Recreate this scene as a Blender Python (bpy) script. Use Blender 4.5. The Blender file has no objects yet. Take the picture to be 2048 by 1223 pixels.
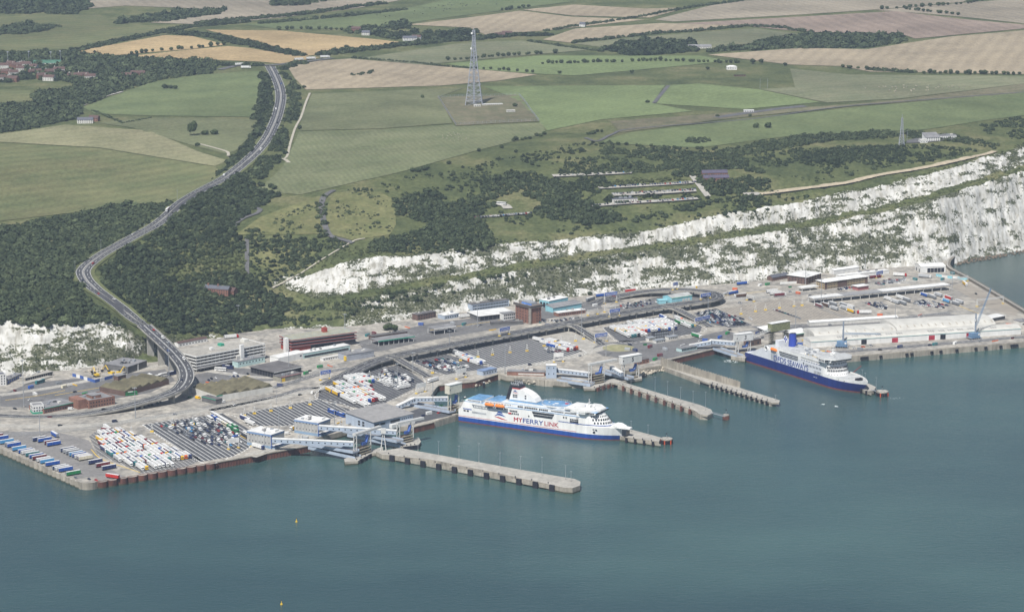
import bpy, math, random
import numpy as np
from mathutils import Vector, Matrix
from mathutils.geometry import delaunay_2d_cdt
R = math.radians
random.seed(7); rng = np.random.default_rng(7)
scene = bpy.context.scene
COL = scene.collection
# ---------------------------------------------------------------- camera, sky, sun, exposure
FOC, CX, CY, CAM_H = 5510.0, 1024.0, 611.5, 640.0
PITCH = math.atan(0.207)
cam_data = bpy.data.cameras.new('camera')
cam = bpy.data.objects.new('camera', cam_data)
COL.objects.link(cam)
cam.location = (0, 0, CAM_H)
cam.rotation_euler = (R(90) - PITCH, 0, 0)
cam_data.sensor_width = 36.0
cam_data.lens = 36.0 * FOC / 2048.0
cam_data.clip_start = 1.0
cam_data.clip_end = 60000.0
scene.camera = cam
SUN_EL, SUN_AZ = 56.0, 203.0          # azimuth clockwise from +Y of where the sun stands
world = bpy.data.worlds.new('World'); scene.world = world
world.use_nodes = True
wn = world.node_tree.nodes; wl = world.node_tree.links
sky = wn.new('ShaderNodeTexSky'); sky.sky_type = 'NISHITA'; sky.sun_disc = False
sky.sun_elevation = R(SUN_EL); sky.sun_rotation = R(SUN_AZ)
sky.air_density = 1.0; sky.dust_density = 1.5; sky.ozone_density = 1.0
bg = wn['Background']; bg.inputs['Strength'].default_value = 0.072
wl.new(sky.outputs['Color'], bg.inputs['Color'])
sun_data = bpy.data.lights.new('sun', 'SUN'); sun_data.energy = 4.9; sun_data.angle = R(0.53); sun_data.color = (1.0, 0.965, 0.91)
sun = bpy.data.objects.new('sun', sun_data); COL.objects.link(sun)
_d = Vector((math.sin(R(SUN_AZ)) * math.cos(R(SUN_EL)), math.cos(R(SUN_AZ)) * math.cos(R(SUN_EL)), math.sin(R(SUN_EL))))
sun.rotation_euler = _d.to_track_quat('Z', 'Y').to_euler()
sun.location = (0, 0, 3000)
scene.view_settings.view_transform = 'Standard'; scene.view_settings.look = 'None'
scene.view_settings.exposure = 0.37; scene.view_settings.gamma = 1.0
scene.view_settings.use_curve_mapping = False
try:
 scene.cycles.max_bounces = 5; scene.cycles.diffuse_bounces = 2; scene.cycles.glossy_bounces = 2
 scene.cycles.transmission_bounces = 2; scene.cycles.volume_bounces = 0; scene.cycles.transparent_max_bounces = 4
except Exception:
 pass
# ---------------------------------------------------------------- helpers: picture point -> place
CP, SP = math.cos(PITCH), math.sin(PITCH)
def ray(u, v):
 a = (u - CX) / FOC; b = -(v - CY) / FOC
 return a, CP + b * SP, -SP + b * CP
def P(u, v, z=5.0):
 dx, dy, dz = ray(u, v); t = (z - CAM_H) / dz
 return Vector((dx * t, dy * t, z))
def to_px(x, y, z):
 z = z - CAM_H
 d = y * CP - z * SP; b = y * SP + z * CP
 return CX + FOC * x / d, CY - FOC * b / d
# ---------------------------------------------------------------- value noise
def _h(ix, iy, s):
 n = (ix.astype(np.int64) * 374761393 + iy.astype(np.int64) * 668265263 + s * 974711) & 0x7fffffff
 n = ((n ^ (n >> 13)) * 1274126177) & 0x7fffffff
 return ((n ^ (n >> 16)) & 0xffff) / 65535.0
def vnoise(x, y, s=0):
 x = np.asarray(x, float); y = np.asarray(y, float)
 ix = np.floor(x); iy = np.floor(y); fx = x - ix; fy = y - iy
 fx = fx * fx * (3 - 2 * fx); fy = fy * fy * (3 - 2 * fy)
 a = _h(ix, iy, s); b = _h(ix + 1, iy, s); c = _h(ix, iy + 1, s); d = _h(ix + 1, iy + 1, s)
 return (a * (1 - fx) + b * fx) * (1 - fy) + (c * (1 - fx) + d * fx) * fy
def fbm(x, y, size, octv=3, s=0):
 t = 0; amp = 1.0; tot = 0; f = 1.0 / size
 for k in range(octv):
  t = t + amp * vnoise(x * f, y * f, s + 31 * k); tot += amp; amp *= .5; f *= 2.03
 return t / tot
# ---------------------------------------------------------------- materials
MATS = {}
def srgb(h):
 h = h.lstrip('#'); c = [int(h[i:i + 2], 16) / 255 for i in (0, 2, 4)]
 return tuple(x / 12.92 if x <= .04045 else ((x + .055) / 1.055) ** 2.4 for x in c)
def mat(name, col, rough=.75, var=.18, size=6.0, col2=None, size2=None, metal=0.0, bump=0.0, spec=.3):
 """procedural: base colour broken by two sizes of noise; size in metres"""
 if name in MATS: return MATS[name]
 m = bpy.data.materials.new(name); m.use_nodes = True; MATS[name] = m
 nt = m.node_tree; N = nt.nodes; L = nt.links; b = N['Principled BSDF']
 b.inputs['Roughness'].default_value = rough; b.inputs['Metallic'].default_value = metal
 b.inputs['Specular IOR Level'].default_value = spec
 tc = N.new('ShaderNodeNewGeometry')
 n1 = N.new('ShaderNodeTexNoise'); n1.inputs['Scale'].default_value = 1 / size; n1.inputs['Detail'].default_value = 5; n1.inputs['Roughness'].default_value = .65
 L.new(tc.outputs['Position'], n1.inputs['Vector'])
 c2 = col2 or tuple(x * (1 - 1.6 * var) for x in col)
 c1 = col if col2 else tuple(x * (1 + 1.1 * var) for x in col)
 mr = N.new('ShaderNodeMapRange'); mr.inputs['From Min'].default_value = .34; mr.inputs['From Max'].default_value = .66
 L.new(n1.outputs['Fac'], mr.inputs['Value'])
 mx = N.new('ShaderNodeMix'); mx.data_type = 'RGBA'
 mx.inputs['A'].default_value = (*c2, 1); mx.inputs['B'].default_value = (*c1, 1)
 L.new(mr.outputs['Result'], mx.inputs['Factor'])
 out = mx.outputs['Result']
 if size2:
  n2 = N.new('ShaderNodeTexNoise'); n2.inputs['Scale'].default_value = 1 / size2; n2.inputs['Detail'].default_value = 4
  L.new(tc.outputs['Position'], n2.inputs['Vector'])
  m2 = N.new('ShaderNodeMapRange'); m2.inputs['From Min'].default_value = .3; m2.inputs['From Max'].default_value = .7
  m2.inputs['To Min'].default_value = 1 - var * 1.3; m2.inputs['To Max'].default_value = 1 + var * 1.3
  L.new(n2.outputs['Fac'], m2.inputs['Value'])
  hs = N.new('ShaderNodeHueSaturation'); L.new(m2.outputs['Result'], hs.inputs['Value']); L.new(out, hs.inputs['Color']); out = hs.outputs['Color']
 L.new(out, b.inputs['Base Color'])
 if bump:
  bp = N.new('ShaderNodeBump'); bp.inputs['Strength'].default_value = bump; bp.inputs['Distance'].default_value = 1.0
  L.new(n1.outputs['Fac'], bp.inputs['Height']); L.new(bp.outputs['Normal'], b.inputs['Normal'])
 return m
def streak(m, k=.1):
 """draws the noise of a material out into vertical weather streaks"""
 N = m.node_tree.nodes; L = m.node_tree.links; n = [x for x in N if x.type == 'TEX_NOISE'][0]; src = n.inputs['Vector'].links[0].from_socket
 mp = N.new('ShaderNodeMapping'); mp.inputs['Scale'].default_value = (1, 1, k); L.new(src, mp.inputs['Vector']); L.new(mp.outputs['Vector'], n.inputs['Vector']); return m
def paint(h, rough=.5, var=.06): return mat('paint_' + h.strip('#'), srgb(h), rough, var, 3.0)
# ---------------------------------------------------------------- mesh builder
class MB:
 def __init__(s): s.v = []; s.f = []; s.m = []; s.mats = []
 def mi(s, m):
  if m not in s.mats: s.mats.append(m)
  return s.mats.index(m)
 def face(s, pts, m):
  n = len(s.v); s.v.extend([tuple(p) for p in pts]); s.f.append(tuple(range(n, n + len(pts)))); s.m.append(s.mi(m))
 def mesh(s, vs, fs, m):
  n = len(s.v); s.v.extend([tuple(p) for p in vs]); k = s.mi(m)
  for f in fs: s.f.append(tuple(i + n for i in f)); s.m.append(k)
 def box(s, x0, y0, z0, x1, y1, z1, m, F=None, bottom=False):
  c = [(x, y, z) for z in (z0, z1) for y in (y0, y1) for x in (x0, x1)]
  if F: c = [F @ Vector(p) for p in c]
  fs = [(4, 5, 7, 6), (0, 1, 5, 4), (1, 3, 7, 5), (3, 2, 6, 7), (2, 0, 4, 6)]
  if bottom: fs.append((0, 2, 3, 1))
  s.mesh(c, fs, m)
 def prism(s, poly, z0, z1, m, mtop=None, F=None, bottom=False):
  """poly: xy list; z0/z1 numbers"""
  a = sum(poly[i][0] * poly[(i + 1) % len(poly)][1] - poly[(i + 1) % len(poly)][0] * poly[i][1] for i in range(len(poly)))
  if a < 0: poly = poly[::-1]
  n = len(poly); lo = [Vector((p[0], p[1], z0)) for p in poly]; hi = [Vector((p[0], p[1], z1)) for p in poly]
  if F: lo = [F @ p for p in lo]; hi = [F @ p for p in hi]
  s.mesh(lo + hi, [(i, (i + 1) % n, n + (i + 1) % n, n + i) for i in range(n)], m)
  s.face(hi, mtop or m)
  if bottom: s.face(lo[::-1], m)
 def tube(s, p, q, r, m, n=5, r2=None, cap=True):
  p = Vector(p); q = Vector(q); d = (q - p)
  if d.length < 1e-6: return
  d.normalize(); a = d.cross(Vector((0, 0, 1)) if abs(d.z) < .9 else Vector((1, 0, 0))).normalized(); b = d.cross(a)
  r2 = r if r2 is None else r2
  lo = [p + (a * math.cos(t) + b * math.sin(t)) * r for t in [2 * math.pi * (i + .5) / n for i in range(n)]]
  hi = [q + (a * math.cos(t) + b * math.sin(t)) * r2 for t in [2 * math.pi * (i + .5) / n for i in range(n)]]
  s.mesh(lo + hi, [(i, n + i, n + (i + 1) % n, (i + 1) % n) for i in range(n)], m)
  if cap: s.face(hi, m); s.face(lo[::-1], m)
 def build(s, name, parent=None, origin=None, kind=None, smooth=False):
  me = bpy.data.meshes.new(name)
  o0 = Vector(origin) if origin is not None else Vector((0, 0, 0))
  vs = [(v[0] - o0.x, v[1] - o0.y, v[2] - o0.z) for v in s.v] if origin is not None else s.v
  me.from_pydata(vs, [], s.f)
  for m in s.mats: me.materials.append(m)
  me.polygons.foreach_set('material_index', s.m)
  if smooth: me.polygons.foreach_set('use_smooth', [True] * len(s.f))
  me.update()
  o = bpy.data.objects.new(name, me); COL.objects.link(o)
  if origin is not None: o.location = o0
  if parent is not None: adopt(o, parent)
  if kind: o['kind'] = kind
  return o
def adopt(o, parent):
 o.parent = parent
 o.matrix_parent_inverse = Matrix.Translation(-parent.location) if parent.rotation_euler.z == 0 else parent.matrix_basis.inverted()
def np_mesh(name, V, Fc, mats, parent=None, kind=None, fm=None, attrs=None, smooth=False):
 """V (n,3), Fc (k,3|4) numpy; fast"""
 me = bpy.data.meshes.new(name); V = np.asarray(V, np.float32); Fc = np.asarray(Fc, np.int32); k = Fc.shape[1]
 me.vertices.add(len(V)); me.vertices.foreach_set('co', V.ravel())
 me.loops.add(Fc.size); me.loops.foreach_set('vertex_index', Fc.ravel())
 me.polygons.add(len(Fc)); me.polygons.foreach_set('loop_start', np.arange(0, Fc.size, k, dtype=np.int32))
 me.polygons.foreach_set('loop_total', np.full(len(Fc), k, np.int32))
 for m in mats: me.materials.append(m)
 if fm is not None: me.polygons.foreach_set('material_index', np.asarray(fm, np.int32))
 me.polygons.foreach_set('use_smooth', np.full(len(Fc), smooth))
 for an, av in (attrs or {}).items():
  a = me.attributes.new(an, 'FLOAT', 'POINT'); a.data.foreach_set('value', np.asarray(av, np.float32))
 me.update(calc_edges=True)
 o = bpy.data.objects.new(name, me); COL.objects.link(o)
 if parent is not None: adopt(o, parent)
 if kind: o['kind'] = kind
 return o
def tag(o, label, cat, group=None):
 o['label'] = label; o['category'] = cat
 if group: o['group'] = group
 return o
def thing(name, loc, label, cat, group=None, rz=0.0):
 o = bpy.data.objects.new(name, None); COL.objects.link(o); o.location = loc; o.rotation_euler = (0, 0, rz); o.empty_display_size = 2
 return tag(o, label, cat, group)
def child_copy(o, parent, data=None):
 c = o.copy(); COL.objects.link(c); c.parent = parent; c.matrix_parent_inverse = Matrix.Identity(4)
 if data: c.data = data
 return c
ORD = 'first second third fourth fifth sixth seventh eighth ninth tenth eleventh twelfth thirteenth fourteenth fifteenth sixteenth seventeenth eighteenth nineteenth twentieth'.split()
def nth(i):
 if i < 20: return ORD[i]
 t = ['twenty', 'thirty', 'forty', 'fifty', 'sixty'][(i + 1) // 10 - 2]; r = (i + 1) % 10
 return {'twenty': 'twentieth', 'thirty': 'thirtieth', 'forty': 'fortieth', 'fifty': 'fiftieth', 'sixty': 'sixtieth'}[t] if r == 0 else t + '-' + ORD[r - 1]
def frame(a, b, z=None):
 """local frame: origin a, +x to b, +y away to the left of a->b (into the picture when a is left of b)"""
 a = Vector(a); b = Vector(b); d = (b - a); d.z = 0; L = d.length; d.normalize()
 M = Matrix(((d.x, -d.y, 0, a.x), (d.y, d.x, 0, a.y), (0, 0, 1, a.z if z is None else z), (0, 0, 0, 1)))
 return M, L
HAZE_DENSITY = 4.8e-5
# ================================================================ TERRAIN
BASE = [(-900, 850), (-400, 800), (-100, 765), (0, 755), (60, 750), (120, 744), (180, 736), (240, 724), (290, 713), (330, 702), (360, 692), (420, 681), (480, 673), (560, 661), (700, 656), (850, 635), (1000, 615), (1150, 595), (1300, 578), (1430, 571), (1540, 561), (1640, 548), (1750, 539), (1870, 532), (1903, 521)]
SHORE = [(1945, 516), (1990, 508), (2048, 498), (2150, 480), (2400, 440), (2800, 380)]
SEC = [(560, 625, 16, 618, 17, 572, 32), (640, 606, 24, 600, 25, 540, 50), (700, 600, 26, 590, 27, 518, 60), (850, 570, 34, 560, 35, 505, 60), (1000, 545, 38, 535, 39, 488, 62), (1150, 520, 42, 511, 43, 476, 61), (1300, 499, 45, 489, 46, 462, 61), (1430, 480, 50, 470, 51, 436, 69), (1540, 463, 54, 452, 55, 413, 77), (1640, 447, 57, 437, 58, 395, 81), (1750, 425, 64, 415, 65, 373, 87), (1870, 398, 74, 388, 75, 343, 97), (1960, 368, 82, 358, 83, 315, 105), (2048, 343, 88, 333, 89, 288, 111), (2150, 315, 95, 305, 96, 262, 115), (2400, 250, 105, 240, 106, 215, 119), (2800, 170, 115, 160, 116, 150, 122)]
LEFT_LIP = [(-900, 690, 52), (-400, 655, 54), (-100, 643, 51), (0, 639, 50), (80, 648, 46), (150, 648, 43), (220, 641, 42), (262, 660, 33), (285, 680, 22)]
ROAD = [(300, 660, 35), (270, 640, 40), (225, 605, 50), (185, 575, 58), (168, 553, 62), (170, 538, 65), (200, 513, 72), (240, 490, 78), (280, 468, 82), (310, 452, 84), (335, 432, 87), (365, 405, 90), (410, 378, 93), (455, 354, 96), (500, 317, 104), (530, 284, 108), (550, 245, 112), (561, 205, 115), (560, 180, 116), (551, 155, 117), (540, 134, 118)]
SOFT = [(0, 455, 68), (0, 550, 57), (100, 440, 72), (100, 560, 56), (220, 405, 80), (330, 412, 82), (110, 500, 62), (420, 600, 28), (420, 540, 48), (350, 600, 36), (340, 540, 56), (430, 470, 72), (380, 480, 74), (500, 600, 26), (520, 540, 46), (560, 510, 56), (640, 500, 62), (440, 640, 16), (360, 640, 26), (500, 460, 78), (560, 430, 88), (650, 392, 103), (640, 480, 71), (720, 362, 110), (780, 440, 82), (850, 332, 116), (1000, 312, 118), (1200, 290, 118), (600, 330, 104), (520, 370, 97), (850, 430, 78), (1000, 420, 80), (1200, 402, 87), (1200, 342, 105), (1400, 332, 108), (1420, 400, 86), (1600, 378, 91), (1600, 330, 106), (1800, 305, 112), (1960, 296, 112), (2048, 250, 117), (1300, 265, 118), (1600, 240, 120), (2048, 200, 122),
 (948, 210, 115), (760, 250, 112), (650, 220, 113), (1200, 210, 118), (800, 160, 116), (1100, 150, 117), (1500, 170, 121), (1800, 160, 124), (1600, 110, 119), (1300, 110, 117), (1000, 100, 118), (700, 100, 119), (100, 100, 112), (400, 80, 122), (700, 60, 125), (1000, 55, 119), (1300, 60, 118), (1700, 60, 123), (2000, 90, 127), (300, 20, 118), (1100, 10, 122), (2048, 0, 131), (0, 0, 120), (0, 150, 106), (250, 160, 106), (100, 205, 105), (60, 255, 108), (0, 330, 96), (200, 300, 100), (300, 370, 86), (400, 300, 103), (300, 245, 109), (450, 205, 109), (350, 150, 111), (480, 260, 107)]
for zz, vv in ((105, 110), (112, 60), (122, -40)):
 SOFT += [(-900, vv, zz), (2900, vv, zz + 8)]
SOFT += [(-900, 250, 95), (-900, 430, 75), (-400, 300, 96), (-400, 460, 68), (-400, 150, 105), (2500, 130, 128), (2400, 190, 122)]
for uu in (-900, 0, 700, 1400, 2100, 2900): SOFT += [(uu, -60, 124), (uu, -150, 132), (uu, -260, 140)]
pts = []; edges = []
def chain(lst):
 i0 = len(pts)
 for k, (x, y, z, h) in enumerate(lst):
  pts.append((x, y, z, h))
  if k: edges.append((i0 + k - 1, i0 + k))
def w(u, v, z, h): p = P(u, v, z); return (p.x, p.y, z, h)
chain([w(u, v, 5, 1) for u, v in BASE] + [w(u, v, .3, 1) for u, v in SHORE])
chain([(x, y - (6 if z > 1 else 14), -10 if z > 1 else -5, 1) for x, y, z, h in list(pts)])
chain([(x, y - 120, -14, 1) for x, y, z, h in pts[:len(BASE) + len(SHORE)]])
chain([w(s[0], s[1], s[2], 1) for s in SEC]); chain([w(s[0], s[3], s[4], 1) for s in SEC]); chain([w(s[0], s[5], s[6], 1) for s in SEC])
chain([w(u, v, z, 1) for u, v, z in LEFT_LIP])
pts += [w(u, v, z, .35) for u, v, z in ROAD]
pts += [w(u, v, z, 0) for u, v, z in SOFT]
GX0, GX1, GY0, GY1, GS = -1500., 1500., 2400., 7400., 6.
nx = int((GX1 - GX0) / GS) + 1; ny = int((GY1 - GY0) / GS) + 1
ZZ = np.full((ny, nx), -14.0); HH = np.ones((ny, nx))
res = delaunay_2d_cdt([Vector(p[:2]) for p in pts], edges, [], 0, 1e-4)
vmap = [o[0] if o else -1 for o in res[3]]
vz = np.array([(pts[i][2], pts[i][3]) if i >= 0 else (60, .5) for i in vmap]); vxy = np.array([tuple(v) for v in res[0]])
for i, m in enumerate(vmap):
 if m < 0:
  d = [(p[0] - vxy[i, 0]) ** 2 + (p[1] - vxy[i, 1]) ** 2 for p in pts]; j = int(np.argmin(d)); vz[i] = (pts[j][2], pts[j][3])
for t in res[2]:
 a, b, c = vxy[list(t)]
 x0 = max(0, int((min(a[0], b[0], c[0]) - GX0) / GS)); x1 = min(nx - 1, int((max(a[0], b[0], c[0]) - GX0) / GS) + 1)
 y0 = max(0, int((min(a[1], b[1], c[1]) - GY0) / GS)); y1 = min(ny - 1, int((max(a[1], b[1], c[1]) - GY0) / GS) + 1)
 if x1 < x0 or y1 < y0: continue
 X, Y = np.meshgrid(GX0 + GS * np.arange(x0, x1 + 1), GY0 + GS * np.arange(y0, y1 + 1))
 den = (b[1] - c[1]) * (a[0] - c[0]) + (c[0] - b[0]) * (a[1] - c[1])
 if abs(den) < 1e-9: continue
 l1 = ((b[1] - c[1]) * (X - c[0]) + (c[0] - b[0]) * (Y - c[1])) / den; l2 = ((c[1] - a[1]) * (X - c[0]) + (a[0] - c[0]) * (Y - c[1])) / den; l3 = 1 - l1 - l2
 ok = (l1 >= -1e-6) & (l2 >= -1e-6) & (l3 >= -1e-6); zi = vz[list(t)]
 ZZ[y0:y1 + 1, x0:x1 + 1][ok] = (l1 * zi[0, 0] + l2 * zi[1, 0] + l3 * zi[2, 0])[ok]
 HH[y0:y1 + 1, x0:x1 + 1][ok] = (l1 * zi[0, 1] + l2 * zi[1, 1] + l3 * zi[2, 1])[ok]
def blur(A, r):
 for _ in range(3):
  for ax in (0, 1):
   Q = np.pad(A, [(r + 1, r) if k == ax else (0, 0) for k in (0, 1)], mode='edge'); C = np.cumsum(Q, axis=ax)
   A = (np.take(C, range(2 * r + 1, C.shape[ax]), ax) - np.take(C, range(0, C.shape[ax] - 2 * r - 1), ax)) / (2 * r + 1)
 return A
soft = np.clip(1 - HH, 0, 1)
wS = np.clip((soft - .25) / .6, 0, 1); wS = wS * wS * (3 - 2 * wS)
ZB = blur(ZZ, 6); ZM = blur(ZZ, 2)
w1 = np.clip(soft / .25, 0, 1)
ZZ = (ZZ * (1 - w1) + ZM * w1) * (1 - wS) + ZB * wS
Xg, Yg = np.meshgrid(GX0 + GS * np.arange(nx), GY0 + GS * np.arange(ny))
ZZ += (fbm(Xg, Yg, 160, 3, 5) - .5) * 5 * wS
def bil(A, x, y):
 fx = np.clip((x - GX0) / GS, 0, nx - 1.001); fy = np.clip((y - GY0) / GS, 0, ny - 1.001)
 ix = fx.astype(int); iy = fy.astype(int); fx = fx - ix; fy = fy - iy
 return (A[iy, ix] * (1 - fx) + A[iy, ix + 1] * fx) * (1 - fy) + (A[iy + 1, ix] * (1 - fx) + A[iy + 1, ix + 1] * fx) * fy
def T(x, y):
 x = np.asarray(x, float); y = np.asarray(y, float); h = np.clip((bil(HH, x, y) - .55) / .4, 0, 1)
 wy = (fbm(x, y * .4, 26, 3, 11) - .5) * 9 + (1 - 2 * np.abs(fbm(x, y * .25, 13, 3, 19) * 2 - 1)) * 1.6 + (fbm(x, y, 4.5, 2, 17) - .5) * 5
 wx = (fbm(x + 90, y, 30, 2, 23) - .5) * 5
 z = bil(ZZ, x + wx * h, y + wy * h)
 hz = h * (z > 2); return z + (fbm(x, y, 7, 3, 29) - .5) * 1.7 * hz + np.sin((z + fbm(x, y, 40, 2, 3) * 12) * .95) * 1.0 * hz
_t = np.concatenate([np.arange(2500, 4200, 5.), np.arange(4200, 7400, 12.)])
def Gm(uv):
 """first hit of the line of sight with the land, many picture points"""
 uv = np.atleast_2d(np.asarray(uv, float)); out = np.zeros((len(uv), 3))
 for s in range(0, len(uv), 800):
  q = uv[s:s + 800]
  a = (q[:, 0] - CX) / FOC; b = -(q[:, 1] - CY) / FOC; dy = CP + b * SP; dz = -SP + b * CP
  Y = np.broadcast_to(_t, (len(q), len(_t))); k = Y / dy[:, None]
  X = a[:, None] * k; Z = CAM_H + dz[:, None] * k
  below = Z - T(X, Y) < 0
  i = np.clip(np.argmax(below, 1), 1, None); i[~below.any(1)] = len(_t) - 1
  r = np.arange(len(q)); lo = _t[i - 1].copy(); hi = _t[i].copy()
  for _ in range(9):
   mid = (lo + hi) / 2; kk = mid / dy; bl = CAM_H + dz * kk - T(a * kk, mid) < 0
   hi = np.where(bl, mid, hi); lo = np.where(bl, lo, mid)
  kk = hi / dy; out[s:s + 800] = np.stack([a * kk, hi, T(a * kk, hi)], 1)
 return out
def G(u, v): return Vector(Gm([(u, v)])[0])
# ---- land meshes
def grid_mesh(name, xs, ys, m, drop, attrs=None, kind='structure'):
 X, Y = np.meshgrid(xs, ys); Z = T(X, Y); n, k = X.shape
 idx = np.arange(n * k).reshape(n, k)
 q = np.stack([idx[:-1, :-1], idx[:-1, 1:], idx[1:, 1:], idx[1:, :-1]], -1).reshape(-1, 4)
 keep = ~drop(X, Y, Z, q)
 return X, Y, Z, q[keep]
def compact(V, q, *att):
 used = np.unique(q); remap = np.full(len(V), -1); remap[used] = np.arange(len(used))
 return V[used], remap[q], [a[used] for a in att]
FX0, FX1, FY0, FY1 = -720., 744., 2700., 3624.
xs = np.concatenate([-(1500 + np.array([25000, 12000, 6000, 3000, 1500, 700, 300, 100])), np.arange(-1500, 1501, 12.), 1500 + np.array([100, 300, 700, 1500, 3000, 6000, 12000, 25000])])
ys = np.concatenate([np.arange(2400, 6001, 12.), 6000 + np.array([30, 80, 160, 300, 600, 1200, 2400, 5000, 10000, 20000])])
MAT_LAND = MAT_CLIFF = None
def land_material():
 m = bpy.data.materials.new('downland_grass'); m.use_nodes = True; N = m.node_tree.nodes; L = m.node_tree.links; b = N['Principled BSDF']
 b.inputs['Roughness'].default_value = .9; b.inputs['Specular IOR Level'].default_value = .1
 g = N.new('ShaderNodeNewGeometry')
 def noise(s, d=5):
  n = N.new('ShaderNodeTexNoise'); n.inputs['Scale'].default_value = 1 / s; n.inputs['Detail'].default_value = d; n.inputs['Roughness'].default_value = .62; L.new(g.outputs['Position'], n.inputs['Vector']); return n.outputs['Fac']
 def ramp(f, stops):
  r = N.new('ShaderNodeValToRGB'); e = r.color_ramp.elements
  while len(e) < len(stops): e.new(.5)
  for i, (p, c) in enumerate(stops): e[i].position = p; e[i].color = (*c, 1)
  L.new(f, r.inputs['Fac']); return r.outputs['Color']
 def mix(a, bb, f, mode='MIX'):
  x = N.new('ShaderNodeMix'); x.data_type = 'RGBA'; x.blend_type = mode
  for s, vv in (('A', a), ('B', bb)):
   if isinstance(vv, tuple): x.inputs[s].default_value = (*vv, 1)
   else: L.new(vv, x.inputs[s])
  if isinstance(f, float): x.inputs['Factor'].default_value = f
  else: L.new(f, x.inputs['Factor'])
  return x.outputs['Result']
 grass = ramp(noise(70), [(.34, (.058, .072, .033)), (.5, (.092, .104, .046)), (.66, (.150, .142, .074))])
 fine = ramp(noise(5, 4), [(.3, (.55, .6, .5)), (.7, (1.3, 1.3, 1.3))])
 col = mix(grass, fine, 1.0, 'MULTIPLY')
 at = N.new('ShaderNodeAttribute'); at.attribute_name = 'chalk'
 def mth(op, a, bb):
  x = N.new('ShaderNodeMath'); x.operation = op
  for i, vv in enumerate((a, bb)):
   if isinstance(vv, (int, float)): x.inputs[i].default_value = vv
   else: L.new(vv, x.inputs[i])
  return x.outputs[0]
 n4 = noise(2.4, 6); f = mth('ADD', at.outputs['Fac'], mth('MULTIPLY', mth('SUBTRACT', n4, .5), 3.1))
 mr = N.new('ShaderNodeMapRange'); mr.inputs['From Min'].default_value = .40; mr.inputs['From Max'].default_value = .60; L.new(f, mr.inputs['Value'])
 mp = N.new('ShaderNodeMapping'); mp.inputs['Scale'].default_value = (1 / 4, 1 / 9, 1 / 22); L.new(g.outputs['Position'], mp.inputs['Vector']); sn = N.new('ShaderNodeTexNoise'); sn.inputs['Scale'].default_value = 1; sn.inputs['Detail'].default_value = 5; L.new(mp.outputs['Vector'], sn.inputs['Vector'])
 chalk = mix(ramp(noise(16, 6), [(.3, (.36, .355, .325)), (.5, (.50, .495, .465)), (.68, (.62, .615, .585))]), ramp(sn.outputs['Fac'], [(.32, (.62, .60, .55)), (.5, (.95, .95, .94)), (.62, (1, 1, 1))]), 1.0, 'MULTIPLY')
 scrub = ramp(noise(9, 4), [(.35, (.050, .058, .034)), (.65, (.135, .138, .092))])
 a2 = N.new('ShaderNodeAttribute'); a2.attribute_name = 'steep'
 col = mix(col, scrub, a2.outputs['Fac'])
 col = mix(col, chalk, mr.outputs['Result'])
 L.new(col, b.inputs['Base Color'])
 bp = N.new('ShaderNodeBump'); bp.inputs['Strength'].default_value = .6; bp.inputs['Distance'].default_value = 1.2; L.new(noise(4, 4), bp.inputs['Height']); L.new(bp.outputs['Normal'], b.inputs['Normal'])
 return m
MAT_LAND = land_material()
X, Y, Z, q = grid_mesh('downland', xs, ys, None, lambda X, Y, Z, q: (Z.ravel()[q].max(1) < -6) | ((X.ravel()[q].min(1) >= FX0 - .1) & (X.ravel()[q].max(1) <= FX1 + .1) & (Y.ravel()[q].min(1) >= FY0 - .1) & (Y.ravel()[q].max(1) <= FY1 + .1)))
def chalk_attr(X, Y, Z):
 """bare chalk shows where the ground is steep, broken by plants rooted in it"""
 e = 5.0; z0 = bil(ZZ, X, Y); sl = np.hypot(bil(ZZ, X + e, Y) - bil(ZZ, X - e, Y), bil(ZZ, X, Y + e) - bil(ZZ, X, Y - e)) / (2 * e)
 sl2 = np.hypot(T(X + 2, Y) - T(X - 2, Y), T(X, Y + 2) - T(X, Y - 2)) / 4
 hard = np.clip((bil(HH, X, Y) - .6) / .3, 0, 1)
 steep = np.clip((sl - .38) / .18, 0, 1) * hard
 u, v = to_px(X, Y, Z)
 cover = np.interp(u, [-200, 20, 90, 160, 280, 420, 560, 640, 760, 850, 1000, 1300, 1450, 1600, 1750, 1900, 2048, 2300], [.34, .36, .60, .74, .88, .9, .50, .48, .58, .72, .76, .74, .68, .54, .48, .38, .40, .38])
 upper = bil(ZZ, X, Y) > np.interp(X, [-300, 0, 300, 600, 800], [26, 40, 56, 82, 95])
 cover = np.where(upper & (u > 400), cover * np.interp(u, [560, 700, 850, 1000, 1150, 1450, 2048], [.78, .7, .9, .66, .44, .6, .9]), cover)
 cover = cover + .3 * np.clip((24 - z0) / 12, 0, 1) * (u < 330)
 n = (fbm(X * .75, Z * 2.0 + Y * .3, 6.5, 2, 41) - .5) * 1.5 + (fbm(X, Y + Z, 55, 2, 43) - .5) * .7 + (fbm(X * .22, Z * 1.6, 11, 2, 47) - .5) * 1.1
 ch = np.clip(.5 + (n + .5 - cover) * 1.25 + np.clip(sl2 - 1.0, -.6, 1.0) * .2, -.6, 1.6)
 foot = np.clip(1 - np.abs(z0 - 9) / 5, 0, 1) * (u > 540)
 ch = np.maximum(ch, foot * (.80 + n * .7))
 return np.where(steep > .25, ch, -.6), steep
V = np.stack([X, Y, Z], -1).reshape(-1, 3); ch, st = chalk_attr(X, Y, Z)
V, q, (ch, st) = compact(V, q, ch.ravel(), st.ravel())
downland = np_mesh('downland', V, q, [MAT_LAND], kind='structure', attrs={'chalk': ch, 'steep': st}, smooth=True)
fx = np.arange(FX0, FX1 + .1, 2.); fy = np.arange(FY0, FY1 + .1, 2.)
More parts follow.
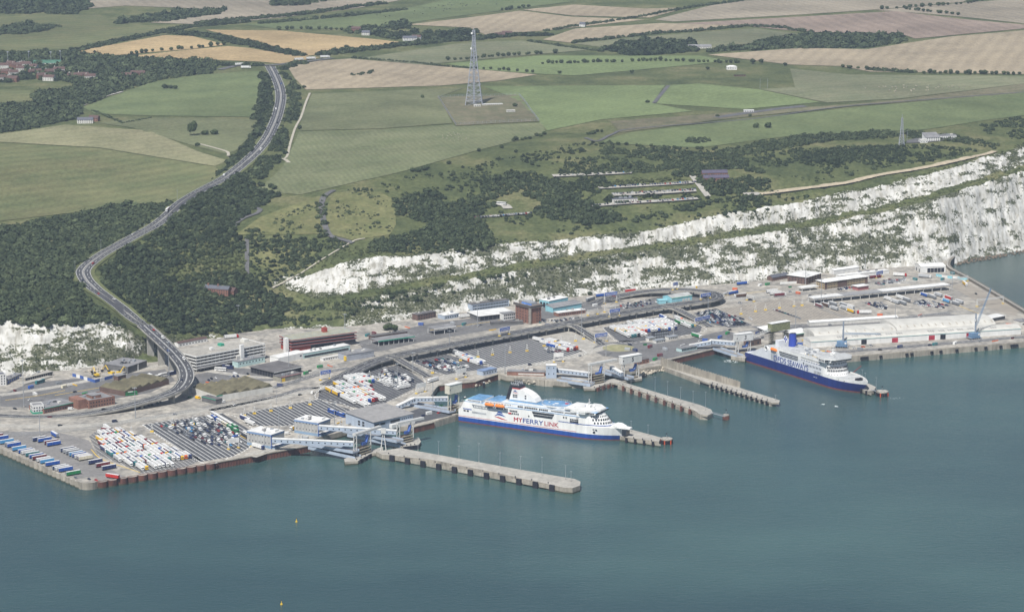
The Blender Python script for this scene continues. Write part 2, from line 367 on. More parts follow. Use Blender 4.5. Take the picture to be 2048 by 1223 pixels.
X, Y, Z, q = grid_mesh('cliff', fx, fy, None, lambda X, Y, Z, q: Z.ravel()[q].max(1) < -6)
for A in (Z[0], Z[-1], Z[:, 0], Z[:, -1]):
 n = len(A); A[:] = np.interp(np.arange(n), np.arange(0, n, 6), A[::6])
V = np.stack([X, Y, Z], -1).reshape(-1, 3); ch, st = chalk_attr(X, Y, Z); CL = (X.copy(), Y.copy(), Z.copy(), ch.copy(), st.copy())
V, q, (ch, st) = compact(V, q, ch.ravel(), st.ravel())
cliff = np_mesh('chalk_cliff', V, q, [MAT_LAND], kind='structure', attrs={'chalk': ch, 'steep': st}, smooth=True)
# ---- sea
def sea_material():
 m = bpy.data.materials.new('sea_water'); m.use_nodes = True; N = m.node_tree.nodes; L = m.node_tree.links; b = N['Principled BSDF']
 g = N.new('ShaderNodeNewGeometry')
 def noise(s, d, sx=1.0, rough=.6):
  mp = N.new('ShaderNodeMapping'); mp.inputs['Scale'].default_value = (sx / s, 1 / s, 1 / s); mp.inputs['Rotation'].default_value = (0, 0, R(12)); L.new(g.outputs['Position'], mp.inputs['Vector'])
  n = N.new('ShaderNodeTexNoise'); n.inputs['Scale'].default_value = 1; n.inputs['Detail'].default_value = d; n.inputs['Roughness'].default_value = rough; L.new(mp.outputs['Vector'], n.inputs['Vector']); return n.outputs['Fac']
 r = N.new('ShaderNodeValToRGB'); e = r.color_ramp.elements
 e[0].position = .41; e[0].color = (.020, .049, .050, 1); e[1].position = .60; e[1].color = (.042, .086, .079, 1)
 L.new(noise(420, 6, .55, .55), r.inputs['Fac']); L.new(r.outputs['Color'], b.inputs['Base Color'])
 b.inputs['Roughness'].default_value = .16; b.inputs['IOR'].default_value = 1.33; b.inputs['Specular IOR Level'].default_value = .42
 w1 = noise(5, 4, .6, .75); w2 = noise(45, 3, .7)
 ad = N.new('ShaderNodeMath'); ad.operation = 'MULTIPLY_ADD'; L.new(w2, ad.inputs[0]); ad.inputs[1].default_value = .9; L.new(w1, ad.inputs[2])
 bp = N.new('ShaderNodeBump'); bp.inputs['Strength'].default_value = .32; bp.inputs['Distance'].default_value = 1.5; L.new(ad.outputs[0], bp.inputs['Height']); L.new(bp.outputs['Normal'], b.inputs['Normal'])
 return m
mb = MB(); S = 24000; mb.face([(-S, -3000, 0), (S, -3000, 0), (S, 9000, 0), (-S, 9000, 0)], sea_material()); sea = mb.build('sea', kind='structure')
# ================================================================ FIELDS, ROADS AND TRACKS ON THE LAND
def in_poly(x, y, poly):
 c = np.zeros(len(x), bool); n = len(poly)
 for i in range(n):
  x1, y1 = poly[i][0], poly[i][1]; x2, y2 = poly[i - 1][0], poly[i - 1][1]
  k = ((y1 > y) != (y2 > y)); xi = (x2 - x1) * (y - y1) / ((y2 - y1) if abs(y2 - y1) > 1e-9 else 1e-9) + x1
  c ^= k & (x < xi)
 return c
def dens(poly, step, closed=True):
 out = []
 n = len(poly)
 for i in range(n if closed else n - 1):
  a = np.array(poly[i], float); b = np.array(poly[(i + 1) % n], float); k = max(1, int(np.hypot(*(b - a)[:2]) / step))
  for j in range(k): out.append(a + (b - a) * j / k)
 if not closed: out.append(np.array(poly[-1], float))
 return np.array(out)
def wpoly(px): return Gm(dens(px, 12))[:, :2]
def drape_w(name, wp, m, off, step, label):
 b = dens(wp, step); x0, y0 = b.min(0); x1, y1 = b.max(0)
 gx, gy = np.meshgrid(np.arange(x0, x1, step), np.arange(y0, y1, step)); gx = gx.ravel(); gy = gy.ravel()
 k = in_poly(gx, gy, wp); inner = np.stack([gx[k], gy[k]], 1)
 if len(inner):  # keep clear of the edge
  d = np.full(len(inner), 1e9)
  for s in range(0, len(b), 100): d = np.minimum(d, np.hypot(inner[:, None, 0] - b[None, s:s + 100, 0], inner[:, None, 1] - b[None, s:s + 100, 1]).min(1))
  inner = inner[d > step * .4]
 pts = [Vector(p) for p in b] + [Vector(p) for p in inner]
 r = delaunay_2d_cdt(pts, [], [list(range(len(b)))], 1, 1e-3)
 V = np.array([tuple(p) for p in r[0]]); z = T(V[:, 0], V[:, 1]) + off
 o = np_mesh(name, np.column_stack([V, z]), np.array([f for f in r[2] if len(f) == 3]), [m], kind='structure', smooth=True)
 o['label'] = label; return o
def drape(name, px, m, label, off=.6, step=18): return drape_w(name, wpoly(px), m, off, step, label)
def spline(pts, step):
 p = [np.array(q, float) for q in pts]; out = []
 p = [2 * p[0] - p[1]] + p + [2 * p[-1] - p[-2]]
 for i in range(1, len(p) - 2):
  n = max(2, int(np.linalg.norm(p[i + 1][:2] - p[i][:2]) / step))
  for j in range(n):
   t = j / n; out.append(.5 * ((2 * p[i]) + (p[i + 1] - p[i - 1]) * t + (2 * p[i - 1] - 5 * p[i] + 4 * p[i + 1] - p[i + 2]) * t * t + (3 * p[i] - p[i - 1] - 3 * p[i + 1] + p[i + 2]) * t ** 3))
 out.append(p[-2]); return np.array(out)
def offset_line(c, d):
 t = np.gradient(c[:, :2], axis=0); t /= np.linalg.norm(t, axis=1)[:, None] + 1e-9
 r = c.copy(); r[:, 0] -= t[:, 1] * d; r[:, 1] += t[:, 0] * d; return r
def ribbon(name, c, d0, d1, m, parent=None, kind=None, dz=0.0, label=None, dash=None, zf=None):
 a = offset_line(c, d0); b = offset_line(c, d1); n = len(c)
 za = a[:, 2] + dz; zb = b[:, 2] + dz
 if zf is not None: za = np.maximum(za, zf(a)); zb = np.maximum(zb, zf(b))
 V = np.concatenate([np.column_stack([a[:, :2], za]), np.column_stack([b[:, :2], zb])])
 F = [(n + i, n + i + 1, i + 1, i) for i in range(n - 1) if not dash or (i % dash[0]) < dash[1]]
 if d1 > d0: F = [f[::-1] for f in F]
 o = np_mesh(name, V, np.array(F), [m], parent, kind)
 if label: o['label'] = label
 return o
def terr_line(px, step=8, lift=1.0, smooth=0):
 c = Gm(spline(px, 8)[:, :2]); c = spline(c, step)
 z = T(c[:, 0], c[:, 1])
 for _ in range(smooth): z = np.convolve(np.pad(z, 2, mode='edge'), np.ones(5) / 5, 'valid')
 c[:, 2] = z + lift; return c
def track(name, px, wd, m, label, lift=.9):
 c = terr_line(px, 6, lift); zf = lambda q: T(q[:, 0], q[:, 1]) + lift
 return ribbon(name, c, -wd / 2, wd / 2, m, kind='structure', label=label, zf=zf)
def field_mat(name, c, c2, size, stripes=None, amp=.1):
 m = mat(name, c, .92, .15, size, c2, None, spec=.08); nt = m.node_tree; N = nt.nodes; L = nt.links; b = N['Principled BSDF']
 src = b.inputs['Base Color'].links[0].from_socket
 g = [n for n in N if n.type == 'NEW_GEOMETRY'][0]
 fine = N.new('ShaderNodeTexNoise'); fine.inputs['Scale'].default_value = .22; fine.inputs['Detail'].default_value = 4; L.new(g.outputs['Position'], fine.inputs['Vector'])
 big = N.new('ShaderNodeTexNoise'); big.inputs['Scale'].default_value = 1 / 190; big.inputs['Detail'].default_value = 7; L.new(g.outputs['Position'], big.inputs['Vector'])
 av = N.new('ShaderNodeMath'); av.operation = 'MULTIPLY_ADD'; L.new(big.outputs['Fac'], av.inputs[0]); av.inputs[1].default_value = .9; L.new(fine.outputs['Fac'], av.inputs[2]); sb = N.new('ShaderNodeMath'); sb.operation = 'SUBTRACT'; L.new(av.outputs[0], sb.inputs[0]); sb.inputs[1].default_value = .45
 val = sb.outputs[0]
 mr = N.new('ShaderNodeMapRange'); mr.inputs['From Min'].default_value = .3; mr.inputs['From Max'].default_value = .7; mr.inputs['To Min'].default_value = .76; mr.inputs['To Max'].default_value = 1.24; L.new(val, mr.inputs['Value']); fac = mr.outputs['Result']
 if stripes:
  mp = N.new('ShaderNodeMapping'); mp.inputs['Rotation'].default_value = (0, 0, R(stripes[0])); L.new(g.outputs['Position'], mp.inputs['Vector'])
  wv = N.new('ShaderNodeTexWave'); wv.inputs['Scale'].default_value = .314 / stripes[1]; wv.inputs['Distortion'].default_value = 3.0; wv.inputs['Detail'].default_value = 3; wv.inputs['Detail Scale'].default_value = .6; L.new(mp.outputs['Vector'], wv.inputs['Vector'])
  m2 = N.new('ShaderNodeMapRange'); m2.inputs['To Min'].default_value = 1 - amp; m2.inputs['To Max'].default_value = 1 + amp; L.new(wv.outputs['Fac'], m2.inputs['Value'])
  mu = N.new('ShaderNodeMath'); mu.operation = 'MULTIPLY'; L.new(fac, mu.inputs[0]); L.new(m2.outputs['Result'], mu.inputs[1]); fac = mu.outputs[0]
 hs = N.new('ShaderNodeHueSaturation'); L.new(fac, hs.inputs['Value']); L.new(src, hs.inputs['Color']); L.new(hs.outputs['Color'], b.inputs['Base Color'])
 return m
WH1 = field_mat('ripe_wheat', (0.36, 0.27, 0.15), (0.29, 0.22, 0.12), 60, (70, 20), .07)
WH2 = field_mat('pale_stubble', (0.3, 0.25, 0.175), (0.25, 0.21, 0.15), 90, (15, 24), .07)
WH3 = field_mat('grey_stubble', (0.26, 0.225, 0.17), (0.215, 0.19, 0.145), 120, (-20, 22), .06)
PLO = field_mat('ploughed_earth', (0.23, 0.18, 0.145), (0.19, 0.15, 0.12), 110, (-10, 26), .07)
PA1 = field_mat('green_pasture', (0.13, 0.155, 0.072), (0.098, 0.124, 0.058), 60)
PA2 = field_mat('bright_ley', (0.148, 0.185, 0.082), (0.122, 0.155, 0.07), 45, (35, 14), .04)
PA3 = field_mat('dull_pasture', (0.14, 0.148, 0.08), (0.102, 0.115, 0.06), 70, (50, 18), .04)
PA4 = field_mat('dark_pasture', (0.092, 0.108, 0.05), (0.135, 0.135, 0.066), 60, (60, 30), .08)
PA5 = field_mat('grey_pasture', (0.165, 0.165, 0.102), (0.122, 0.135, 0.078), 60, (65, 25), .05)
ROU = field_mat('rough_grass', (.155, .145, .080), (.105, .112, .055), 16)
MOW = field_mat('mown_swathes', (0.15, 0.16, 0.088), (0.112, 0.13, 0.066), 50, (-13, 7), .07)
YEL = field_mat('yellow_grass', (.172, .168, .078), (.105, .118, .050), 18)
OLV = field_mat('olive_pasture', (.205, .195, .115), (.160, .160, .09), 60, (65, 25), .05)
BRN = field_mat('brown_scrub_ground', (0.165, 0.145, 0.095), (0.1, 0.105, 0.06), 18)
for nm, m, px, lb in [
 ('wheat_field', WH1, [(148, 104), (330, 71), (385, 73), (452, 90), (380, 99), (220, 112)], 'ripe wheat field above the tree belt, upper of the two left of the road'),
 ('wheat_field', WH1, [(250, 114), (380, 100), (455, 93), (500, 97), (590, 112), (640, 116), (560, 128), (520, 124), (380, 119)], 'ripe wheat field reaching down to the road junction'),
 ('wheat_field', WH1, [(410, 60), (560, 62), (740, 78), (830, 88), (790, 92), (690, 102), (612, 113), (520, 86)], 'ripe wheat field beside the farm wood, right of the hedge'),
 ('stubble_field', WH2, [(575, 134), (640, 122), (700, 118), (830, 129), (1075, 150), (990, 163), (880, 172), (612, 180), (590, 158)], 'pale stubble field behind the lattice tower with an island of bushes'),
 ('stubble_field', WH2, [(815, 50), (960, 33), (1040, 22), (1140, 34), (1290, 40), (1090, 62), (970, 70), (940, 56)], 'pale stubble field behind the tip of the tower'),
 ('stubble_field', WH2, [(1045, 20), (1150, 10), (1290, 18), (1375, 16), (1300, 36), (1145, 32)], 'thin stubble field along the far hedge'),
 ('pasture', PA1, [(490, 49), (700, 35), (830, 14), (930, -8), (1150, 3), (1000, 22), (820, 46), (790, 56), (690, 57), (560, 60)], 'green pasture dotted with dark cattle'),
 ('stubble_field', WH3, [(100, -30), (175, 18), (250, 12), (450, 20), (300, 46), (420, 50), (560, 36), (720, 16), (860, -10), (700, -60)], 'grey stubble field at the top left'),
 ('stubble_field', WH3, [(1310, 40), (1420, 12), (1600, -14), (1960, -14), (1925, 5), (1750, 20), (1600, 30), (1345, 44)], 'grey stubble field at the top right'),
 ('ploughed_field', PLO, [(1350, 48), (1600, 34), (1790, 23), (1918, 38), (2090, 54), (1830, 78), (1812, 72), (1640, 66), (1560, 60), (1490, 52)], 'reddish ploughed field above the long copse'),
 ('stubble_field', WH3, [(1750, 21), (1930, 6), (2090, -6), (2090, 52), (1940, 36), (1850, 28)], 'grey field in the far right corner'),
 ('stubble_field', WH2, [(1085, 80), (1150, 58), (1320, 47), (1480, 52), (1330, 66), (1140, 86)], 'narrow tan field between two hedges'),
 ('stubble_field', WH2, [(1415, 110), (1600, 97), (1735, 99), (1820, 86), (1900, 74), (2090, 58), (2090, 150), (1900, 146), (1740, 144), (1680, 133), (1580, 130)], 'large pale stubble field below the long copse'),
 ('pasture', PA5, [(1147, 88), (1260, 76), (1510, 57), (1600, 69), (1530, 84), (1400, 100), (1210, 96)], 'dull green field framed by hedges above the round copse'),
 ('pasture', PA5, [(720, 117), (900, 90), (960, 84), (1040, 82), (1180, 100), (1110, 106), (890, 126), (840, 130)], 'pale pasture right under the farm hedge'),
 ('ley_field', PA2, [(890, 128), (1080, 112), (1400, 112), (1455, 122), (1380, 131), (1150, 152), (1070, 148), (940, 138)], 'bright green ley between rows of small trees'),
 ('ley_field', PA2, [(965, 173), (1330, 171), (1305, 207), (1385, 223), (1200, 240), (1095, 262), (1042, 205), (1010, 190)], 'bright green field beside the fenced tower compound'),
 ('ley_field', PA2, [(1340, 171), (1400, 168), (1520, 180), (1640, 205), (1490, 219), (1312, 208)], 'bright green field beyond the pale track'),
 ('pasture', PA5, [(1580, 138), (1700, 150), (2090, 153), (2090, 163), (1800, 198), (1655, 206), (1520, 179), (1590, 175)], 'pale grazed pasture with cattle lying about'),
 ('rough_strip', BRN, [(1220, 243), (1500, 223), (1700, 209), (1800, 200), (2090, 163), (2090, 184), (1700, 213), (1440, 240), (1240, 266)], 'brown strip of rough grass and old concrete'),
 ('pasture', PA1, [(1195, 285), (1260, 266), (1500, 238), (1750, 212), (2090, 180), (2090, 226), (1980, 240), (1850, 260), (1600, 270), (1400, 296), (1290, 291)], 'long smooth green field above the scrubby cliff land'),
 ('pasture', PA3, [(625, 188), (930, 176), (876, 195), (905, 247), (760, 258), (600, 262), (605, 230)], 'dull sheep pasture left of the tower compound'),
 ('mown_field', MOW, [(598, 264), (760, 260), (905, 250), (915, 254), (1085, 246), (1092, 268), (960, 300), (800, 345), (600, 390), (515, 382), (565, 335), (585, 295)], 'mown field with dark swathe lines below the tower'),
 ('compound_ground', BRN, [(872, 195), (1040, 190), (1080, 243), (912, 252)], 'brown fenced ground around the lattice tower'),
 ('pasture', OLV, [(-60, 278), (130, 250), (300, 262), (400, 305), (455, 322), (430, 333), (200, 296), (-60, 281)], 'pale olive upper pasture on the left hill'),
 ('pasture', PA4, [(-60, 284), (200, 298), (430, 335), (447, 345), (385, 387), (330, 405), (110, 430), (-60, 450)], 'dark green hillside pasture above the left wood'),
 ('pasture', PA1, [(165, 215), (300, 166), (400, 150), (522, 142), (526, 172), (520, 235), (300, 232), (190, 228)], 'green field left of the dual carriageway'),
 ('pasture', PA3, [(192, 246), (300, 236), (520, 238), (508, 265), (470, 303), (450, 308), (380, 290), (260, 255)], 'dull pasture with a lone pine and round bush'),
 ('pasture', PA4, [(-60, 34), (200, 30), (230, 50), (330, 52), (420, 52), (330, 70), (130, 100), (-60, 106)], 'bluish green fields in the top left'),
 ('rough_slope', YEL, [(472, 470), (520, 435), (640, 392), (648, 420), (652, 468), (560, 470)], 'yellow grass slope dotted with bushes left of the hill road'),
 ('rough_slope', YEL, [(668, 386), (760, 384), (790, 402), (792, 450), (780, 470), (704, 480), (664, 470), (654, 440), (656, 410)], 'yellow grass slope dotted with bushes right of the hill road'),
 ('rough_slope', YEL, [(355, 495), (395, 478), (430, 482), (400, 505), (352, 528)], 'small yellow clearing in the scrub'),
 ('rough_slope', YEL, [(500, 500), (560, 490), (640, 498), (620, 520), (540, 545), (500, 520)], 'yellow clearing right of the straight path'),
 ('sports_ground', PA4, [(-60, 178), (60, 182), (66, 205), (-60, 217)], 'green playing field below the village'),
]: drape(nm, px, m, lb)
ASPH = mat('asphalt', (.062, .063, .068), .85, .14, 12, size2=2.5)
ASPH2 = mat('worn_asphalt', (.105, .104, .104), .85, .14, 10, size2=2)
CHK = mat('chalk_track', (.36, .335, .27), .95, .12, 6)
SANDY = mat('sandy_track', (.38, .325, .235), .95, .12, 8)
CONC = mat('concrete', (.33, .315, .28), .85, .12, 9, size2=2.2)
WLINE = mat('white_road_paint', (.66, .66, .63), .7, .08, 3)
YLINE = mat('yellow_road_paint', (.62, .42, .06), .7, .08, 3)
VERGE = field_mat('verge_grass', (.12, .135, .06), (.09, .10, .045), 12)
rc = terr_line([(u, v) for u, v, z in ROAD], 8, 1.3, 6)
zf_ = lambda q: T(q[:, 0], q[:, 1]) + 1.0
def drop_ribbon(name, c, d0, d1, m, label, dz): return ribbon(name, c, d0, d1, m, kind='structure', label=label, dz=dz, zf=zf_)
for s_ in (-1, 1): drop_ribbon('road_verge', offset_line(rc, s_ * 10.4), -2.3, 2.3, VERGE, 'grass verge along the left side of the dual carriageway' if s_ < 0 else 'grass verge along the right side of the dual carriageway', -.25)
jw = drop_ribbon('dual_carriageway', rc, -8.2, 8.2, ASPH, 'curving dual carriageway climbing inland from the port', 0)
zm_ = lambda q: T(q[:, 0], q[:, 1]) + 1.12
for d, wd in ((-7.6, .35), (7.6, .35), (-1.0, .3), (1.0, .3)): ribbon('lane_marking', rc, d - wd / 2, d + wd / 2, WLINE, jw, dz=.12, zf=zm_)
for d in (-4.3, 4.3): ribbon('lane_marking', rc, d - .15, d + .15, WLINE, jw, dz=.12, dash=(2, 1), zf=zm_)
ribbon('central_barrier', rc, -.35, .35, CONC, jw, dz=.55)
track('junction_road', [(440, 140), (470, 133), (500, 131), (545, 131), (610, 124), (665, 117)], 13, ASPH2, 'grey roundabout road at the top of the dual carriageway')
track('farm_track', [(620, 187), (612, 205), (602, 235), (590, 258), (580, 290), (572, 316), (548, 321)], 3.2, CHK, 'pale chalk track beside the cutting')
track('farm_track', [(562, 318), (570, 320), (578, 326)], 5, CHK, 'short chalk spur at the foot of the mown field')
track('hill_road', [(706, 487), (688, 481), (662, 473), (650, 452), (643, 418), (648, 394), (668, 381)], 7, ASPH2, 'narrow road bending up over the yellow slope')
track('hill_road', [(462, 465), (468, 452), (485, 438), (512, 428), (520, 420), (506, 415)], 6, ASPH2, 'short stretch of lane showing among trees')
track('straight_path', [(494, 474), (494, 510), (495, 550), (506, 553)], 5, ASPH2, 'straight steep path cut through the scrub')
track('cliff_path', [(545, 577), (600, 548), (640, 522), (690, 492), (712, 481), (730, 478)], 2.6, CHK, 'pale path along the cliff shoulder')
track('sandy_track', [(1500, 391), (1540, 387), (1610, 378), (1691, 367), (1760, 351), (1846, 337), (1963, 311), (1990, 303)], 9, SANDY, 'sandy track along the top of the white cliff')
track('field_track', [(1337, 172), (1325, 186), (1308, 207)], 6, ASPH2, 'short grey track between the bright green fields')
track('field_track', [(400, 289), (430, 297), (455, 305), (456, 313)], 4, CHK, 'pale track by the round bush')
track('village_lane', [(160, 214), (185, 203), (215, 192), (245, 184)], 6, CONC, 'pale lane climbing beside the tree belt')
track('old_runway', [(1432, 236), (1500, 226), (1560, 218), (1610, 213)], 16, ASPH2, 'weathered strip of old runway in the rough grass')
track('cliff_lane', [(1170, 276), (1195, 283), (1225, 269), (1270, 258), (1500, 239), (1700, 213), (2090, 182)], 5, ASPH2, 'thin lane along the edge of the long green field')
track('access_road', [(1384, 352), (1392, 362), (1402, 375), (1416, 394)], 8, CONC, 'concrete road down from the purple roofed block')
for i, (px, wd, lb) in enumerate([([(1105, 353), (1180, 350), (1262, 346)], 12, 'top car park strip among the bushes'), ([(1197, 377), (1290, 372), (1385, 366)], 11, 'second car park strip among the bushes'), ([(1225, 391), (1310, 387), (1390, 382)], 14, 'third car park strip beside the visitor centre'), ([(1183, 413), (1260, 407), (1340, 402), (1395, 398)], 9, 'lowest car park strip below the visitor centre'), ([(950, 436), (1010, 431), (1062, 427)], 7, 'thin car park strip on the grass slope'), ([(990, 407), (1010, 412), (1016, 418)], 12, 'pale clearing with one parked coach'), ([(1488, 391), (1520, 389)], 12, 'small car park at the start of the sandy track')]):
 track('car_park', px, wd, CONC, lb)
drape('cliff_top_pad', [(1880, 268), (1912, 268), (1905, 280), (1850, 286), (1812, 287), (1815, 281)], ASPH2, 'paved yard around the coastguard station', off=.8, step=8)
# ================================================================ TREES, WOODS, SCRUB
def ico(sub):
 t = (1 + 5 ** .5) / 2
 v = [(-1, t, 0), (1, t, 0), (-1, -t, 0), (1, -t, 0), (0, -1, t), (0, 1, t), (0, -1, -t), (0, 1, -t), (t, 0, -1), (t, 0, 1), (-t, 0, -1), (-t, 0, 1)]
 v = [np.array(p) / np.linalg.norm(p) for p in v]
 f = [(0, 11, 5), (0, 5, 1), (0, 1, 7), (0, 7, 10), (0, 10, 11), (1, 5, 9), (5, 11, 4), (11, 10, 2), (10, 7, 6), (7, 1, 8), (3, 9, 4), (3, 4, 2), (3, 2, 6), (3, 6, 8), (3, 8, 9), (4, 9, 5), (2, 4, 11), (6, 2, 10), (8, 6, 7), (9, 8, 1)]
 for _ in range(sub):
  c = {}; nf = []
  def md(a, b):
   k = (min(a, b), max(a, b))
   if k not in c: p = v[a] + v[b]; v.append(p / np.linalg.norm(p)); c[k] = len(v) - 1
   return c[k]
  for a, b, d in f: ab, bd, da = md(a, b), md(b, d), md(d, a); nf += [(a, ab, da), (b, bd, ab), (d, da, bd), (ab, bd, da)]
  f = nf
 return np.array(v), np.array(f)
def crown(seed, sub, nleaf, ls=.34, flat=.8):
 """one crown, unit radius, base at z=0: lumpy heart plus leaf clumps standing off it"""
 r = np.random.default_rng(seed); v, f = ico(sub)
 ax = r.normal(size=(6, 3)); ax /= np.linalg.norm(ax, axis=1)[:, None]
 def rad(d): return .72 + .34 * (np.clip(d @ ax.T, 0, 1) ** 3).max(1)
 v = v * (rad(v) * (1 + r.normal(size=len(v)) * .07) * .86)[:, None]
 d = r.normal(size=(nleaf, 3)); d[:, 2] = np.abs(d[:, 2]) - .35; d /= np.linalg.norm(d, axis=1)[:, None]
 c = d * (rad(d) * r.uniform(.86, 1.08, nleaf))[:, None]
 n = d + r.normal(size=d.shape) * .55; n /= np.linalg.norm(n, axis=1)[:, None]
 a = np.cross(n, r.normal(size=d.shape)); a /= np.linalg.norm(a, axis=1)[:, None]; b = np.cross(n, a)
 s = r.uniform(.6, 1.2, nleaf)[:, None] * ls
 tri = np.stack([c + a * s, c - a * s * .5 + b * s * .8, c - a * s * .5 - b * s * .8], 1).reshape(-1, 3)
 F = np.concatenate([f, len(v) + np.arange(nleaf * 3).reshape(-1, 3)]); V = np.concatenate([v, tri])
 V[:, 2] = V[:, 2] * flat + flat * .72; return V, F
BIG = [crown(s, 1, 60) for s in range(8)]; SMALL = [crown(20 + s, 0, 16, .42, .75) for s in range(6)]
def leaf_mat(name, c, c2):
 m = mat(name, c, .8, .2, 2.6, c2, None, spec=.15); nt = m.node_tree; N = nt.nodes; L = nt.links; b = N['Principled BSDF']; src = b.inputs['Base Color'].links[0].from_socket
 a = N.new('ShaderNodeAttribute'); a.attribute_name = 'tint'; oi = N.new('ShaderNodeObjectInfo')
 rm = N.new('ShaderNodeMapRange'); rm.inputs['To Min'].default_value = -.2; rm.inputs['To Max'].default_value = .2; L.new(oi.outputs['Random'], rm.inputs['Value'])
 mu = N.new('ShaderNodeMath'); mu.operation = 'ADD'; L.new(a.outputs['Fac'], mu.inputs[0]); L.new(rm.outputs['Result'], mu.inputs[1])
 ad = N.new('ShaderNodeMath'); ad.operation = 'ADD'; ad.inputs[1].default_value = 1.0; L.new(mu.outputs[0], ad.inputs[0])
 hs = N.new('ShaderNodeHueSaturation'); L.new(ad.outputs[0], hs.inputs['Value']); L.new(src, hs.inputs['Color'])
 h2 = N.new('ShaderNodeMapRange'); h2.inputs['From Min'].default_value = .5; h2.inputs['From Max'].default_value = 1.6; h2.inputs['To Min'].default_value = .515; h2.inputs['To Max'].default_value = .475; L.new(ad.outputs[0], h2.inputs['Value']); L.new(h2.outputs['Result'], hs.inputs['Hue'])
 L.new(hs.outputs['Color'], b.inputs['Base Color']); return m
LEAF = leaf_mat('broad_leaves', (.070, .096, .040), (.042, .060, .026))
LEAFD = leaf_mat('dark_leaves', (.048, .066, .032), (.028, .041, .021))
LEAFO = leaf_mat('scrub_leaves', (.078, .095, .040), (.048, .062, .026))
BARK = mat('bark', (.10, .08, .06), .9, .2, .6)
def clumps(name, P3, rad, kinds, m, label, cat=None, kind='stuff', hs=None):
 """joins many crowns into one mesh"""
 P3 = np.asarray(P3); n = len(P3)
 if n == 0: return None
 Vs = []; Fs = []; tn = []; o = 0
 which = rng.integers(0, len(kinds), n); ang = rng.uniform(0, 6.283, n); tint = np.clip(rng.normal(0, .22, n) + (rng.random(n) < .13) * .55, -.42, 1.1)
 for k, (kv, kf) in enumerate(kinds):
  ii = np.nonzero(which == k)[0]
  if len(ii) == 0: continue
  c, s = np.cos(ang[ii])[:, None], np.sin(ang[ii])[:, None]; r = rad[ii][:, None]; h = r if hs is None else r * hs
  V = np.stack([(kv[None, :, 0] * c - kv[None, :, 1] * s) * r + P3[ii, 0][:, None], (kv[None, :, 0] * s + kv[None, :, 1] * c) * r + P3[ii, 1][:, None], kv[None, :, 2] * h + P3[ii, 2][:, None]], -1)
  F = kf[None] + (np.arange(len(ii)) * len(kv))[:, None, None]
  Vs.append(V.reshape(-1, 3)); Fs.append(F.reshape(-1, 3) + o); o += V.shape[0] * V.shape[1]; tn.append(np.repeat(tint[ii], len(kv)))
 ob = np_mesh(name, np.concatenate(Vs), np.concatenate(Fs), [m], kind=kind, attrs={'tint': np.concatenate(tn)})
 ob['label'] = label
 if cat: ob['category'] = cat
 return ob
ROADKEEP = np.concatenate([rc[:, :2]])
def scatter(px, sp, gap=None, keep_road=11.0, wp=None):
 wp = wpoly(px) if wp is None else wp; x0, y0 = wp.min(0); x1, y1 = wp.max(0)
 gx, gy = np.meshgrid(np.arange(x0, x1, sp), np.arange(y0, y1, sp)); gx = gx.ravel() + rng.uniform(-.45, .45, gx.size) * sp; gy = gy.ravel() + rng.uniform(-.45, .45, gy.size) * sp
 k = in_poly(gx, gy, wp)
 if gap: k &= fbm(gx, gy, gap[0], 3, gap[2] if len(gap) > 2 else 3) > gap[1]
 gx, gy = gx[k], gy[k]
 if keep_road and len(gx):
  d = np.full(len(gx), 1e9)
  for s in range(0, len(ROADKEEP), 80): d = np.minimum(d, np.hypot(gx[:, None] - ROADKEEP[None, s:s + 80, 0], gy[:, None] - ROADKEEP[None, s:s + 80, 1]).min(1))
  k = d > keep_road; gx, gy = gx[k], gy[k]
 return np.stack([gx, gy, T(gx, gy)], 1)
def wood(name, px, sp, r0, r1, m, label, kinds=None, gap=None, sink=.35, cat='woodland'):
 p = scatter(px, sp, gap); r = rng.uniform(r0 * .65, r1, len(p)) * (.75 + .55 * fbm(p[:, 0], p[:, 1], 35, 2, 71)) * (1 + .45 * (rng.random(len(p)) > .9)); p[:, 2] -= r * sink
 return clumps(name, p, r, kinds or BIG, m, label, cat)
wood('woodland', [(-60, 462), (60, 446), (110, 437), (240, 414), (345, 408), (330, 440), (240, 488), (198, 510), (160, 545), (165, 590), (225, 635), (268, 668), (240, 652), (200, 646), (150, 656), (60, 652), (-60, 650)], 6.2, 3.6, 5.8, LEAFD, 'dense dark wood on the slope left of the curving road')
wood('woodland', [(260, 497), (330, 450), (380, 402), (440, 345), (480, 338), (510, 375), (560, 392), (500, 425), (465, 462), (492, 474), (494, 500), (430, 520), (360, 532), (300, 560), (245, 580), (205, 570), (205, 535)], 6.4, 3.4, 5.4, LEAFD, 'dense wood filling the valley right of the curving road')
wood('woodland', [(205, 572), (300, 560), (430, 545), (500, 552), (548, 585), (585, 600), (560, 648), (480, 664), (420, 668), (350, 670), (315, 655), (262, 622)], 5.6, 2.8, 4.8, LEAFD, 'wood and thick scrub above the ferry terminal')
wood('hill_scrub', [(300, 545), (420, 482), (490, 478), (492, 552), (430, 560), (330, 590)], 5.5, 2.0, 3.6, LEAFO, 'mixed scrub between the wood and the straight path', gap=(60, .40))
wood('hill_scrub', [(500, 478), (650, 478), (700, 492), (690, 502), (640, 520), (560, 566), (540, 575), (500, 555)], 5.5, 1.6, 3.4, LEAFD, 'broken scrub right of the straight path', gap=(20, .44))
wood('tree_belt', [(524, 150), (545, 168), (550, 205), (530, 270), (500, 310), (445, 345), (480, 300), (512, 262), (516, 205)], 7.5, 3.6, 6, LEAFD, 'tree belt on the left bank of the dual carriageway')
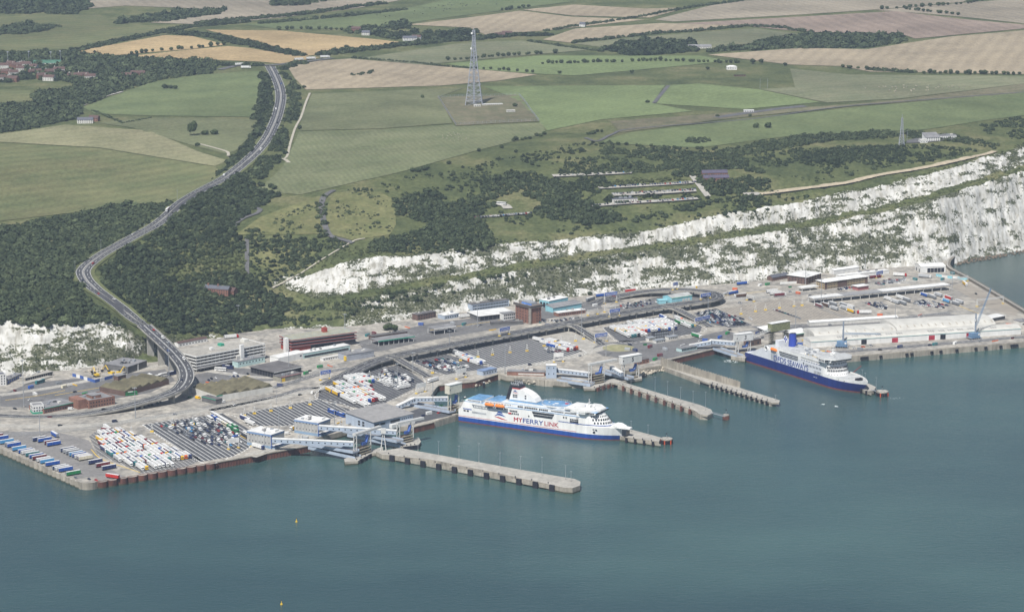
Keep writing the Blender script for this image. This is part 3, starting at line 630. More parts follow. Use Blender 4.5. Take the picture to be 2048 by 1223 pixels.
wood('tree_belt', [(558, 145), (575, 150), (600, 180), (600, 222), (580, 262), (572, 312), (556, 325), (520, 372), (470, 380), (500, 345), (545, 270), (572, 205)], 7.5, 2.8, 5.2, LEAFD, 'tree belt on the right bank of the dual carriageway', gap=(40, .42))
wood('village_trees', [(-60, 104), (130, 106), (250, 116), (420, 122), (440, 130), (425, 148), (330, 158), (245, 182), (160, 216), (150, 238), (60, 258), (-60, 275), (-60, 218), (66, 207), (68, 190), (120, 182), (140, 176), (165, 168), (100, 160), (60, 152), (50, 128), (-60, 124)], 9, 4.5, 7.5, LEAFD, 'thick trees around the village and down the left slope')
wood('woodland', [(-60, -30), (160, -20), (185, 15), (150, 30), (100, 28), (-60, 28)], 12, 5.5, 9, LEAFD, 'dark wood in the top left corner')
wood('woodland', [(215, 48), (262, 38), (350, 24), (452, 20), (442, 28), (330, 44)], 11, 5, 8, LEAFD, 'long narrow wood across the top left fields')
wood('woodland', [(-60, 62), (60, 50), (125, 54), (60, 68), (-60, 74)], 11, 5, 8, LEAFD, 'small dark wood at the far left edge')
wood('copse', [(1205, 100), (1240, 85), (1380, 83), (1395, 104), (1262, 113)], 9, 5, 8, LEAFD, 'round dark copse between green fields')
wood('copse', [(1480, 98), (1540, 80), (1640, 69), (1800, 73), (1812, 84), (1730, 96), (1560, 98), (1400, 106)], 9.5, 5, 8, LEAFD, 'long dark copse beside the large stubble field')
wood('copse', [(535, 12), (540, 2), (620, -12), (760, -30), (800, -20), (660, 2), (600, 12)], 12, 5, 8, LEAFD, 'dark copse touching the top edge')
wood('farm_wood', [(742, 55), (800, 42), (822, 50), (820, 62), (880, 64), (955, 56), (962, 72), (880, 80), (826, 83), (780, 80), (745, 70)], 10, 4.5, 7, LEAFD, 'trees around the white farmhouse', gap=(60, .40))
wood('farm_wood', [(690, 60), (745, 50), (750, 62), (700, 70)], 10, 4, 6, LEAFD, 'trees beside the red roofed farm')
wood('copse', [(700, 150), (745, 143), (752, 148), (705, 152)], 7, 2.5, 4.5, LEAFD, 'island of bushes in the stubble field')
wood('bushes', [(785, 402), (855, 380), (900, 388), (958, 392), (990, 408), (960, 428), (985, 478), (988, 500), (880, 508), (730, 505), (740, 482), (800, 470), (850, 462), (855, 446), (795, 432)], 5.6, 2.6, 4.6, LEAFD, 'dark thicket on the slope above the middle of the cliff', gap=(70, .36))
wood('bushes', [(972, 352), (1060, 342), (1125, 366), (1160, 398), (1120, 412), (1060, 400), (1040, 382), (985, 398), (962, 376)], 5.8, 2.6, 4.8, LEAFD, 'dark thicket below the top car park')
wood('bushes', [(1068, 425), (1090, 402), (1150, 390), (1200, 418), (1228, 432), (1180, 450), (1085, 436)], 5.6, 2.6, 4.8, LEAFD, 'rounded thicket left of the lowest car park')
wood('bushes', [(1180, 436), (1240, 420), (1320, 415), (1420, 402), (1545, 382), (1560, 408), (1450, 428), (1300, 440), (1200, 452)], 5.8, 2.4, 4.4, LEAFD, 'band of bushes along the upper cliff edge', gap=(60, .42))
wood('bushes', [(1340, 352), (1380, 332), (1480, 322), (1530, 345), (1542, 378), (1420, 396), (1404, 374), (1392, 356)], 5.8, 2.6, 4.8, LEAFD, 'dense bushes around the purple roofed block', gap=(45, .36))
wood('bushes', [(1180, 366), (1350, 356), (1378, 362), (1300, 370), (1190, 376)], 5.6, 2.2, 3.8, LEAFO, 'bushes between the car park strips', gap=(40, .42))
wood('bushes', [(1205, 402), (1230, 396), (1380, 388), (1400, 396), (1270, 404), (1215, 410)], 5.6, 2.4, 4.2, LEAFD, 'bushes hiding the visitor centre', gap=(40, .44))
wood('bushes', [(1430, 305), (1520, 285), (1620, 270), (1760, 262), (1810, 268), (1790, 276), (1660, 282), (1560, 300), (1500, 312), (1440, 318)], 6.2, 2.4, 4.2, LEAFD, 'dark scrub band along the foot of the long green field')
wood('bushes', [(1660, 322), (1670, 305), (1730, 294), (1790, 292), (1820, 306), (1812, 320), (1740, 322)], 5.0, 2.0, 3.4, LEAFD, 'large smooth dark thicket near the coastguard mast')
wood('bushes', [(1588, 318), (1600, 305), (1650, 300), (1655, 318), (1620, 325)], 5.2, 2.2, 3.6, LEAFD, 'oval thicket beside the large dark one')
wood('bushes', [(1812, 262), (1920, 272), (2000, 290), (1990, 298), (1920, 286), (1815, 276)], 6, 2.0, 3.6, LEAFD, 'scrub behind the coastguard station')
wood('bushes', [(1360, 284), (1380, 276), (1412, 276), (1424, 284), (1390, 288)], 5, 1.8, 3.2, LEAFD, 'ring of bushes in the long green field')
wood('hill_scrub', [(1120, 330), (1300, 292), (1440, 300), (1500, 322), (1360, 342), (1200, 350)], 5.5, 1.4, 3.4, LEAFD, 'scattered scrub above the car parks', gap=(30, .46))
wood('hill_scrub', [(1440, 318), (1600, 296), (1850, 290), (1960, 300), (1900, 318), (1700, 345), (1560, 352), (1470, 336)], 5.5, 1.2, 3.2, LEAFD, 'scattered scrub on the coastguard heath', gap=(28, .47))
wood('hill_scrub', [(668, 386), (860, 345), (980, 345), (930, 378), (790, 402), (790, 470), (710, 480), (655, 440)], 6, 1.0, 2.4, LEAFD, 'small bushes dotting the yellow grass slope', gap=(18, .55))
wood('hill_scrub', [(560, 430), (640, 394), (650, 470), (570, 468), (540, 452)], 6, 1.0, 2.4, LEAFD, 'small bushes left of the hill road', gap=(18, .52))
wood('hill_scrub', [(540, 590), (620, 530), (700, 495), (860, 505), (985, 495), (1120, 462), (1060, 480), (880, 502), (700, 512), (600, 560)], 6, 1.2, 2.4, LEAFO, 'scrub along the middle cliff edge', gap=(40, .50))
wood('hill_scrub', [(1960, 250), (2090, 225), (2090, 285), (2010, 300), (1985, 280)], 7, 1.6, 3.4, LEAFD, 'scrub on the cliff top at the right edge', gap=(50, .45))
wood('hill_scrub', [(900, 435), (1060, 428), (1080, 450), (1200, 455), (1100, 470), (990, 490), (985, 470)], 9, 1.0, 2.6, LEAFD, 'sparse bushes on the grass slope', gap=(30, .56))
wood('hill_scrub', [(860, 350), (1000, 318), (1180, 280), (1300, 294), (1200, 345), (1060, 342), (960, 356), (985, 398), (900, 388)], 7, 1.0, 2.8, LEAFD, 'bushes spread over the brow left of the car parks', gap=(26, .54))
wood('hill_scrub', [(1200, 410), (1420, 395), (1640, 372), (1640, 392), (1500, 428), (1260, 462), (1100, 474), (1160, 440)], 7, 1.2, 3.0, LEAFD, 'bushes along the grass above the upper cliff', gap=(28, .52))
wood('hill_scrub', [(1540, 350), (1700, 342), (1900, 322), (1860, 334), (1700, 362), (1560, 380)], 9, 1.0, 2.4, LEAFD, 'few bushes beside the sandy track', gap=(30, .6))
wood('hill_scrub', [(545, 588), (600, 612), (640, 610), (850, 574), (1000, 549), (1300, 503), (1300, 510), (1150, 536), (1000, 566), (850, 598), (700, 632), (600, 652), (540, 652)], 5, 1.3, 3.2, LEAFD, 'dense scrub on the slope below the cliff terrace', gap=(30, .44))
wood('village_trees', [(-20, 140), (60, 142), (130, 150), (200, 158), (160, 168), (60, 158), (-20, 170)], 11, 4, 6.5, LEAFD, 'trees between the village houses', gap=(60, .42))
wood('hill_scrub', [(985, 402), (1070, 430), (1040, 470), (990, 480)], 9, 1.4, 3.0, LEAFD, 'bushes on the grass right of the dark thicket', gap=(30, .52))
for px, lb in (([(860, 400), (960, 395), (1000, 405), (950, 436), (985, 470), (985, 505), (880, 512), (850, 470)], 'thicket filling the middle of the slope'), ([(1060, 344), (1200, 340), (1220, 372), (1180, 400), (1120, 398), (1085, 372)], 'thicket left of the second car park'), ([(1200, 300), (1330, 296), (1440, 302), (1420, 330), (1300, 345), (1230, 338)], 'broken thicket on the heath above the car parks'), ([(490, 455), (560, 472), (640, 482), (690, 500), (640, 516), (560, 560), (505, 552), (500, 500)], 'thicket along the lower hill right of the straight path'), ([(636, 396), (652, 392), (650, 470), (690, 484), (690, 494), (640, 478), (630, 440)], 'bushes following the hill road')):
 wood('bushes', px, 5.4, 1.8, 4.0, LEAFD, lb, gap=(26, .45))
# scrub rooted in the chalk
Xc, Yc, Zc, chc, stc = [a.ravel() for a in CL]
for nm, kk, rr, nmx, lb in (('cliff_scrub', (chc < .36) & (stc > .2) & (Zc > 6), (.5, 1.3), 8000, 'low scrub clinging to the chalk face'), ('ledge_scrub', (np.abs(chc + .6) < .2) & (stc < .26) & (Zc > 12) & (bil(HH, Xc, Yc) > .93), (.8, 2.0), 1000, 'bushes growing along the cliff terrace')):
 ii = np.nonzero(kk)[0]; uu, vv = to_px(Xc[ii], Yc[ii], Zc[ii]); ii = ii[(uu > -40) & (uu < 2090)]
 ii = rng.permutation(ii)[:nmx]; p = np.stack([Xc[ii] + rng.uniform(-1.5, 1.5, len(ii)), Yc[ii] + rng.uniform(-1.5, 1.5, len(ii)), Zc[ii]], 1); p[:, 2] = T(p[:, 0], p[:, 1])
 r = rng.uniform(*rr, len(p)); p[:, 2] -= r * .4; clumps(nm, p, r, SMALL, LEAFO, lb, 'scrub')
# hedges that read as one line each
def hedge(px, wd, r0, r1, label, sp=None):
 c = Gm(dens(px, 6, False)); sp = sp or (r0 + r1) * .55; q = spline(c, sp); out = []
 for k in range(max(1, int(wd / sp))):
  j = q.copy(); j[:, :2] += rng.normal(0, wd * .3, (len(j), 2)); out.append(j)
 p = np.concatenate(out); p = p[rng.random(len(p)) > .06]; p[:, 2] = T(p[:, 0], p[:, 1]); r = rng.uniform(r0, r1, len(p)); p[:, 2] -= r * .3
 return clumps('hedge', p, r, BIG if r1 > 3 else SMALL, LEAFD, label, 'hedge', kind=None)
for px, wd, r0, r1, lb in [
 ([(145, 104), (230, 85), (320, 67), (375, 56), (420, 51), (490, 45)], 14, 3.5, 6.5, 'tall bushy hedge along the upper side of the left wheat field'),
 ([(325, 64), (430, 75), (515, 94), (600, 112)], 22, 4, 7, 'broad dark hedge between the two wheat fields by the junction'),
 ([(395, 48), (515, 38), (620, 28), (700, 16), (765, 8)], 12, 4, 6.5, 'far hedge running up to the top edge'),
 ([(520, 48), (600, 42), (680, 33), (745, 28), (812, 20)], 10, 3.5, 6, 'hedge along the top of the cattle pasture'),
 ([(680, 107), (742, 99), (817, 90), (893, 83), (965, 78)], 16, 4, 7, 'thick hedge sloping down from the farm wood'),
 ([(650, 110), (680, 104), (690, 100)], 24, 4, 7, 'tree clump where the wheat field meets the stubble'),
 ([(972, 76), (1025, 72), (1092, 71)], 22, 4, 6.5, 'wide hedge right of the red roofed houses'),
 ([(1096, 62), (1160, 52), (1247, 40), (1390, 14), (1503, 0)], 8, 3, 5, 'long thin hedge rising to the top right'),
 ([(1054, 82), (1127, 94), (1206, 104)], 7, 2.5, 4.5, 'hedge leading to the round copse'),
 ([(1144, 86), (1202, 80), (1315, 67), (1380, 64), (1440, 58), (1499, 52), (1568, 57), (1622, 66)], 8, 3, 5.5, 'hedge framing the dull green field'),
 ([(704, 116), (793, 123), (845, 128), (886, 133), (941, 137)], 5, 2.0, 3.6, 'low hedge between stubble and pale pasture'),
 ([(1743, 141), (1829, 146)], 8, 3.5, 5.5, 'thick hedge under the large stubble field'),
 ([(565, 140), (590, 128), (608, 128)], 14, 4, 6, 'trees beside the road junction'),
 ([(385, 127), (440, 130), (520, 132)], 10, 3.5, 5.5, 'trees behind the junction road'),
 ([(185, 222), (215, 233), (245, 247), (300, 237)], 4, 1.8, 3, 'trimmed hedge around the paddocks'),
 ([(160, 210), (200, 196), (240, 182)], 5, 1.8, 3, 'trimmed hedge along the village lane')]: hedge(px, wd, r0, r1, lb)
# trees that can be told apart
TREE_C = []
for k in range(6):
 v, f = crown(60 + k, 1, 110, .3, .85); me = bpy.data.meshes.new('crown'); me.from_pydata(v.tolist(), [], f.tolist()); me.materials.append(LEAFD if k % 2 else LEAF); me.update(); TREE_C.append(me)
trk = MB(); trk.tube((0, 0, -.3), (.02, 0, .55), .09, BARK, 6, .05)
for a in range(3): trk.tube((.02, 0, .45), (.3 * math.cos(a * 2.1), .3 * math.sin(a * 2.1), .95), .045, BARK, 4, .02)
_to = trk.build('trunk'); TRUNK = _to.data; bpy.data.objects.remove(_to)
def tree(x, y, r, label, group, name='tree', lift=.25, z=None):
 z = float(T(x, y)) if z is None else z
 o = thing(name, (x, y, z), label, 'tree' if name != 'bush' else 'bush', group, rng.uniform(0, 6.28)); o.scale = (r, r, r * rng.uniform(.85, 1.15))
 for nm, me in (('trunk', TRUNK), ('crown', TREE_C[rng.integers(0, 6)])):
  c = bpy.data.objects.new(nm, me); COL.objects.link(c); c.parent = o
  if nm == 'crown': c.location = (0, 0, lift)
 return o
def tree_row(px, n, r0, r1, where, group, jit=2.5, name='tree', lift=.25):
 c = Gm(dens(px, 5, False)); d = np.concatenate([[0], np.cumsum(np.hypot(*np.diff(c[:, :2], axis=0).T))])
 s = (np.arange(n) + .5 + rng.uniform(-.3, .3, n)) / n * d[-1]
 for i, k in enumerate(s):
  x = np.interp(k, d, c[:, 0]) + rng.normal(0, jit * .4); y = np.interp(k, d, c[:, 1]) + rng.normal(0, jit)
  tree(x, y, rng.uniform(r0, r1), f'{nth(i)} {name} from the left {where}', group, name, lift)
tree_row([(255, 111), (310, 103), (380, 98), (450, 90)], 15, 2.6, 4.6, 'dividing the ripe wheat field', 'trees dividing the wheat field')
tree_row([(893, 121), (938, 119), (972, 115), (1054, 110), (1085, 108)], 20, 2.4, 4.4, 'between pale pasture and bright ley', 'upper row of small trees by the ley')
tree_row([(1082, 128), (1140, 127), (1206, 125), (1245, 125)], 18, 2.4, 4.2, 'across the middle of the bright ley', 'row of small trees across the ley')
tree_row([(1262, 124), (1320, 122), (1380, 124), (1485, 127)], 24, 2.4, 4.2, 'at the right end of the bright ley', 'row of small trees at the end of the ley')
tree_row([(945, 138), (982, 139), (1068, 146)], 9, 2.2, 3.8, 'below the bright ley beside the stubble', 'small trees below the ley')
tree_row([(1681, 134), (1700, 137), (1735, 140)], 5, 3, 5, 'at the left end of the stubble hedge', 'trees along the large stubble field')
tree_row([(1840, 147), (1898, 148), (1980, 149), (2046, 150)], 18, 2.8, 4.8, 'under the right end of the large stubble field', 'trees along the right of the stubble field')
tree_row([(1757, 20), (1805, 17), (1863, 14), (1932, 8), (1966, 2)], 18, 3, 5, 'along the upper right field boundary', 'trees on the upper right boundary')
tree_row([(1808, 19), (1860, 25), (1918, 31)], 12, 2.8, 4.6, 'beside the reddish ploughed field', 'trees beside the ploughed field')
tree_row([(1003, 22), (1035, 17), (1060, 15)], 7, 3, 5, 'along the thin far stubble field', 'trees along the thin stubble field')
tree_row([(555, 60), (610, 58), (700, 62)], 12, 3, 5, 'under the cattle pasture', 'trees under the cattle pasture')
tree_row([(505, 371), (530, 372), (556, 380)], 4, 2.6, 4.4, 'at the corner of the mown field', 'trees at the corner of the mown field')
tree_row([(1018, 285), (1040, 280), (1065, 276), (1092, 268)], 8, 2.6, 4.2, 'among those below the bright green field', 'clump of round bushes below the field', 4, 'bush', 0)
tree_row([(1172, 270), (1190, 268), (1206, 264)], 6, 2.4, 4.2, 'among those at the bend of the thin lane', 'bushes at the bend of the lane', 4, 'bush', 0)
tree_row([(820, 345), (845, 340), (860, 336)], 6, 2.4, 3.8, 'among those on the brow below the mown field', 'bushes on the brow', 3, 'bush', 0)
tree_row([(1200, 288), (1240, 290), (1300, 294), (1400, 300), (1440, 298)], 16, 1.8, 3.4, 'among those edging the long green field', 'bushes edging the long green field', 4, 'bush', 0)
tree_row([(320, 178), (335, 177), (352, 179)], 4, 3, 4.6, 'in the green field left of the carriageway', 'small trees in the green field')
for u, v, r, lb in [(958, 303, 2.8, 'single round bush on the mown field edge'), (1003, 296, 2.8, 'single round bush right of the first one'), (1032, 305, 2.6, 'single bush on the rough slope below the field'), (898, 328, 3.4, 'lone dark bush on the grassy brow'), (1110, 107, 5.0, 'lone tree standing on the pale pasture'), (1264, 147, 3.6, 'lone tree right of the ley tree rows'), (1119, 148, 3.4, 'lone small tree at the tip of the stubble field'), (845, 196, 3, 'lone bush left of the tower compound'), (1030, 214, 4, 'dark tree inside the tower compound'), (1512, 256, 4.4, 'left bush of the pair in the long green field'), (1536, 256, 5.0, 'right bush of the pair in the long green field'), (1295, 206, 3.6, 'bush at the foot of the short grey track'), (1415, 140, 3.6, 'tree above the white aerial station'), (1505, 128, 5, 'large tree above the aerial station'), (1522, 127, 4, 'smaller tree beside the large one'), (1570, 132, 3.5, 'lone tree on the pale pasture boundary'), (395, 292, 3.8, 'bush left of the pale field track'), (410, 270, 5.5, 'large round bush beside the lone pine'), (430, 269, 6.0, 'right half of the large round bush'), (608, 176, 3.5, 'bush at the end of the chalk track'), (1435, 234, 3, 'small bush at the end of the old runway'), (1500, 233, 2.6, 'small bush below the old runway'), (600, 258, 3, 'small bush beside the chalk track')]:
 g = G(u, v); tree(g.x, g.y, r, lb, None, 'bush' if 'bush' in lb else 'tree', 0 if 'bush' in lb else .3)
for k, u in enumerate((380, 388)):
 g = G(u, 272); o = tree(g.x, g.y, 4.5, ['tall pine with bare trunk in the dull pasture', 'second bare trunked pine beside the round bush'][k], None, 'pine_tree', 1.2); o.children[0].scale = (1, 1, 2.6)
# ================================================================ PORT GROUND
ZA = 6.0
def A(u, v, dz=0.0): return P(u, v, ZA + dz)
def AP(px, z=ZA): return [tuple(P(u, v, z))[:2] for u, v in px]
QUAY = [(-900, 875), (-260, 785), (0, 893), (158, 960), (186, 959), (195, 963), (420, 925), (592, 895), (618, 890), (612, 881), (700, 858), (760, 852), (826, 853), (867, 843), (915, 828), (905, 812), (872, 812), (862, 790), (876, 770), (950, 762), (996, 747), (1012, 752), (1090, 760), (1130, 764), (1165, 763), (1215, 745), (1278, 737), (1322, 730), (1345, 717), (1432, 696), (1450, 691), (1470, 706), (1500, 706), (1535, 694), (1600, 694), (1672, 714), (2048, 683), (2135, 676)]
BACK = [(2048, 623), (1990, 587), (1940, 557), (1896, 532), (1903, 521)] + [(u, v - 12) for u, v in BASE[::-1]]
CONCY = mat('apron_concrete', (.375, .348, .298), .85, .24, 17, (.19, .181, .165), 4)
PORTM = mat('port_asphalt', (.135, .133, .132), .85, .13, 14, size2=3)
LOTM = mat('lot_asphalt', (.072, .074, .080), .85, .12, 12, size2=3)
QWALL = mat('quay_concrete', (.36, .33, .275), .9, .2, 3, (.23, .21, .175), 12)
RUST = streak(mat('rusty_sheet_pile', (.160, .066, .045), .85, .2, 2.5, (.080, .040, .036), 9)); WEED = mat('tide_weed', (.075, .078, .05), .8, .25, 2, (.045, .05, .035)); streak(QWALL, .15)
DARK = mat('dark_rubber', (.018, .019, .026), .8, .2, 1.5)
STEELW = mat('white_steel', (.55, .55, .53), .45, .07, 3)
GALV = mat('galvanised', (.34, .36, .38), .5, .1, 2, metal=.3)
mb = MB(); mb.prism(AP(QUAY + BACK), -8, 1.6, WEED); mb.prism(AP(QUAY + BACK), 1.6, ZA, QWALL, CONCY); o = mb.build('port_apron', kind='structure'); o['label'] = 'broad concrete apron of the ferry port'
def sheet(name, px, m, label=None, dz=.03, parent=None):
 mb = MB(); pts = AP(px);
 a = sum(pts[i][0] * pts[(i + 1) % len(pts)][1] - pts[(i + 1) % len(pts)][0] * pts[i][1] for i in range(len(pts)))
 if a < 0: pts = pts[::-1]
 mb.face([(x, y, ZA + dz) for x, y in pts], m); o = mb.build(name, parent, kind='structure')
 if label: o['label'] = label
 return o
def stripes(parent, px, a, b, sp, wd, m=None, off=0.0, dz=.06, dash=None, name='lane_marking'):
 """parallel painted lines across a lot, along a->b"""
 poly = np.array(AP(px)); a = np.array(tuple(A(*a))[:2]); b = np.array(tuple(A(*b))[:2]); d = (b - a) / np.linalg.norm(b - a); n = np.array([-d[1], d[0]])
 pn = poly @ n; pd = poly @ d; mb = MB(); k = pn.min() + off + .4
 while k < pn.max() - .3:
  c = []
  for i in range(len(poly)):
   j = (i + 1) % len(poly)
   if (pn[i] - k) * (pn[j] - k) < 0: c.append(pd[i] + (k - pn[i]) / (pn[j] - pn[i]) * (pd[j] - pd[i]))
  c.sort()
  for s, e in zip(c[::2], c[1::2]):
   segs = [(s, e)] if not dash else [(t, min(t + dash[1], e)) for t in np.arange(s, e, dash[0])]
   for s2, e2 in segs:
    q = [d * s2 + n * (k - wd / 2), d * e2 + n * (k - wd / 2), d * e2 + n * (k + wd / 2), d * s2 + n * (k + wd / 2)]
    mb.face([(x, y, ZA + dz) for x, y in q], m or WLINE)
  k += sp
 return mb.build(name, parent, kind='stuff') if mb.f else None
def aline(px, wd, m, dz=.05, step=5, name='road', label=None, kind='structure', parent=None, dash=None, off=0.0):
 c = spline([tuple(A(u, v)) for u, v in px], step); return ribbon(name, c, off - wd / 2, off + wd / 2, m, parent, kind, dz=dz, label=label, dash=dash)
LW = mat('worn_lane_paint', (.40, .40, .385), .8, .15, 6)
L1 = [(285, 849), (445, 826), (515, 868), (500, 893), (465, 912), (400, 923)]; DIR = ((285, 849), (398, 922))
L2 = [(481, 827), (637, 798), (712, 822), (661, 837), (571, 851), (520, 851), (491, 835)]
L3 = [(640, 776), (690, 750), (765, 735), (800, 728), (850, 765), (775, 803), (735, 820), (636, 797)]
L5 = [(822, 722), (894, 708), (990, 737), (906, 751), (870, 743)]
L6 = [(880, 702), (955, 684), (1075, 676), (1172, 704), (1100, 722), (1005, 738)]
L7 = [(1205, 655), (1325, 631), (1404, 652), (1400, 664), (1310, 680), (1240, 684)]
L8 = [(1388, 626), (1432, 616), (1505, 650), (1460, 655), (1410, 645)]
for px, lb in ((L1, 'striped car waiting lanes beside the left lorry park'), (L2, 'empty striped waiting lanes behind the blue roofed blocks'), (L3, 'dark lot packed with lorries and cars in the middle'), (L5, 'small car lot under the ramp bend'), (L6, 'wide striped lot below the elevated road'), (L7, 'lorry lot under the elevated road'), (L8, 'dark car lot below the bend of the elevated road')):
 o = sheet('parking_lot', px, LOTM, lb); stripes(o, px, *DIR, 4.6, 1.1 if px in (L1, L2, L6) else .35, LW)
for px in (L1, L2, L3, L5, L6, L7): aline(px + [px[0]], 1.0, WLINE, .09, 3, 'dashed_marking', 'dashed white border of a striped lot', 'stuff', None, (2, 1))
o = sheet('lorry_park', [(178, 872), (205, 853), (250, 860), (330, 888), (405, 918), (372, 933), (285, 946), (196, 908)], PORTM, 'paved lorry park on the left quay'); stripes(o, [(178, 872), (205, 853), (250, 860), (330, 888), (405, 918), (372, 933), (285, 946), (196, 908)], *DIR, 4.0, .3, WLINE)
sheet('trailer_yard', [(-230, 778), (0, 862), (110, 862), (178, 880), (205, 930), (250, 952), (190, 962), (160, 958), (0, 890), (-228, 792)], mat('yard_asphalt', (.215, .205, .195), .85, .14, 16, (.16, .155, .15), 3), 'grey yard where blue trailers are parked')
sheet('light_concrete_lot', [(1075, 674), (1140, 662), (1192, 684), (1190, 697), (1165, 703), (1085, 681)], CONC, 'pale concrete lot beside the ramp')
L9 = [(1440, 618), (1565, 597), (1720, 630), (1700, 640), (1620, 643), (1515, 650)]
o = sheet('waiting_lanes', L9, mat('lane_concrete', (.30, .27, .225), .85, .12, 10, size2=3), 'tan concrete waiting lanes right of the dark car lot'); stripes(o, L9, (1440, 618), (1520, 650), 4.2, .7, LOTM)
o = sheet('waiting_lanes', [(1900, 572), (1935, 566), (2040, 618), (2030, 632), (1985, 620)], mat('lane_concrete', (.3, .27, .225)), 'exit lanes along the right sea wall'); stripes(o, [(1900, 572), (1935, 566), (2040, 618), (2030, 632), (1985, 620)], (1900, 572), (1985, 620), 4.0, .5, LOTM)
sheet('dark_yard', [(1290, 600), (1330, 590), (1395, 588), (1405, 602), (1330, 612), (1240, 622), (1215, 616)], PORTM, 'dark yard around the turquoise shed')
sheet('dark_yard', [(1195, 690), (1250, 680), (1320, 686), (1400, 672), (1450, 660), (1480, 668), (1450, 690), (1345, 715), (1300, 722), (1210, 712), (1180, 700)], PORTM, 'dark roundabout area behind the central berth')
sheet('dark_yard', [(716, 682), (850, 648), (960, 634), (1100, 612), (1195, 600), (1205, 616), (1000, 656), (850, 682), (770, 700), (730, 706)], PORTM, 'dark tarmac between cliff foot and elevated road')
sheet('dark_yard', [(1500, 652), (1640, 646), (1790, 640), (1900, 628), (1960, 632), (1800, 650), (1620, 664), (1530, 664)], PORTM, 'dark tarmac behind the white sheds')
sheet('dark_yard', [(390, 748), (470, 735), (545, 740), (560, 760), (470, 765), (395, 770)], PORTM, 'dark yard in front of the multi storey car park')
sheet('dark_yard', [(0, 790), (60, 765), (200, 752), (330, 738), (350, 760), (300, 785), (180, 805), (60, 815), (0, 812)], PORTM, 'worn lanes of the old customs yard')
sheet('dark_yard', [(800, 828), (850, 812), (895, 818), (905, 830), (868, 838), (826, 848)], LOTM, 'dark yard by the arrivals hall')
for px, wd, m, lb in [([(-100, 846), (80, 853), (190, 849), (300, 836), (430, 817), (560, 795), (640, 775), (690, 750), (720, 735)], 13, CONC, 'pale service road through the port'),
 ([(640, 775), (600, 778), (560, 790), (480, 808), (420, 820)], 8, PORTM, 'dark access road by the fence'), ([(500, 912), (640, 862), (720, 835), (800, 815), (850, 780), (900, 752), (1000, 738), (1110, 722), (1190, 700), (1235, 688)], 14, CONC, 'pale road along the berth fronts'),
 ([(545, 775), (650, 745), (700, 735)], 9, PORTM, 'grey road rising to the elevated road'), ([(720, 690), (850, 668), (1000, 640), (1150, 612), (1240, 600)], 12, PORTM, 'back road along the cliff foot'), ([(1440, 605), (1560, 585), (1700, 575), (1850, 560)], 12, CONC, 'pale road at the back of the right yard'), ([(1480, 665), (1560, 655), (1640, 648), (1760, 640), (1900, 625)], 9, PORTM, 'road behind the long white sheds'), ([(1490, 708), (1600, 702), (1680, 703), (1850, 690), (2060, 672)], 11, PORTM, 'quayside road in front of the white sheds'), ([(0, 790), (100, 775), (220, 752), (330, 730), (420, 742), (540, 755), (640, 740)], 10, CONC, 'lane past the demolition site')]:
 o = aline(px, wd, m, .045, label=lb); aline(px, .35, WLINE, .075, 4, 'lane_marking', None, None, o, (2, 1)); aline(px, .25, WLINE, .075, 4, 'edge_marking', None, None, o, None, wd / 2 - .5)
for px in ([(10, 800), (80, 790), (130, 780)], [(110, 790), (180, 778), (240, 768)], [(182, 898), (205, 918), (280, 944)], [(405, 768), (470, 758), (500, 750)], [(860, 660), (930, 650), (1000, 640)], [(1440, 592), (1520, 583), (1560, 578)], [(1900, 604), (1940, 620), (1990, 640)], [(480, 870), (505, 884), (500, 893)], [(700, 838), (712, 832), (705, 846)]): aline(px, .9, YLINE, .1, 4, 'yellow_marking', 'yellow line painted on the apron')
mb = MB()
c = A(1237, 696); mb.prism([(c.x + 17 * math.cos(t), c.y + 17 * math.sin(t)) for t in np.arange(0, 6.28, .3)], ZA, ZA + .25, CONC, field_mat('dry_grass', (.26, .24, .15), (.2, .2, .11), 6)); o = mb.build('roundabout_island', kind='structure'); o['label'] = 'oval roundabout island in the dark tarmac'
# ---------------------------------------------------------------- quay walls
def wtag(o, label, cat='quay wall', group=None): return tag(o, label, cat, group)
def sheet_pile(name, a, b, label, m=RUST, ht=6.0, zt=None):
 zt = ZA if zt is None else zt
 F, L = frame(P(*a, zt), P(*b, zt)); mb = MB(); n = max(2, int(L / 1.6)); y = -.6
 xs_ = np.linspace(0, L, n * 2 + 1); pts = []
 for i, x in enumerate(xs_): pts.append((x, -.35 if (i // 1) % 2 else -1.15))
 for i in range(len(pts) - 1):
  p, q = pts[i], pts[i + 1]; mb.face([F @ Vector((p[0], p[1], -ht - 2)), F @ Vector((q[0], q[1], -ht - 2)), F @ Vector((q[0], q[1], -.35)), F @ Vector((p[0], p[1], -.35))], m)
 o = wtag(mb.build(name), label)
 mb = MB(); mb.box(0, -1.3, -.5, L, .6, .25, QWALL, F); mb.build('coping', o); return o
sheet_pile('sheet_pile_wall', (430, 924), (592, 895), 'rusty sheet pile quay wall beside the near linkspan')
sheet_pile('sheet_pile_wall', (592, 895), (619, 890), 'short rusty return of wall beside the walkway support')
sheet_pile('sheet_pile_wall', (826, 853), (867, 843), 'rusty sheet pile wall below the arrivals hall')
sheet_pile('sheet_pile_wall', (876, 770), (950, 762), 'broken row of rusty piles behind the berth tower')
sheet_pile('sheet_pile_wall', (950, 762), (996, 747), 'rusty wall at the back of the white ferry basin')
sheet_pile('sheet_pile_wall', (1345, 717), (1432, 696), 'low dark pile wall at the back of the next basin')
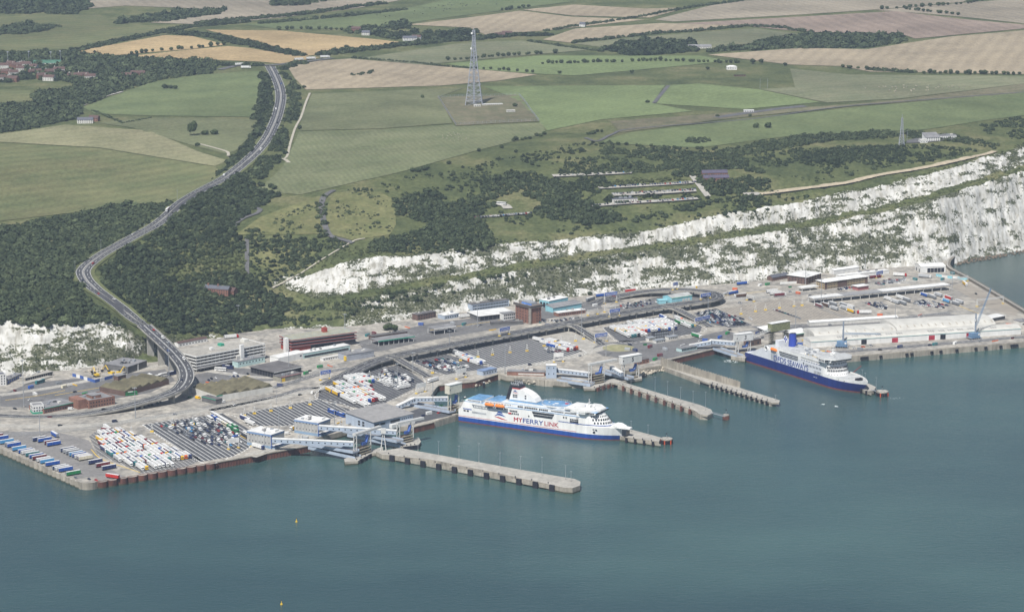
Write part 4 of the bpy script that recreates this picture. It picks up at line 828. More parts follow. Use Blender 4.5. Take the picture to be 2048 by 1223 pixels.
def scallops(name, a, b, n, m, label, bulge=1.0):
 F, L = frame(A(*a), A(*b)); o = wtag(MB_line(F, L, m).build(name), label); w_ = L / n
 for i in range(n):
  mb = MB(); arc = [(w_ * (i + .5) + w_ * .5 * math.cos(t), -w_ * .36 * bulge * math.sin(t) - .2) for t in np.linspace(math.pi, 2 * math.pi, 9)]
  arc = [(x, -abs(y)) for x, y in arc]
  mb.prism(arc + [(w_ * (i + 1), .4), (w_ * i, .4)], -ZA - 3, -ZA + 1.3, WEED, F=F); mb.prism(arc + [(w_ * (i + 1), .4), (w_ * i, .4)], -ZA + 1.3, .12, m, CONCY, F); mb.build('pile_cell', o)
 return o
def MB_line(F, L, m): mb = MB(); mb.box(0, -.25, -3, L, .5, .35, m, F); return mb
scallops('cell_wall', (0, 893), (161, 963), 18, QWALL, 'pale concrete quay wall of rounded cells along the trailer yard')
scallops('cell_wall', (-230, 795), (0, 893), 22, QWALL, 'continuation of the rounded concrete cells at the left edge')
scallops('cell_wall', (195, 963), (430, 924), 12, RUST, 'rust brown quay wall of rounded cells below the lorry park')
mb = MB(); c = A(177, 960); mb.prism([(c.x + 9.5 * math.cos(t), c.y + 9.5 * math.sin(t)) for t in np.arange(0, 6.28, .25)], -4, ZA + .4, QWALL, CONCY); wtag(mb.build('corner_cell'), 'round pale concrete corner of the left quay')
def conc_wall(name, a, b, label, ht=8, th=1.2, m=None, up=.3):
 F, L = frame(A(*a), A(*b)); mb = MB(); mb.box(0, -th, -ht, L, .3, up, m or QWALL, F); o = wtag(mb.build(name), label)
 n = max(2, int(L / 5))
 for i in range(n): mb = MB(); mb.box(L * i / n + .25, -th - .35, -ht, L * (i + 1) / n - .25, -th, up - .7, m or QWALL, F); mb.build('wall_panel', o)
 return o
conc_wall('concrete_quay', (867, 842), (915, 827), 'grey concrete quay at the stern of the white ferry')
conc_wall('concrete_quay', (996, 747), (1090, 760), 'low concrete edge behind the white ferry')
conc_wall('concrete_quay', (1090, 760), (1165, 764), 'concrete edge above the tetrapod rocks')
conc_wall('concrete_quay', (1278, 737), (1322, 730), 'short concrete edge by the brick hut')
q_ = conc_wall('stone_quay', (1672, 714), (2060, 682), 'long weathered quay wall in front of the white sheds')
for k, u in enumerate([1722, 1727, 1732, 1760, 1812, 1822, 1862, 1880, 1912, 1950, 1970, 2000, 2022, 2027, 2032]):
 mb = MB(); p = P(u, 714 - (u - 1672) * 32 / 388 + 4, 4); F, L = frame((p.x, p.y, 3.6), (p.x + 3.6, p.y + 1.6, 3.6)); mb.box(-1.6, -2.4, -1.4, 1.6, -1.2, 1.0, DARK, F); mb.build('tyre_fender', q_)
# sea wall on the right
sw = [(1902, 517), (1893, 528), (1897, 540), (1935, 560), (1990, 592), (2048, 627), (2140, 682)]
c = spline([tuple(A(u, v)) for u, v in sw], 6); V = [];
o = thing('sea_wall', c[0], 'high dark sea wall curving along the right edge of the port', 'sea wall')
a1, a2 = offset_line(c, 0), offset_line(c, 5.0); n = len(c); zt = ZA + 3.2
ring = [np.column_stack([a1[:, :2], np.full(n, ZA - 8)]), np.column_stack([a1[:, :2], np.full(n, zt)]), np.column_stack([a2[:, :2], np.full(n, zt)]), np.column_stack([a2[:, :2], np.full(n, -4.)])]
F4 = [(k * n + i, k * n + i + 1, (k + 1) * n + i + 1, (k + 1) * n + i) for k in range(3) for i in range(n - 1)]
np_mesh('wall', np.concatenate(ring), np.array(F4), [mat('sea_wall_concrete', (.17, .155, .13), .9, .2, 5)], o)
ribbon('coping', offset_line(c, 1.2), -.9, .9, CONC, o, dz=3.35)
# ---------------------------------------------------------------- rocks
def rocks(px, n, r0, r1, label, z0=.2, z1=3.5, m=None):
 wp = np.array(AP(px, 1)); x0, y0 = wp.min(0); x1, y1 = wp.max(0); x = rng.uniform(x0, x1, n * 4); y = rng.uniform(y0, y1, n * 4); k = in_poly(x, y, wp); x, y = x[k][:n], y[k][:n]
 v, f = ico(0); kinds = [(v * (1 + np.random.default_rng(s).normal(0, .22, v.shape)), f) for s in range(4)]
 return clumps('rock_armour', np.stack([x, y, rng.uniform(z0, z1, len(x))], 1), rng.uniform(r0, r1, len(x)), kinds, m or mat('pale_rock', (.40, .36, .29), .9, .2, 2), label, 'rocks')
rocks([(1040, 758), (1070, 761), (1130, 764), (1140, 770), (1090, 769), (1050, 766)], 230, 1.2, 2.2, 'jumbled concrete rocks at the water edge behind the white ferry')
rocks([(1272, 742), (1325, 733), (1328, 740), (1285, 750)], 110, 1.0, 2.0, 'rock bank beside the brick hut')
rocks([(945, 768), (985, 757), (985, 762), (950, 773)], 60, .8, 1.6, 'few rocks below the rusty wall')
rocks([(1905, 523), (1945, 517), (2048, 499), (2090, 492), (2090, 497), (2048, 505), (1950, 523), (1912, 530)], 420, .7, 1.8, 'brown foreshore rocks below the white cliff', 0, .8, mat('wet_rock', (.14, .11, .08), .8, .2, 2))
# ---------------------------------------------------------------- jetties
def jetty(name, px, label, zt=5.0, fend=None, m=QWALL, fm=DARK, open_=None):
 mb = MB()
 if open_: mb.prism(AP(px, zt), zt - 1.7, zt, m, CONC, bottom=True); mb.prism(AP(open_[0], zt), -8, zt - 1.7, m)
 else: mb.prism(AP(px, zt), -8, 1.4, WEED); mb.prism(AP(px, zt), 1.4, zt, m, CONC)
 o = tag(mb.build(name), label, 'jetty')
 if fend:
  (a, b, n, wdt, hh) = fend; F, L = frame(P(*a, zt), P(*b, zt))
  for i in range(n + 1 if open_ else 0): mb = MB(); x = L * i / n; k = L / n * open_[2]; mb.box(x - k, .15, -zt - 3, x + k, open_[1], -1.7, m, F); mb.build('support_wall', o)
  for i in range(n):
   x = L * (i + .5) / n; mb = MB(); mb.box(x - wdt / 2, -1.9, -hh, x + wdt / 2, -.3, .25, fm, F); mb.build('fender', o)
   if open_: continue
   mb = MB(); x2 = L * (i + 1) / n; mb.box(x + wdt / 2 + .8, -.45, -zt + 1.5, x2 + L * .5 / n - wdt / 2 - .8, .05, -1.2, m, F); mb.build('wall_panel', o)
  for i in range(n):
   mb = MB(); x = L * (i + .15) / n; mb.tube(F @ Vector((x, 2, 0)), F @ Vector((x, 2, .9)), .35, DARK, 6); mb.tube(F @ Vector((x, 2, .8)), F @ Vector((x, 2, 1.1)), .6, DARK, 6); mb.build('bollard', o)
 return o
def round_end(a, b, n=7):
 (ua, va), (ub, vb) = a, b; return [a, b]
J1 = [(752, 902), (800, 895), (862, 906), (1000, 931), (1120, 952), (1150, 957), (1161, 962), (1160, 970), (1145, 975), (1128, 974), (1000, 946), (862, 918), (764, 908)]
jetty('jetty', J1, 'long concrete jetty in the foreground with dark fenders', 5.5, ((770, 907), (1122, 972), 11, 5, 6.8))
J2 = [(1222, 764), (1245, 763), (1330, 789), (1400, 809), (1422, 818), (1426, 825), (1415, 830), (1400, 828), (1388, 819.5), (1300, 788), (1236, 767)]
jetty('jetty', J2, 'middle jetty with brown fenders and open arches', 5.0, ((1240, 769), (1390, 821), 9, 2.4, 6.5), fm=RUST, open_=([(1386, 808), (1400, 810), (1420, 818), (1425, 825), (1415, 829), (1400, 828), (1386, 819)], 6, .3))
J3 = [(1319, 730), (1327, 727), (1420, 755), (1480, 775), (1545, 795), (1560, 800), (1558, 804.5), (1543, 804), (1470, 782), (1410, 763)]
jw3 = jetty('jetty', J3, 'third jetty carrying a tall wall of grey panels', 4.5, ((1420, 766), (1540, 803), 12, 1.2, 4), open_=([(1319, 730), (1327, 727), (1400, 749), (1400, 760)], 6.0, .22))
F, L = frame(P(1322, 731, 4.5), P(1480, 775, 4.5))
for i in range(30):
 mb = MB(); h = 8.5 - 2.5 * i / 30; x = L * i / 30; mb.box(x + .15, .2, 0, x + L / 30 - .25, .75, h + rng.uniform(-.2, .2), QWALL, F); mb.box(x - .25, -.2, 0, x + .2, 1.1, h + .8, QWALL, F); mb.build('wall_panel', jw3)
jetty('jetty', [(1236, 860), (1262, 858), (1322, 874), (1318, 882), (1300, 880), (1240, 872)], 'short jetty under the bow of the white ferry', 4.5, ((1245, 874), (1316, 884), 4, 2, 5))
jetty('jetty', [(1706, 764), (1722, 760), (1752, 773), (1748, 780), (1735, 782), (1708, 771)], 'short jetty under the bow of the blue hulled ferry', 4.5, ((1709, 772), (1740, 783), 3, 2, 5))
jetty('jetty', [(1462, 704), (1488, 701), (1497, 709), (1490, 716), (1462, 712)], 'square concrete berth block at the stern of the blue hulled ferry', 5.0, None)
jetty('jetty', [(905, 806), (940, 800), (985, 818), (985, 824), (930, 826)], 'narrow jetty behind the stern of the white ferry', 4.5, None)
def dolphin(u, v, r, label, col, zt=4.8):
 c = P(u, v, 0); o = thing('mooring_dolphin', c, label, 'dolphin', 'mooring dolphins')
 cir = lambda q: [(c.x + q * math.cos(t), c.y + q * math.sin(t)) for t in np.arange(0, 6.28, 2 * math.pi / 16)]
 mb = MB(); mb.prism(cir(r), zt - 1, zt, QWALL, CONC); mb.build('cap', o)
 for i in range(16):
  t = i * math.pi / 8; mb = MB(); mb.tube((c.x + (r - .3) * math.cos(t), c.y + (r - .3) * math.sin(t), -5), (c.x + (r - .3) * math.cos(t), c.y + (r - .3) * math.sin(t), zt - .9), .62, col[i % len(col)], 6); mb.build('pile', o)
 mb = MB(); mb.tube((c.x, c.y, zt), (c.x, c.y, zt + 5), .15, GALV, 5); mb.box(c.x - .5, c.y - .5, zt + 4, c.x + .5, c.y + .5, zt + 5, DARK); mb.build('light_post', o)
 mb = MB()
 for i in range(10):
  t = i * .628; mb.tube((c.x + (r - .7) * math.cos(t), c.y + (r - .7) * math.sin(t), zt), (c.x + (r - .7) * math.cos(t), c.y + (r - .7) * math.sin(t), zt + 1.1), .09, RUST, 4)
 mb.build('railing_posts', o)
 return o
ORANGE = paint('#C4512E')
dolphin(1333, 886, 5.6, 'round dolphin off the bow of the white ferry', [DARK, DARK, ORANGE])
dolphin(1764, 791, 6.2, 'round dolphin with orange striped piles off the blue hulled ferry', [DARK, DARK, DARK, ORANGE])
dolphin(1452, 838, 3.0, 'small rusty dolphin joined by a catwalk to the middle jetty', [RUST])
mb = MB(); a = P(1420, 824, 5.2); b = P(1450, 832, 5.2); F, L = frame(a, b); mb.box(0, -.7, -.4, L, .7, 0, GALV, F);
for y in (-.7, .7): mb.box(0, y - .06, 1.0, L, y + .06, 1.12, GALV, F)
tag(mb.build('catwalk'), 'thin steel catwalk from the middle jetty to the rusty dolphin', 'catwalk')
mb = MB(); a = P(1742, 778, 4.8); b = P(1758, 783, 4.8); F, L = frame(a, b); mb.box(0, -.7, -.4, L, .7, 0, GALV, F); tag(mb.build('catwalk'), 'short catwalk to the orange striped dolphin', 'catwalk')
for u, v, lb in ((968, 776, 'single dark pile standing in the basin'), (930, 806, 'first dark pile behind the white ferry stern'), (951, 812, 'second dark pile behind the white ferry stern')):
 mb = MB(); c = P(u, v, 0); mb.tube((c.x, c.y, -5), (c.x, c.y, 6), 1.3, DARK, 8); mb.tube((c.x, c.y, 6), (c.x, c.y, 6.6), 1.1, STEELW, 8); tag(mb.build('mooring_pile', origin=c), lb, 'pile')
# ---------------------------------------------------------------- viaduct and elevated road
PARA = mat('parapet_concrete', (.33, .32, .29), .85, .15, 5)
def bridge(name, path, wd, label, cat, depth=1.6, pier=28, pier_w=5, first=1, marks=(-.0,), zground=ZA, smooth_pts=5, para=1.0, cap=True):
 c = spline([tuple(P(u, v, z)) for u, v, z in path], smooth_pts); n = len(c); o = thing(name, c[0], label, cat)
 L_, R_ = offset_line(c, wd / 2), offset_line(c, -wd / 2); IL, IR = offset_line(c, wd / 2 - 2.4), offset_line(c, -wd / 2 + 2.4)
 def sec(q, dz): return np.column_stack([q[:, :2], q[:, 2] + dz])
 rings = [sec(L_, 0), sec(L_, -.7), sec(IL, -depth), sec(IR, -depth), sec(R_, -.7), sec(R_, 0)]
 Fq = [(k * n + i, k * n + i + 1, (k + 1) * n + i + 1, (k + 1) * n + i) for k in range(5) for i in range(n - 1)]
 np_mesh('deck', np.concatenate(rings), np.array(Fq), [PARA], o)
 ribbon('carriageway', c, -wd / 2 + .35, wd / 2 - .35, ASPH, o, dz=0.02)
 for s in (-1, 1):
  e = offset_line(c, s * (wd / 2 - .15)); a, b = offset_line(e, -.18), offset_line(e, .18)
  rg = [sec(a, 0), sec(a, para), sec(b, para), sec(b, -.1)]; np_mesh('parapet', np.concatenate(rg), np.array([(k * n + i, k * n + i + 1, (k + 1) * n + i + 1, (k + 1) * n + i) for k in range(3) for i in range(n - 1)]), [PARA], o)
  ribbon('edge_marking', offset_line(c, s * (wd / 2 - 1.0)), -.15, .15, WLINE, o, dz=.06)
 for d, dash in marks: ribbon('lane_marking', offset_line(c, d), -.15, .15, WLINE, o, dz=.06, dash=dash)
 if pier:
  d = np.concatenate([[0], np.cumsum(np.hypot(*np.diff(c[:, :2], axis=0).T))]); s = pier * .6
  while s < d[-1] - 6:
   i = int(np.searchsorted(d, s)); i = min(max(i, 1), n - 2); t = c[i + 1] - c[i - 1]; F, _ = frame(Vector((c[i, 0], c[i, 1], zground)), Vector((c[i, 0] + t[0], c[i, 1] + t[1], zground)))
   zb = min(zground, c[i, 2] - 1); hh = c[i, 2] - depth - zground
   if hh > 1.2:
    mb = MB()
    if pier_w > 4: mb.box(-1.1, -pier_w / 2, -4, 1.1, pier_w / 2, hh - 1.3, PARA, F); mb.prism([(-1.3, -pier_w / 2), (1.3, -pier_w / 2), (1.3, pier_w / 2), (-1.3, pier_w / 2)], hh - 1.3, hh + .3, PARA, F=F)
    else:
     for y in (-wd * .32, wd * .32): mb.box(-.6, y - .6, -1, .6, y + .6, hh + .2, PARA, F)
     mb.box(-.75, -wd * .42, hh - .8, .75, wd * .42, hh + .25, PARA, F)
    mb.build('pier', o)
   s += pier
 return o, c
VIA = [(288, 650, 37), (300, 661, 35.3), (328, 686, 31), (352, 710, 27), (370, 735, 23), (373, 756, 20), (362, 774, 17.5), (343, 785, 15.5), (314, 795, 13.5), (270, 807, 11), (230, 816.5, 9.2), (190, 824, 7.8), (150, 829.5, 6.9), (100, 833, 6.4), (40, 833, 6.25), (-60, 826, 6.25), (-160, 812, 6.25)]
via, viac = bridge('viaduct', VIA, 15.4, 'tall curved road viaduct sweeping down from the cliff to the port', 'viaduct', 2.2, 34, 7, marks=((0.4, None), (-.4, None), (4, (3, 1)), (-4, (3, 1))))
FLY = [(655, 770, 6.3), (690, 752, 7.5), (722, 735, 10), (755, 721, 12), (800, 709, 13), (900, 690, 13), (1000, 671, 13), (1100, 653, 13), (1200, 634, 13), (1300, 617, 13), (1375, 606, 13), (1418, 600, 13), (1434, 592.5, 13), (1424, 585.5, 13), (1392, 580.5, 13), (1340, 579, 12.6), (1290, 583, 11), (1248, 590, 9), (1212, 599, 7), (1190, 608, 6.4)]
fly, flyc = bridge('elevated_road', FLY, 17, 'long elevated road on columns looping round at its right end', 'elevated road', 1.5, 26, 3, marks=((0, None), (4.2, (3, 1)), (-4.2, (3, 1))))
for pth, lb in (([(775, 713, 12.4), (792, 716, 12), (815, 729, 10), (841, 744, 7.3), (856, 753, 6.3)], 'first ramp dropping from the elevated road beside the car lot'), ([(1120, 650, 12.5), (1148, 652, 12), (1172, 666, 9.5), (1196, 682, 6.8), (1204, 688, 6.3)], 'second ramp dropping from the elevated road to the roundabout'), ([(1325, 614, 12.5), (1350, 617, 12), (1378, 630, 9.5), (1410, 647, 6.8), (1420, 653, 6.3)], 'third ramp dropping from the elevated road beside the lorry lot')):
 bridge('ramp', pth, 10, lb, 'ramp', 1.3, 14, 3, marks=((0, None),))
# ================================================================ BUILDINGS OF THE PORT
GLASS = mat('dark_glazing', (.025, .03, .04), .15, .1, 2, spec=.6)
WHITE = mat('white_cladding', (.66, .66, .64), .5, .06, 4, size2=9); OFFW = mat('offwhite_cladding', (.56, .55, .51), .6, .08, 5, size2=10)
WROOF = mat('white_roof', (.62, .62, .60), .6, .09, 6, size2=14); GROOF = mat('grey_roof_felt', (.20, .20, .205), .85, .12, 5, size2=11)
DROOF = mat('dark_roof_felt', (.12, .115, .115), .9, .15, 5, size2=12); MROOF = mat('mossy_roof', (.13, .115, .07), .9, .25, 4, (.085, .08, .05), 9)
BRICK = mat('red_brick', (.22, .115, .085), .9, .14, 1.2, size2=7); DBRICK = mat('dark_brick', (.13, .085, .07), .9, .14, 1.2, size2=7); TBRICK = mat('tan_brick', (.38, .30, .19), .9, .12, 1.5, size2=7)
PBLUE = mat('pale_blue_cladding', (.35, .41, .49), .5, .06, 4, size2=9); TURQ = mat('turquoise_cladding', (.25, .50, .56), .5, .07, 4); TEAL = mat('pale_teal_panel', (.42, .56, .55), .5, .08, 3)
BLUEP = mat('blue_trim', (.05, .11, .34), .45, .08, 3); BEIGE = mat('grey_beige_panel', (.36, .36, .345), .6, .06, 3, size2=8); GREENP = mat('green_trim', (.04, .30, .19), .5, .08, 3); REDP = mat('red_panel', (.30, .055, .04), .5, .12, 2.5); SLATE = mat('slate_roof', (.10, .105, .125), .8, .15, 2); TILE = mat('red_tiles', (.098, .062, .054), .85, .16, 2); PURP = mat('purple_slate', (.085, .075, .11), .8, .12, 2)
YEL2 = mat('yellow_steel', (.62, .42, .04), .5, .08, 2)
for m_ in (WHITE, OFFW, PBLUE, BRICK, BEIGE): streak(m_)
class Bld:
 def __init__(s, name, label, a, b, d, h, wall=OFFW, roof=GROOF, kind='flat', z=None, cat='building', group=None, ov=.3, rise=2.5, pts=None):
  s.a = pts[0] if pts else P(*a, ZA); s.b = pts[1] if pts else P(*b, ZA)
  if z is not None: s.a.z = s.b.z = z
  s.F, s.L = frame(s.a, s.b); L = s.L; s.d = d; s.h = h; F, L = s.F, s.L
  s.o = thing(name, s.a, label, cat, group)
  mb = MB(); mb.box(0, 0, -1.5, L, d, h, wall, F)
  if kind == 'gable':
   mb.face([F @ Vector(p) for p in ((0, d, h), (0, 0, h), (0, d / 2, h + rise))], wall); mb.face([F @ Vector(p) for p in ((L, 0, h), (L, d, h), (L, d / 2, h + rise))], wall)
  if kind == 'mono':
   mb.face([F @ Vector(p) for p in ((0, d, h), (0, 0, h), (0, d, h + rise))], wall); mb.face([F @ Vector(p) for p in ((L, 0, h), (L, d, h), (L, d, h + rise))], wall); mb.face([F @ Vector(p) for p in ((0, d, h), (0, d, h + rise), (L, d, h + rise), (L, d, h))], wall)
  mb.build('wall', s.o)
  mb = MB()
  if kind == 'flat':
   mb.box(-ov, -ov, h, L + ov, d + ov, h + .35, roof, F);
  elif kind == 'parapet':
   mb.box(.3, .3, h, L - .3, d - .3, h + .05, roof, F)
   for x0, y0, x1, y1 in ((-.05, -.05, L + .05, .3), (-.05, d - .3, L + .05, d + .05), (-.05, .3, .3, d - .3), (L - .3, .3, L + .05, d - .3)): mb.box(x0, y0, h + .002, x1, y1, h + .8, wall, F)
  elif kind == 'gable':
   t = .25
   for y0, y1 in ((-ov, d / 2), (d + ov, d / 2)):
    za = h - rise * ov / (d / 2); q = [(-ov, y0, za), (L + ov, y0, za), (L + ov, y1, h + rise), (-ov, y1, h + rise)]
    if y0 > y1: q = q[::-1]
    lo = [F @ Vector((x, y, z + .02)) for x, y, z in q]; hi = [F @ Vector((x, y, z + t)) for x, y, z in q]; mb.mesh(lo + hi, [(4, 5, 6, 7), (0, 1, 5, 4), (1, 2, 6, 5), (2, 3, 7, 6), (3, 0, 4, 7), (3, 2, 1, 0)], roof)
  elif kind == 'hip':
   r = d / 2; v = [(-ov, -ov, h), (L + ov, -ov, h), (L + ov, d + ov, h), (-ov, d + ov, h), (r, d / 2, h + rise), (L - r, d / 2, h + rise)]
   mb.mesh([F @ Vector(p) for p in v], [(0, 1, 5, 4), (1, 2, 5), (2, 3, 4, 5), (3, 0, 4)], roof); mb.box(-ov, -ov, h - .3, L + ov, d + ov, h - .02, roof, F, True)
  elif kind == 'mono':
   q = [(-ov, -ov, h), (L + ov, -ov, h), (L + ov, d + ov, h + rise), (-ov, d + ov, h + rise)]; lo = [F @ Vector((x, y, z + .02)) for x, y, z in q]; hi = [F @ Vector((x, y, z + .4)) for x, y, z in q]; mb.mesh(lo + hi, [(4, 5, 6, 7), (0, 1, 5, 4), (1, 2, 6, 5), (2, 3, 7, 6), (3, 0, 4, 7)], roof)
  elif kind == 'barrel':
   N_ = 8; ys = [d / 2 - d / 2 * math.cos(math.pi * i / N_) for i in range(N_ + 1)]; zs = [h + rise * math.sin(math.pi * i / N_) for i in range(N_ + 1)]
   for i in range(N_): mb.face([F @ Vector(p) for p in ((-ov, ys[i], zs[i]), (L + ov, ys[i], zs[i]), (L + ov, ys[i + 1], zs[i + 1]), (-ov, ys[i + 1], zs[i + 1]))], roof)
   for x, rv in ((-ov + .01, 1), (L + ov - .01, 0)):
    q = [F @ Vector((x, y, z)) for y, z in zip(ys, zs)]; mb.face(q if rv == 0 else q[::-1], wall)
  elif kind == 'saw':
   n = s.saw = max(3, int(L / 12))
   for i in range(n):
    x0, x1 = L * i / n, L * (i + 1) / n; xm = x0 + (x1 - x0) * .72
    mb.mesh([F @ Vector(p) for p in ((x0, 0, h), (xm, 0, h + rise), (x1, 0, h), (x0, d, h), (xm, d, h + rise), (x1, d, h))], [(0, 1, 4, 3), (0, 2, 1), (3, 4, 5)], roof)
    mb.mesh([F @ Vector(p) for p in ((xm, 0, h + rise), (x1, 0, h), (x1, d, h), (xm, d, h + rise))], [(0, 1, 2, 3)], DROOF)
  if mb.f: s.roof = mb.build('roof', s.o)
  if kind == 'flat' and d * L > 180 and ov < 1: s.plant(3 + int(d * L / 250))
 def box(s, name, x0, y0, z0, x1, y1, z1, m, frac=True, label=None):
  if frac: x0, x1 = x0 * s.L, x1 * s.L
  mb = MB(); mb.box(x0, y0, z0, x1, y1, z1, m, s.F, True); o = mb.build(name, s.o)
  if label: o['label'] = label
  return s
 def wins(s, face='f', rows=1, cols=6, z0=1.2, dz=3.0, wh=1.4, ww=1.2, x0=.03, x1=.97, m=None, name='window'):
  mb = MB(); L = s.L if face in 'fb' else s.d
  for r in range(rows):
   for c in range(cols):
    cx = L * (x0 + (x1 - x0) * (c + .5) / cols); z = z0 + r * dz
    a = (cx - ww / 2, cx + ww / 2)
    if face == 'f': mb.box(a[0], -.06, z, a[1], .02, z + wh, m or GLASS, s.F)
    elif face == 'l': mb.box(-.06, a[0], z, .02, a[1], z + wh, m or GLASS, s.F)
    elif face == 'r': mb.box(s.L - .02, a[0], z, s.L + .06, a[1], z + wh, m or GLASS, s.F)
  o = mb.build(name, s.o, kind='stuff'); return s
 def plant(s, n=3, hh=1.6):
  r = random.Random(int(s.L * 100))
  for i in range(n):
   x = r.uniform(.15, .8) * s.L; y = r.uniform(.2, .7) * s.d; mb = MB(); mb.box(x, y, s.h + .35, x + r.uniform(1.5, 4), y + r.uniform(1.5, 3), s.h + r.uniform(1.2, hh + .6), r.choice([GALV, OFFW, GROOF]), s.F); mb.build('roof_plant', s.o)
  return s
# multi storey car park
b = Bld('multi_storey_car_park', 'grey multi storey car park with open white banded decks beside the viaduct', (393, 743), (529, 717), 38, 1.0, DARK, GROOF, 'none')
for k in range(5):
 z = 2.4 + 3.2 * k
 b.box('deck_slab', -.004, -.5, z, 1.004, 38.5, z + .35, CONC)
 for x0, y0, x1, y1 in ((-.8, -.8, b.L + .8, -.5), (-.8, -.5, -.5, 38.5), (b.L + .5, -.5, b.L + .8, 38.5)): b.box('parapet', x0, y0, z - .3, x1, y1, z + 1.1, WHITE if k < 5 else CONC, False)
 if k < 4: b.box('deck_shade_fill', .02, 1.4, z + .36, .98, 37, z + 2.85, DARK)  # dark block between slabs: shade of the open decks put in as colour
for i in range(14):
 for k in range(4): pass
b.box('deck_shade_fill', .02, 1.4, -.5, .98, 37, 2.05, DARK); b.box('stair_tower', .62, -3.6, -.5, .67, -.82, 20, WHITE); b.box('stair_tower', .57, -2.6, -.5, .615, -.82, 9, OFFW); b.box('canopy', .0, -4.5, 4.0, .6, -.9, 4.4, GROOF)
mb = MB()
for i in range(19): x = b.L * i / 18; mb.box(x - .25, -.45, 0, x + .25, -.1, 15.2, CONC, b.F)
mb.build('column', b.o, kind='stuff')
b.box('roof_hut', .34, 14, 15.56, .38, 18, 18, WHITE); b.box('roof_hut', .55, 22, 15.56, .6, 28, 18, GREENP); b.box('roof_hut', .88, 20, 15.56, .95, 27, 18.4, OFFW)
# red terminal
b = Bld('terminal_building', 'red and dark glass terminal with stacked roof decks and yellow roof lines', (583, 705), (711, 688), 24, 5.6, REDP, GROOF, 'none')
b.box('glazing', .3, -.3, .2, 1.0, -.02, 5.4, GLASS); b.box('upper_glazing', .01, 1, 5.62, .99, 23, 12.6, GLASS)
for k, z in enumerate((6.0, 9.0, 12.4)):
 b.box('deck_slab', -.012, -1.6, z, 1.012, 25.6, z + .8, mat('deck_grey', (.20, .20, .215), .7, .1, 3)); b.box('red_edge', -.0125, -1.7, z + .8, 1.0125, 25.7, z + 1.0, REDP)
b.box('roof', .0, -.8, 13.42, 1.0, 24.8, 13.8, mat('greenish_roof', (.27, .29, .26), .8, .12, 6))
for y in (3, 12, 20): b.box('yellow_line', .03, y, 13.82, .97, y + .5, 13.9, YLINE)
b.box('roof_tank', .60, 14, 13.82, .66, 19, 18.5, REDP, label='red tank house on the roof'); b.box('stair_tower', -.07, 3, 0, -.02, 8, 15, WHITE)
Bld('white_shed', 'white ridged shed in front of the red terminal', (557, 728), (606, 717), 13, 6.5, WHITE, WROOF, 'barrel', rise=1.5).wins('f', 1, 1, 3, 3, 1.6, 2.4, .85, .97)
Bld('passenger_walkway_building', 'long pale teal building under the red terminal', (606, 717), (700, 700), 11, 5.5, TEAL, WROOF, 'flat').wins('f', 1, 24, .6, 3, 2.4, 2.3)
Bld('teal_block', 'low pale teal block linking to the car park', (476, 735), (530, 724), 9, 6, TEAL, GROOF, 'flat').wins('f', 1, 8, 3, 3, 1.2, 1.6)
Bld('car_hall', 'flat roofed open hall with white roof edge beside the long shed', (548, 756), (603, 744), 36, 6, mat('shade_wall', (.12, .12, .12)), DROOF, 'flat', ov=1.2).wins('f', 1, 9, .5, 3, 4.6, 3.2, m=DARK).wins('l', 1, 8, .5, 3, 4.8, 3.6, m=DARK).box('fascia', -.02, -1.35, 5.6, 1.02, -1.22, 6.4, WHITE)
Bld('annex', 'small hall with pink edged roof and yellow doorway', (562, 764), (603, 755), 12, 5, mat('dull_stone', (.26, .25, .21)), DROOF, 'flat').box('fascia', -.01, -.45, 4.8, 1.01, -.32, 5.4, mat('pink_edge', (.5, .22, .22))).box('doorway', .05, -.2, 0, .2, -.02, 3.5, YEL2)
b = Bld('sawtooth_shed', 'long shed with mossy sawtooth roof beside the viaduct foot', (434, 803), (546, 784), 46, 6, OFFW, MROOF, 'saw', rise=3.2); b.box('green_fascia', -.01, -.2, 5.4, .1, -.06, 6.2, GREENP)
Bld('sawtooth_shed', 'brown sawtooth shed behind the curve of the viaduct', (250, 792), (338, 768), 34, 5, DBRICK, MROOF, 'saw', rise=2.6)
Bld('side_shed', 'low shed with green roof edge at the end of the sawtooth shed', (404, 802), (432, 809), 8, 5, mat('shade_wall', (.12, .12, .12)), DROOF, 'flat').box('green_fascia', 0, -.45, 4.6, 1, -.32, 5.2, GREENP)
Bld('grey_block', 'long grey blue building where the elevated road begins', (694, 722), (748, 713), 16, 6.5, mat('grey_blue_cladding', (.33, .35, .39), .6, .06, 4), GROOF, 'flat').wins('f', 1, 10, 4.3, 3, .8, .8, .5, 1).box('yellow_panel', -.04, .5, .5, -.005, 4, 5, YEL2)
Bld('cabin_row', 'low white cabins in front of the pale teal building', (646, 722), (680, 716), 5, 3, WHITE, OFFW, 'flat').wins('f', 1, 7, 1, 3, 1, 1.4)
Bld('red_roof_hut', 'white hut with dull red roof behind the car park', (357, 694), (415, 683), 8, 4, WHITE, TILE, 'gable', rise=1.2).wins('f', 1, 9, 1.2, 3, 1.3, 1.4)
# arrivals hall
b = Bld('arrivals_hall', 'pale blue hall with broad sloping grey roof near the berths', (748, 862), (826, 844), 40, 8.5, PBLUE, mat('hall_roof', (.25, .245, .24), .8, .1, 9, size2=3), 'mono', rise=3.0, ov=1)
b.wins('f', 1, 2, 4.5, 3, 2, 6, .0, .3).box('glazing', .42, -.15, 4.2, .66, -.02, 6.8, GLASS).box('balcony', .38, -4.2, 0, .98, -.4, 3.6, WHITE).wins('l', 2, 2, 2, 2.6, 2, 3, .3, .6).wins('f', 1, 5, 5, 3, 1.2, 1.0, .7, .97)
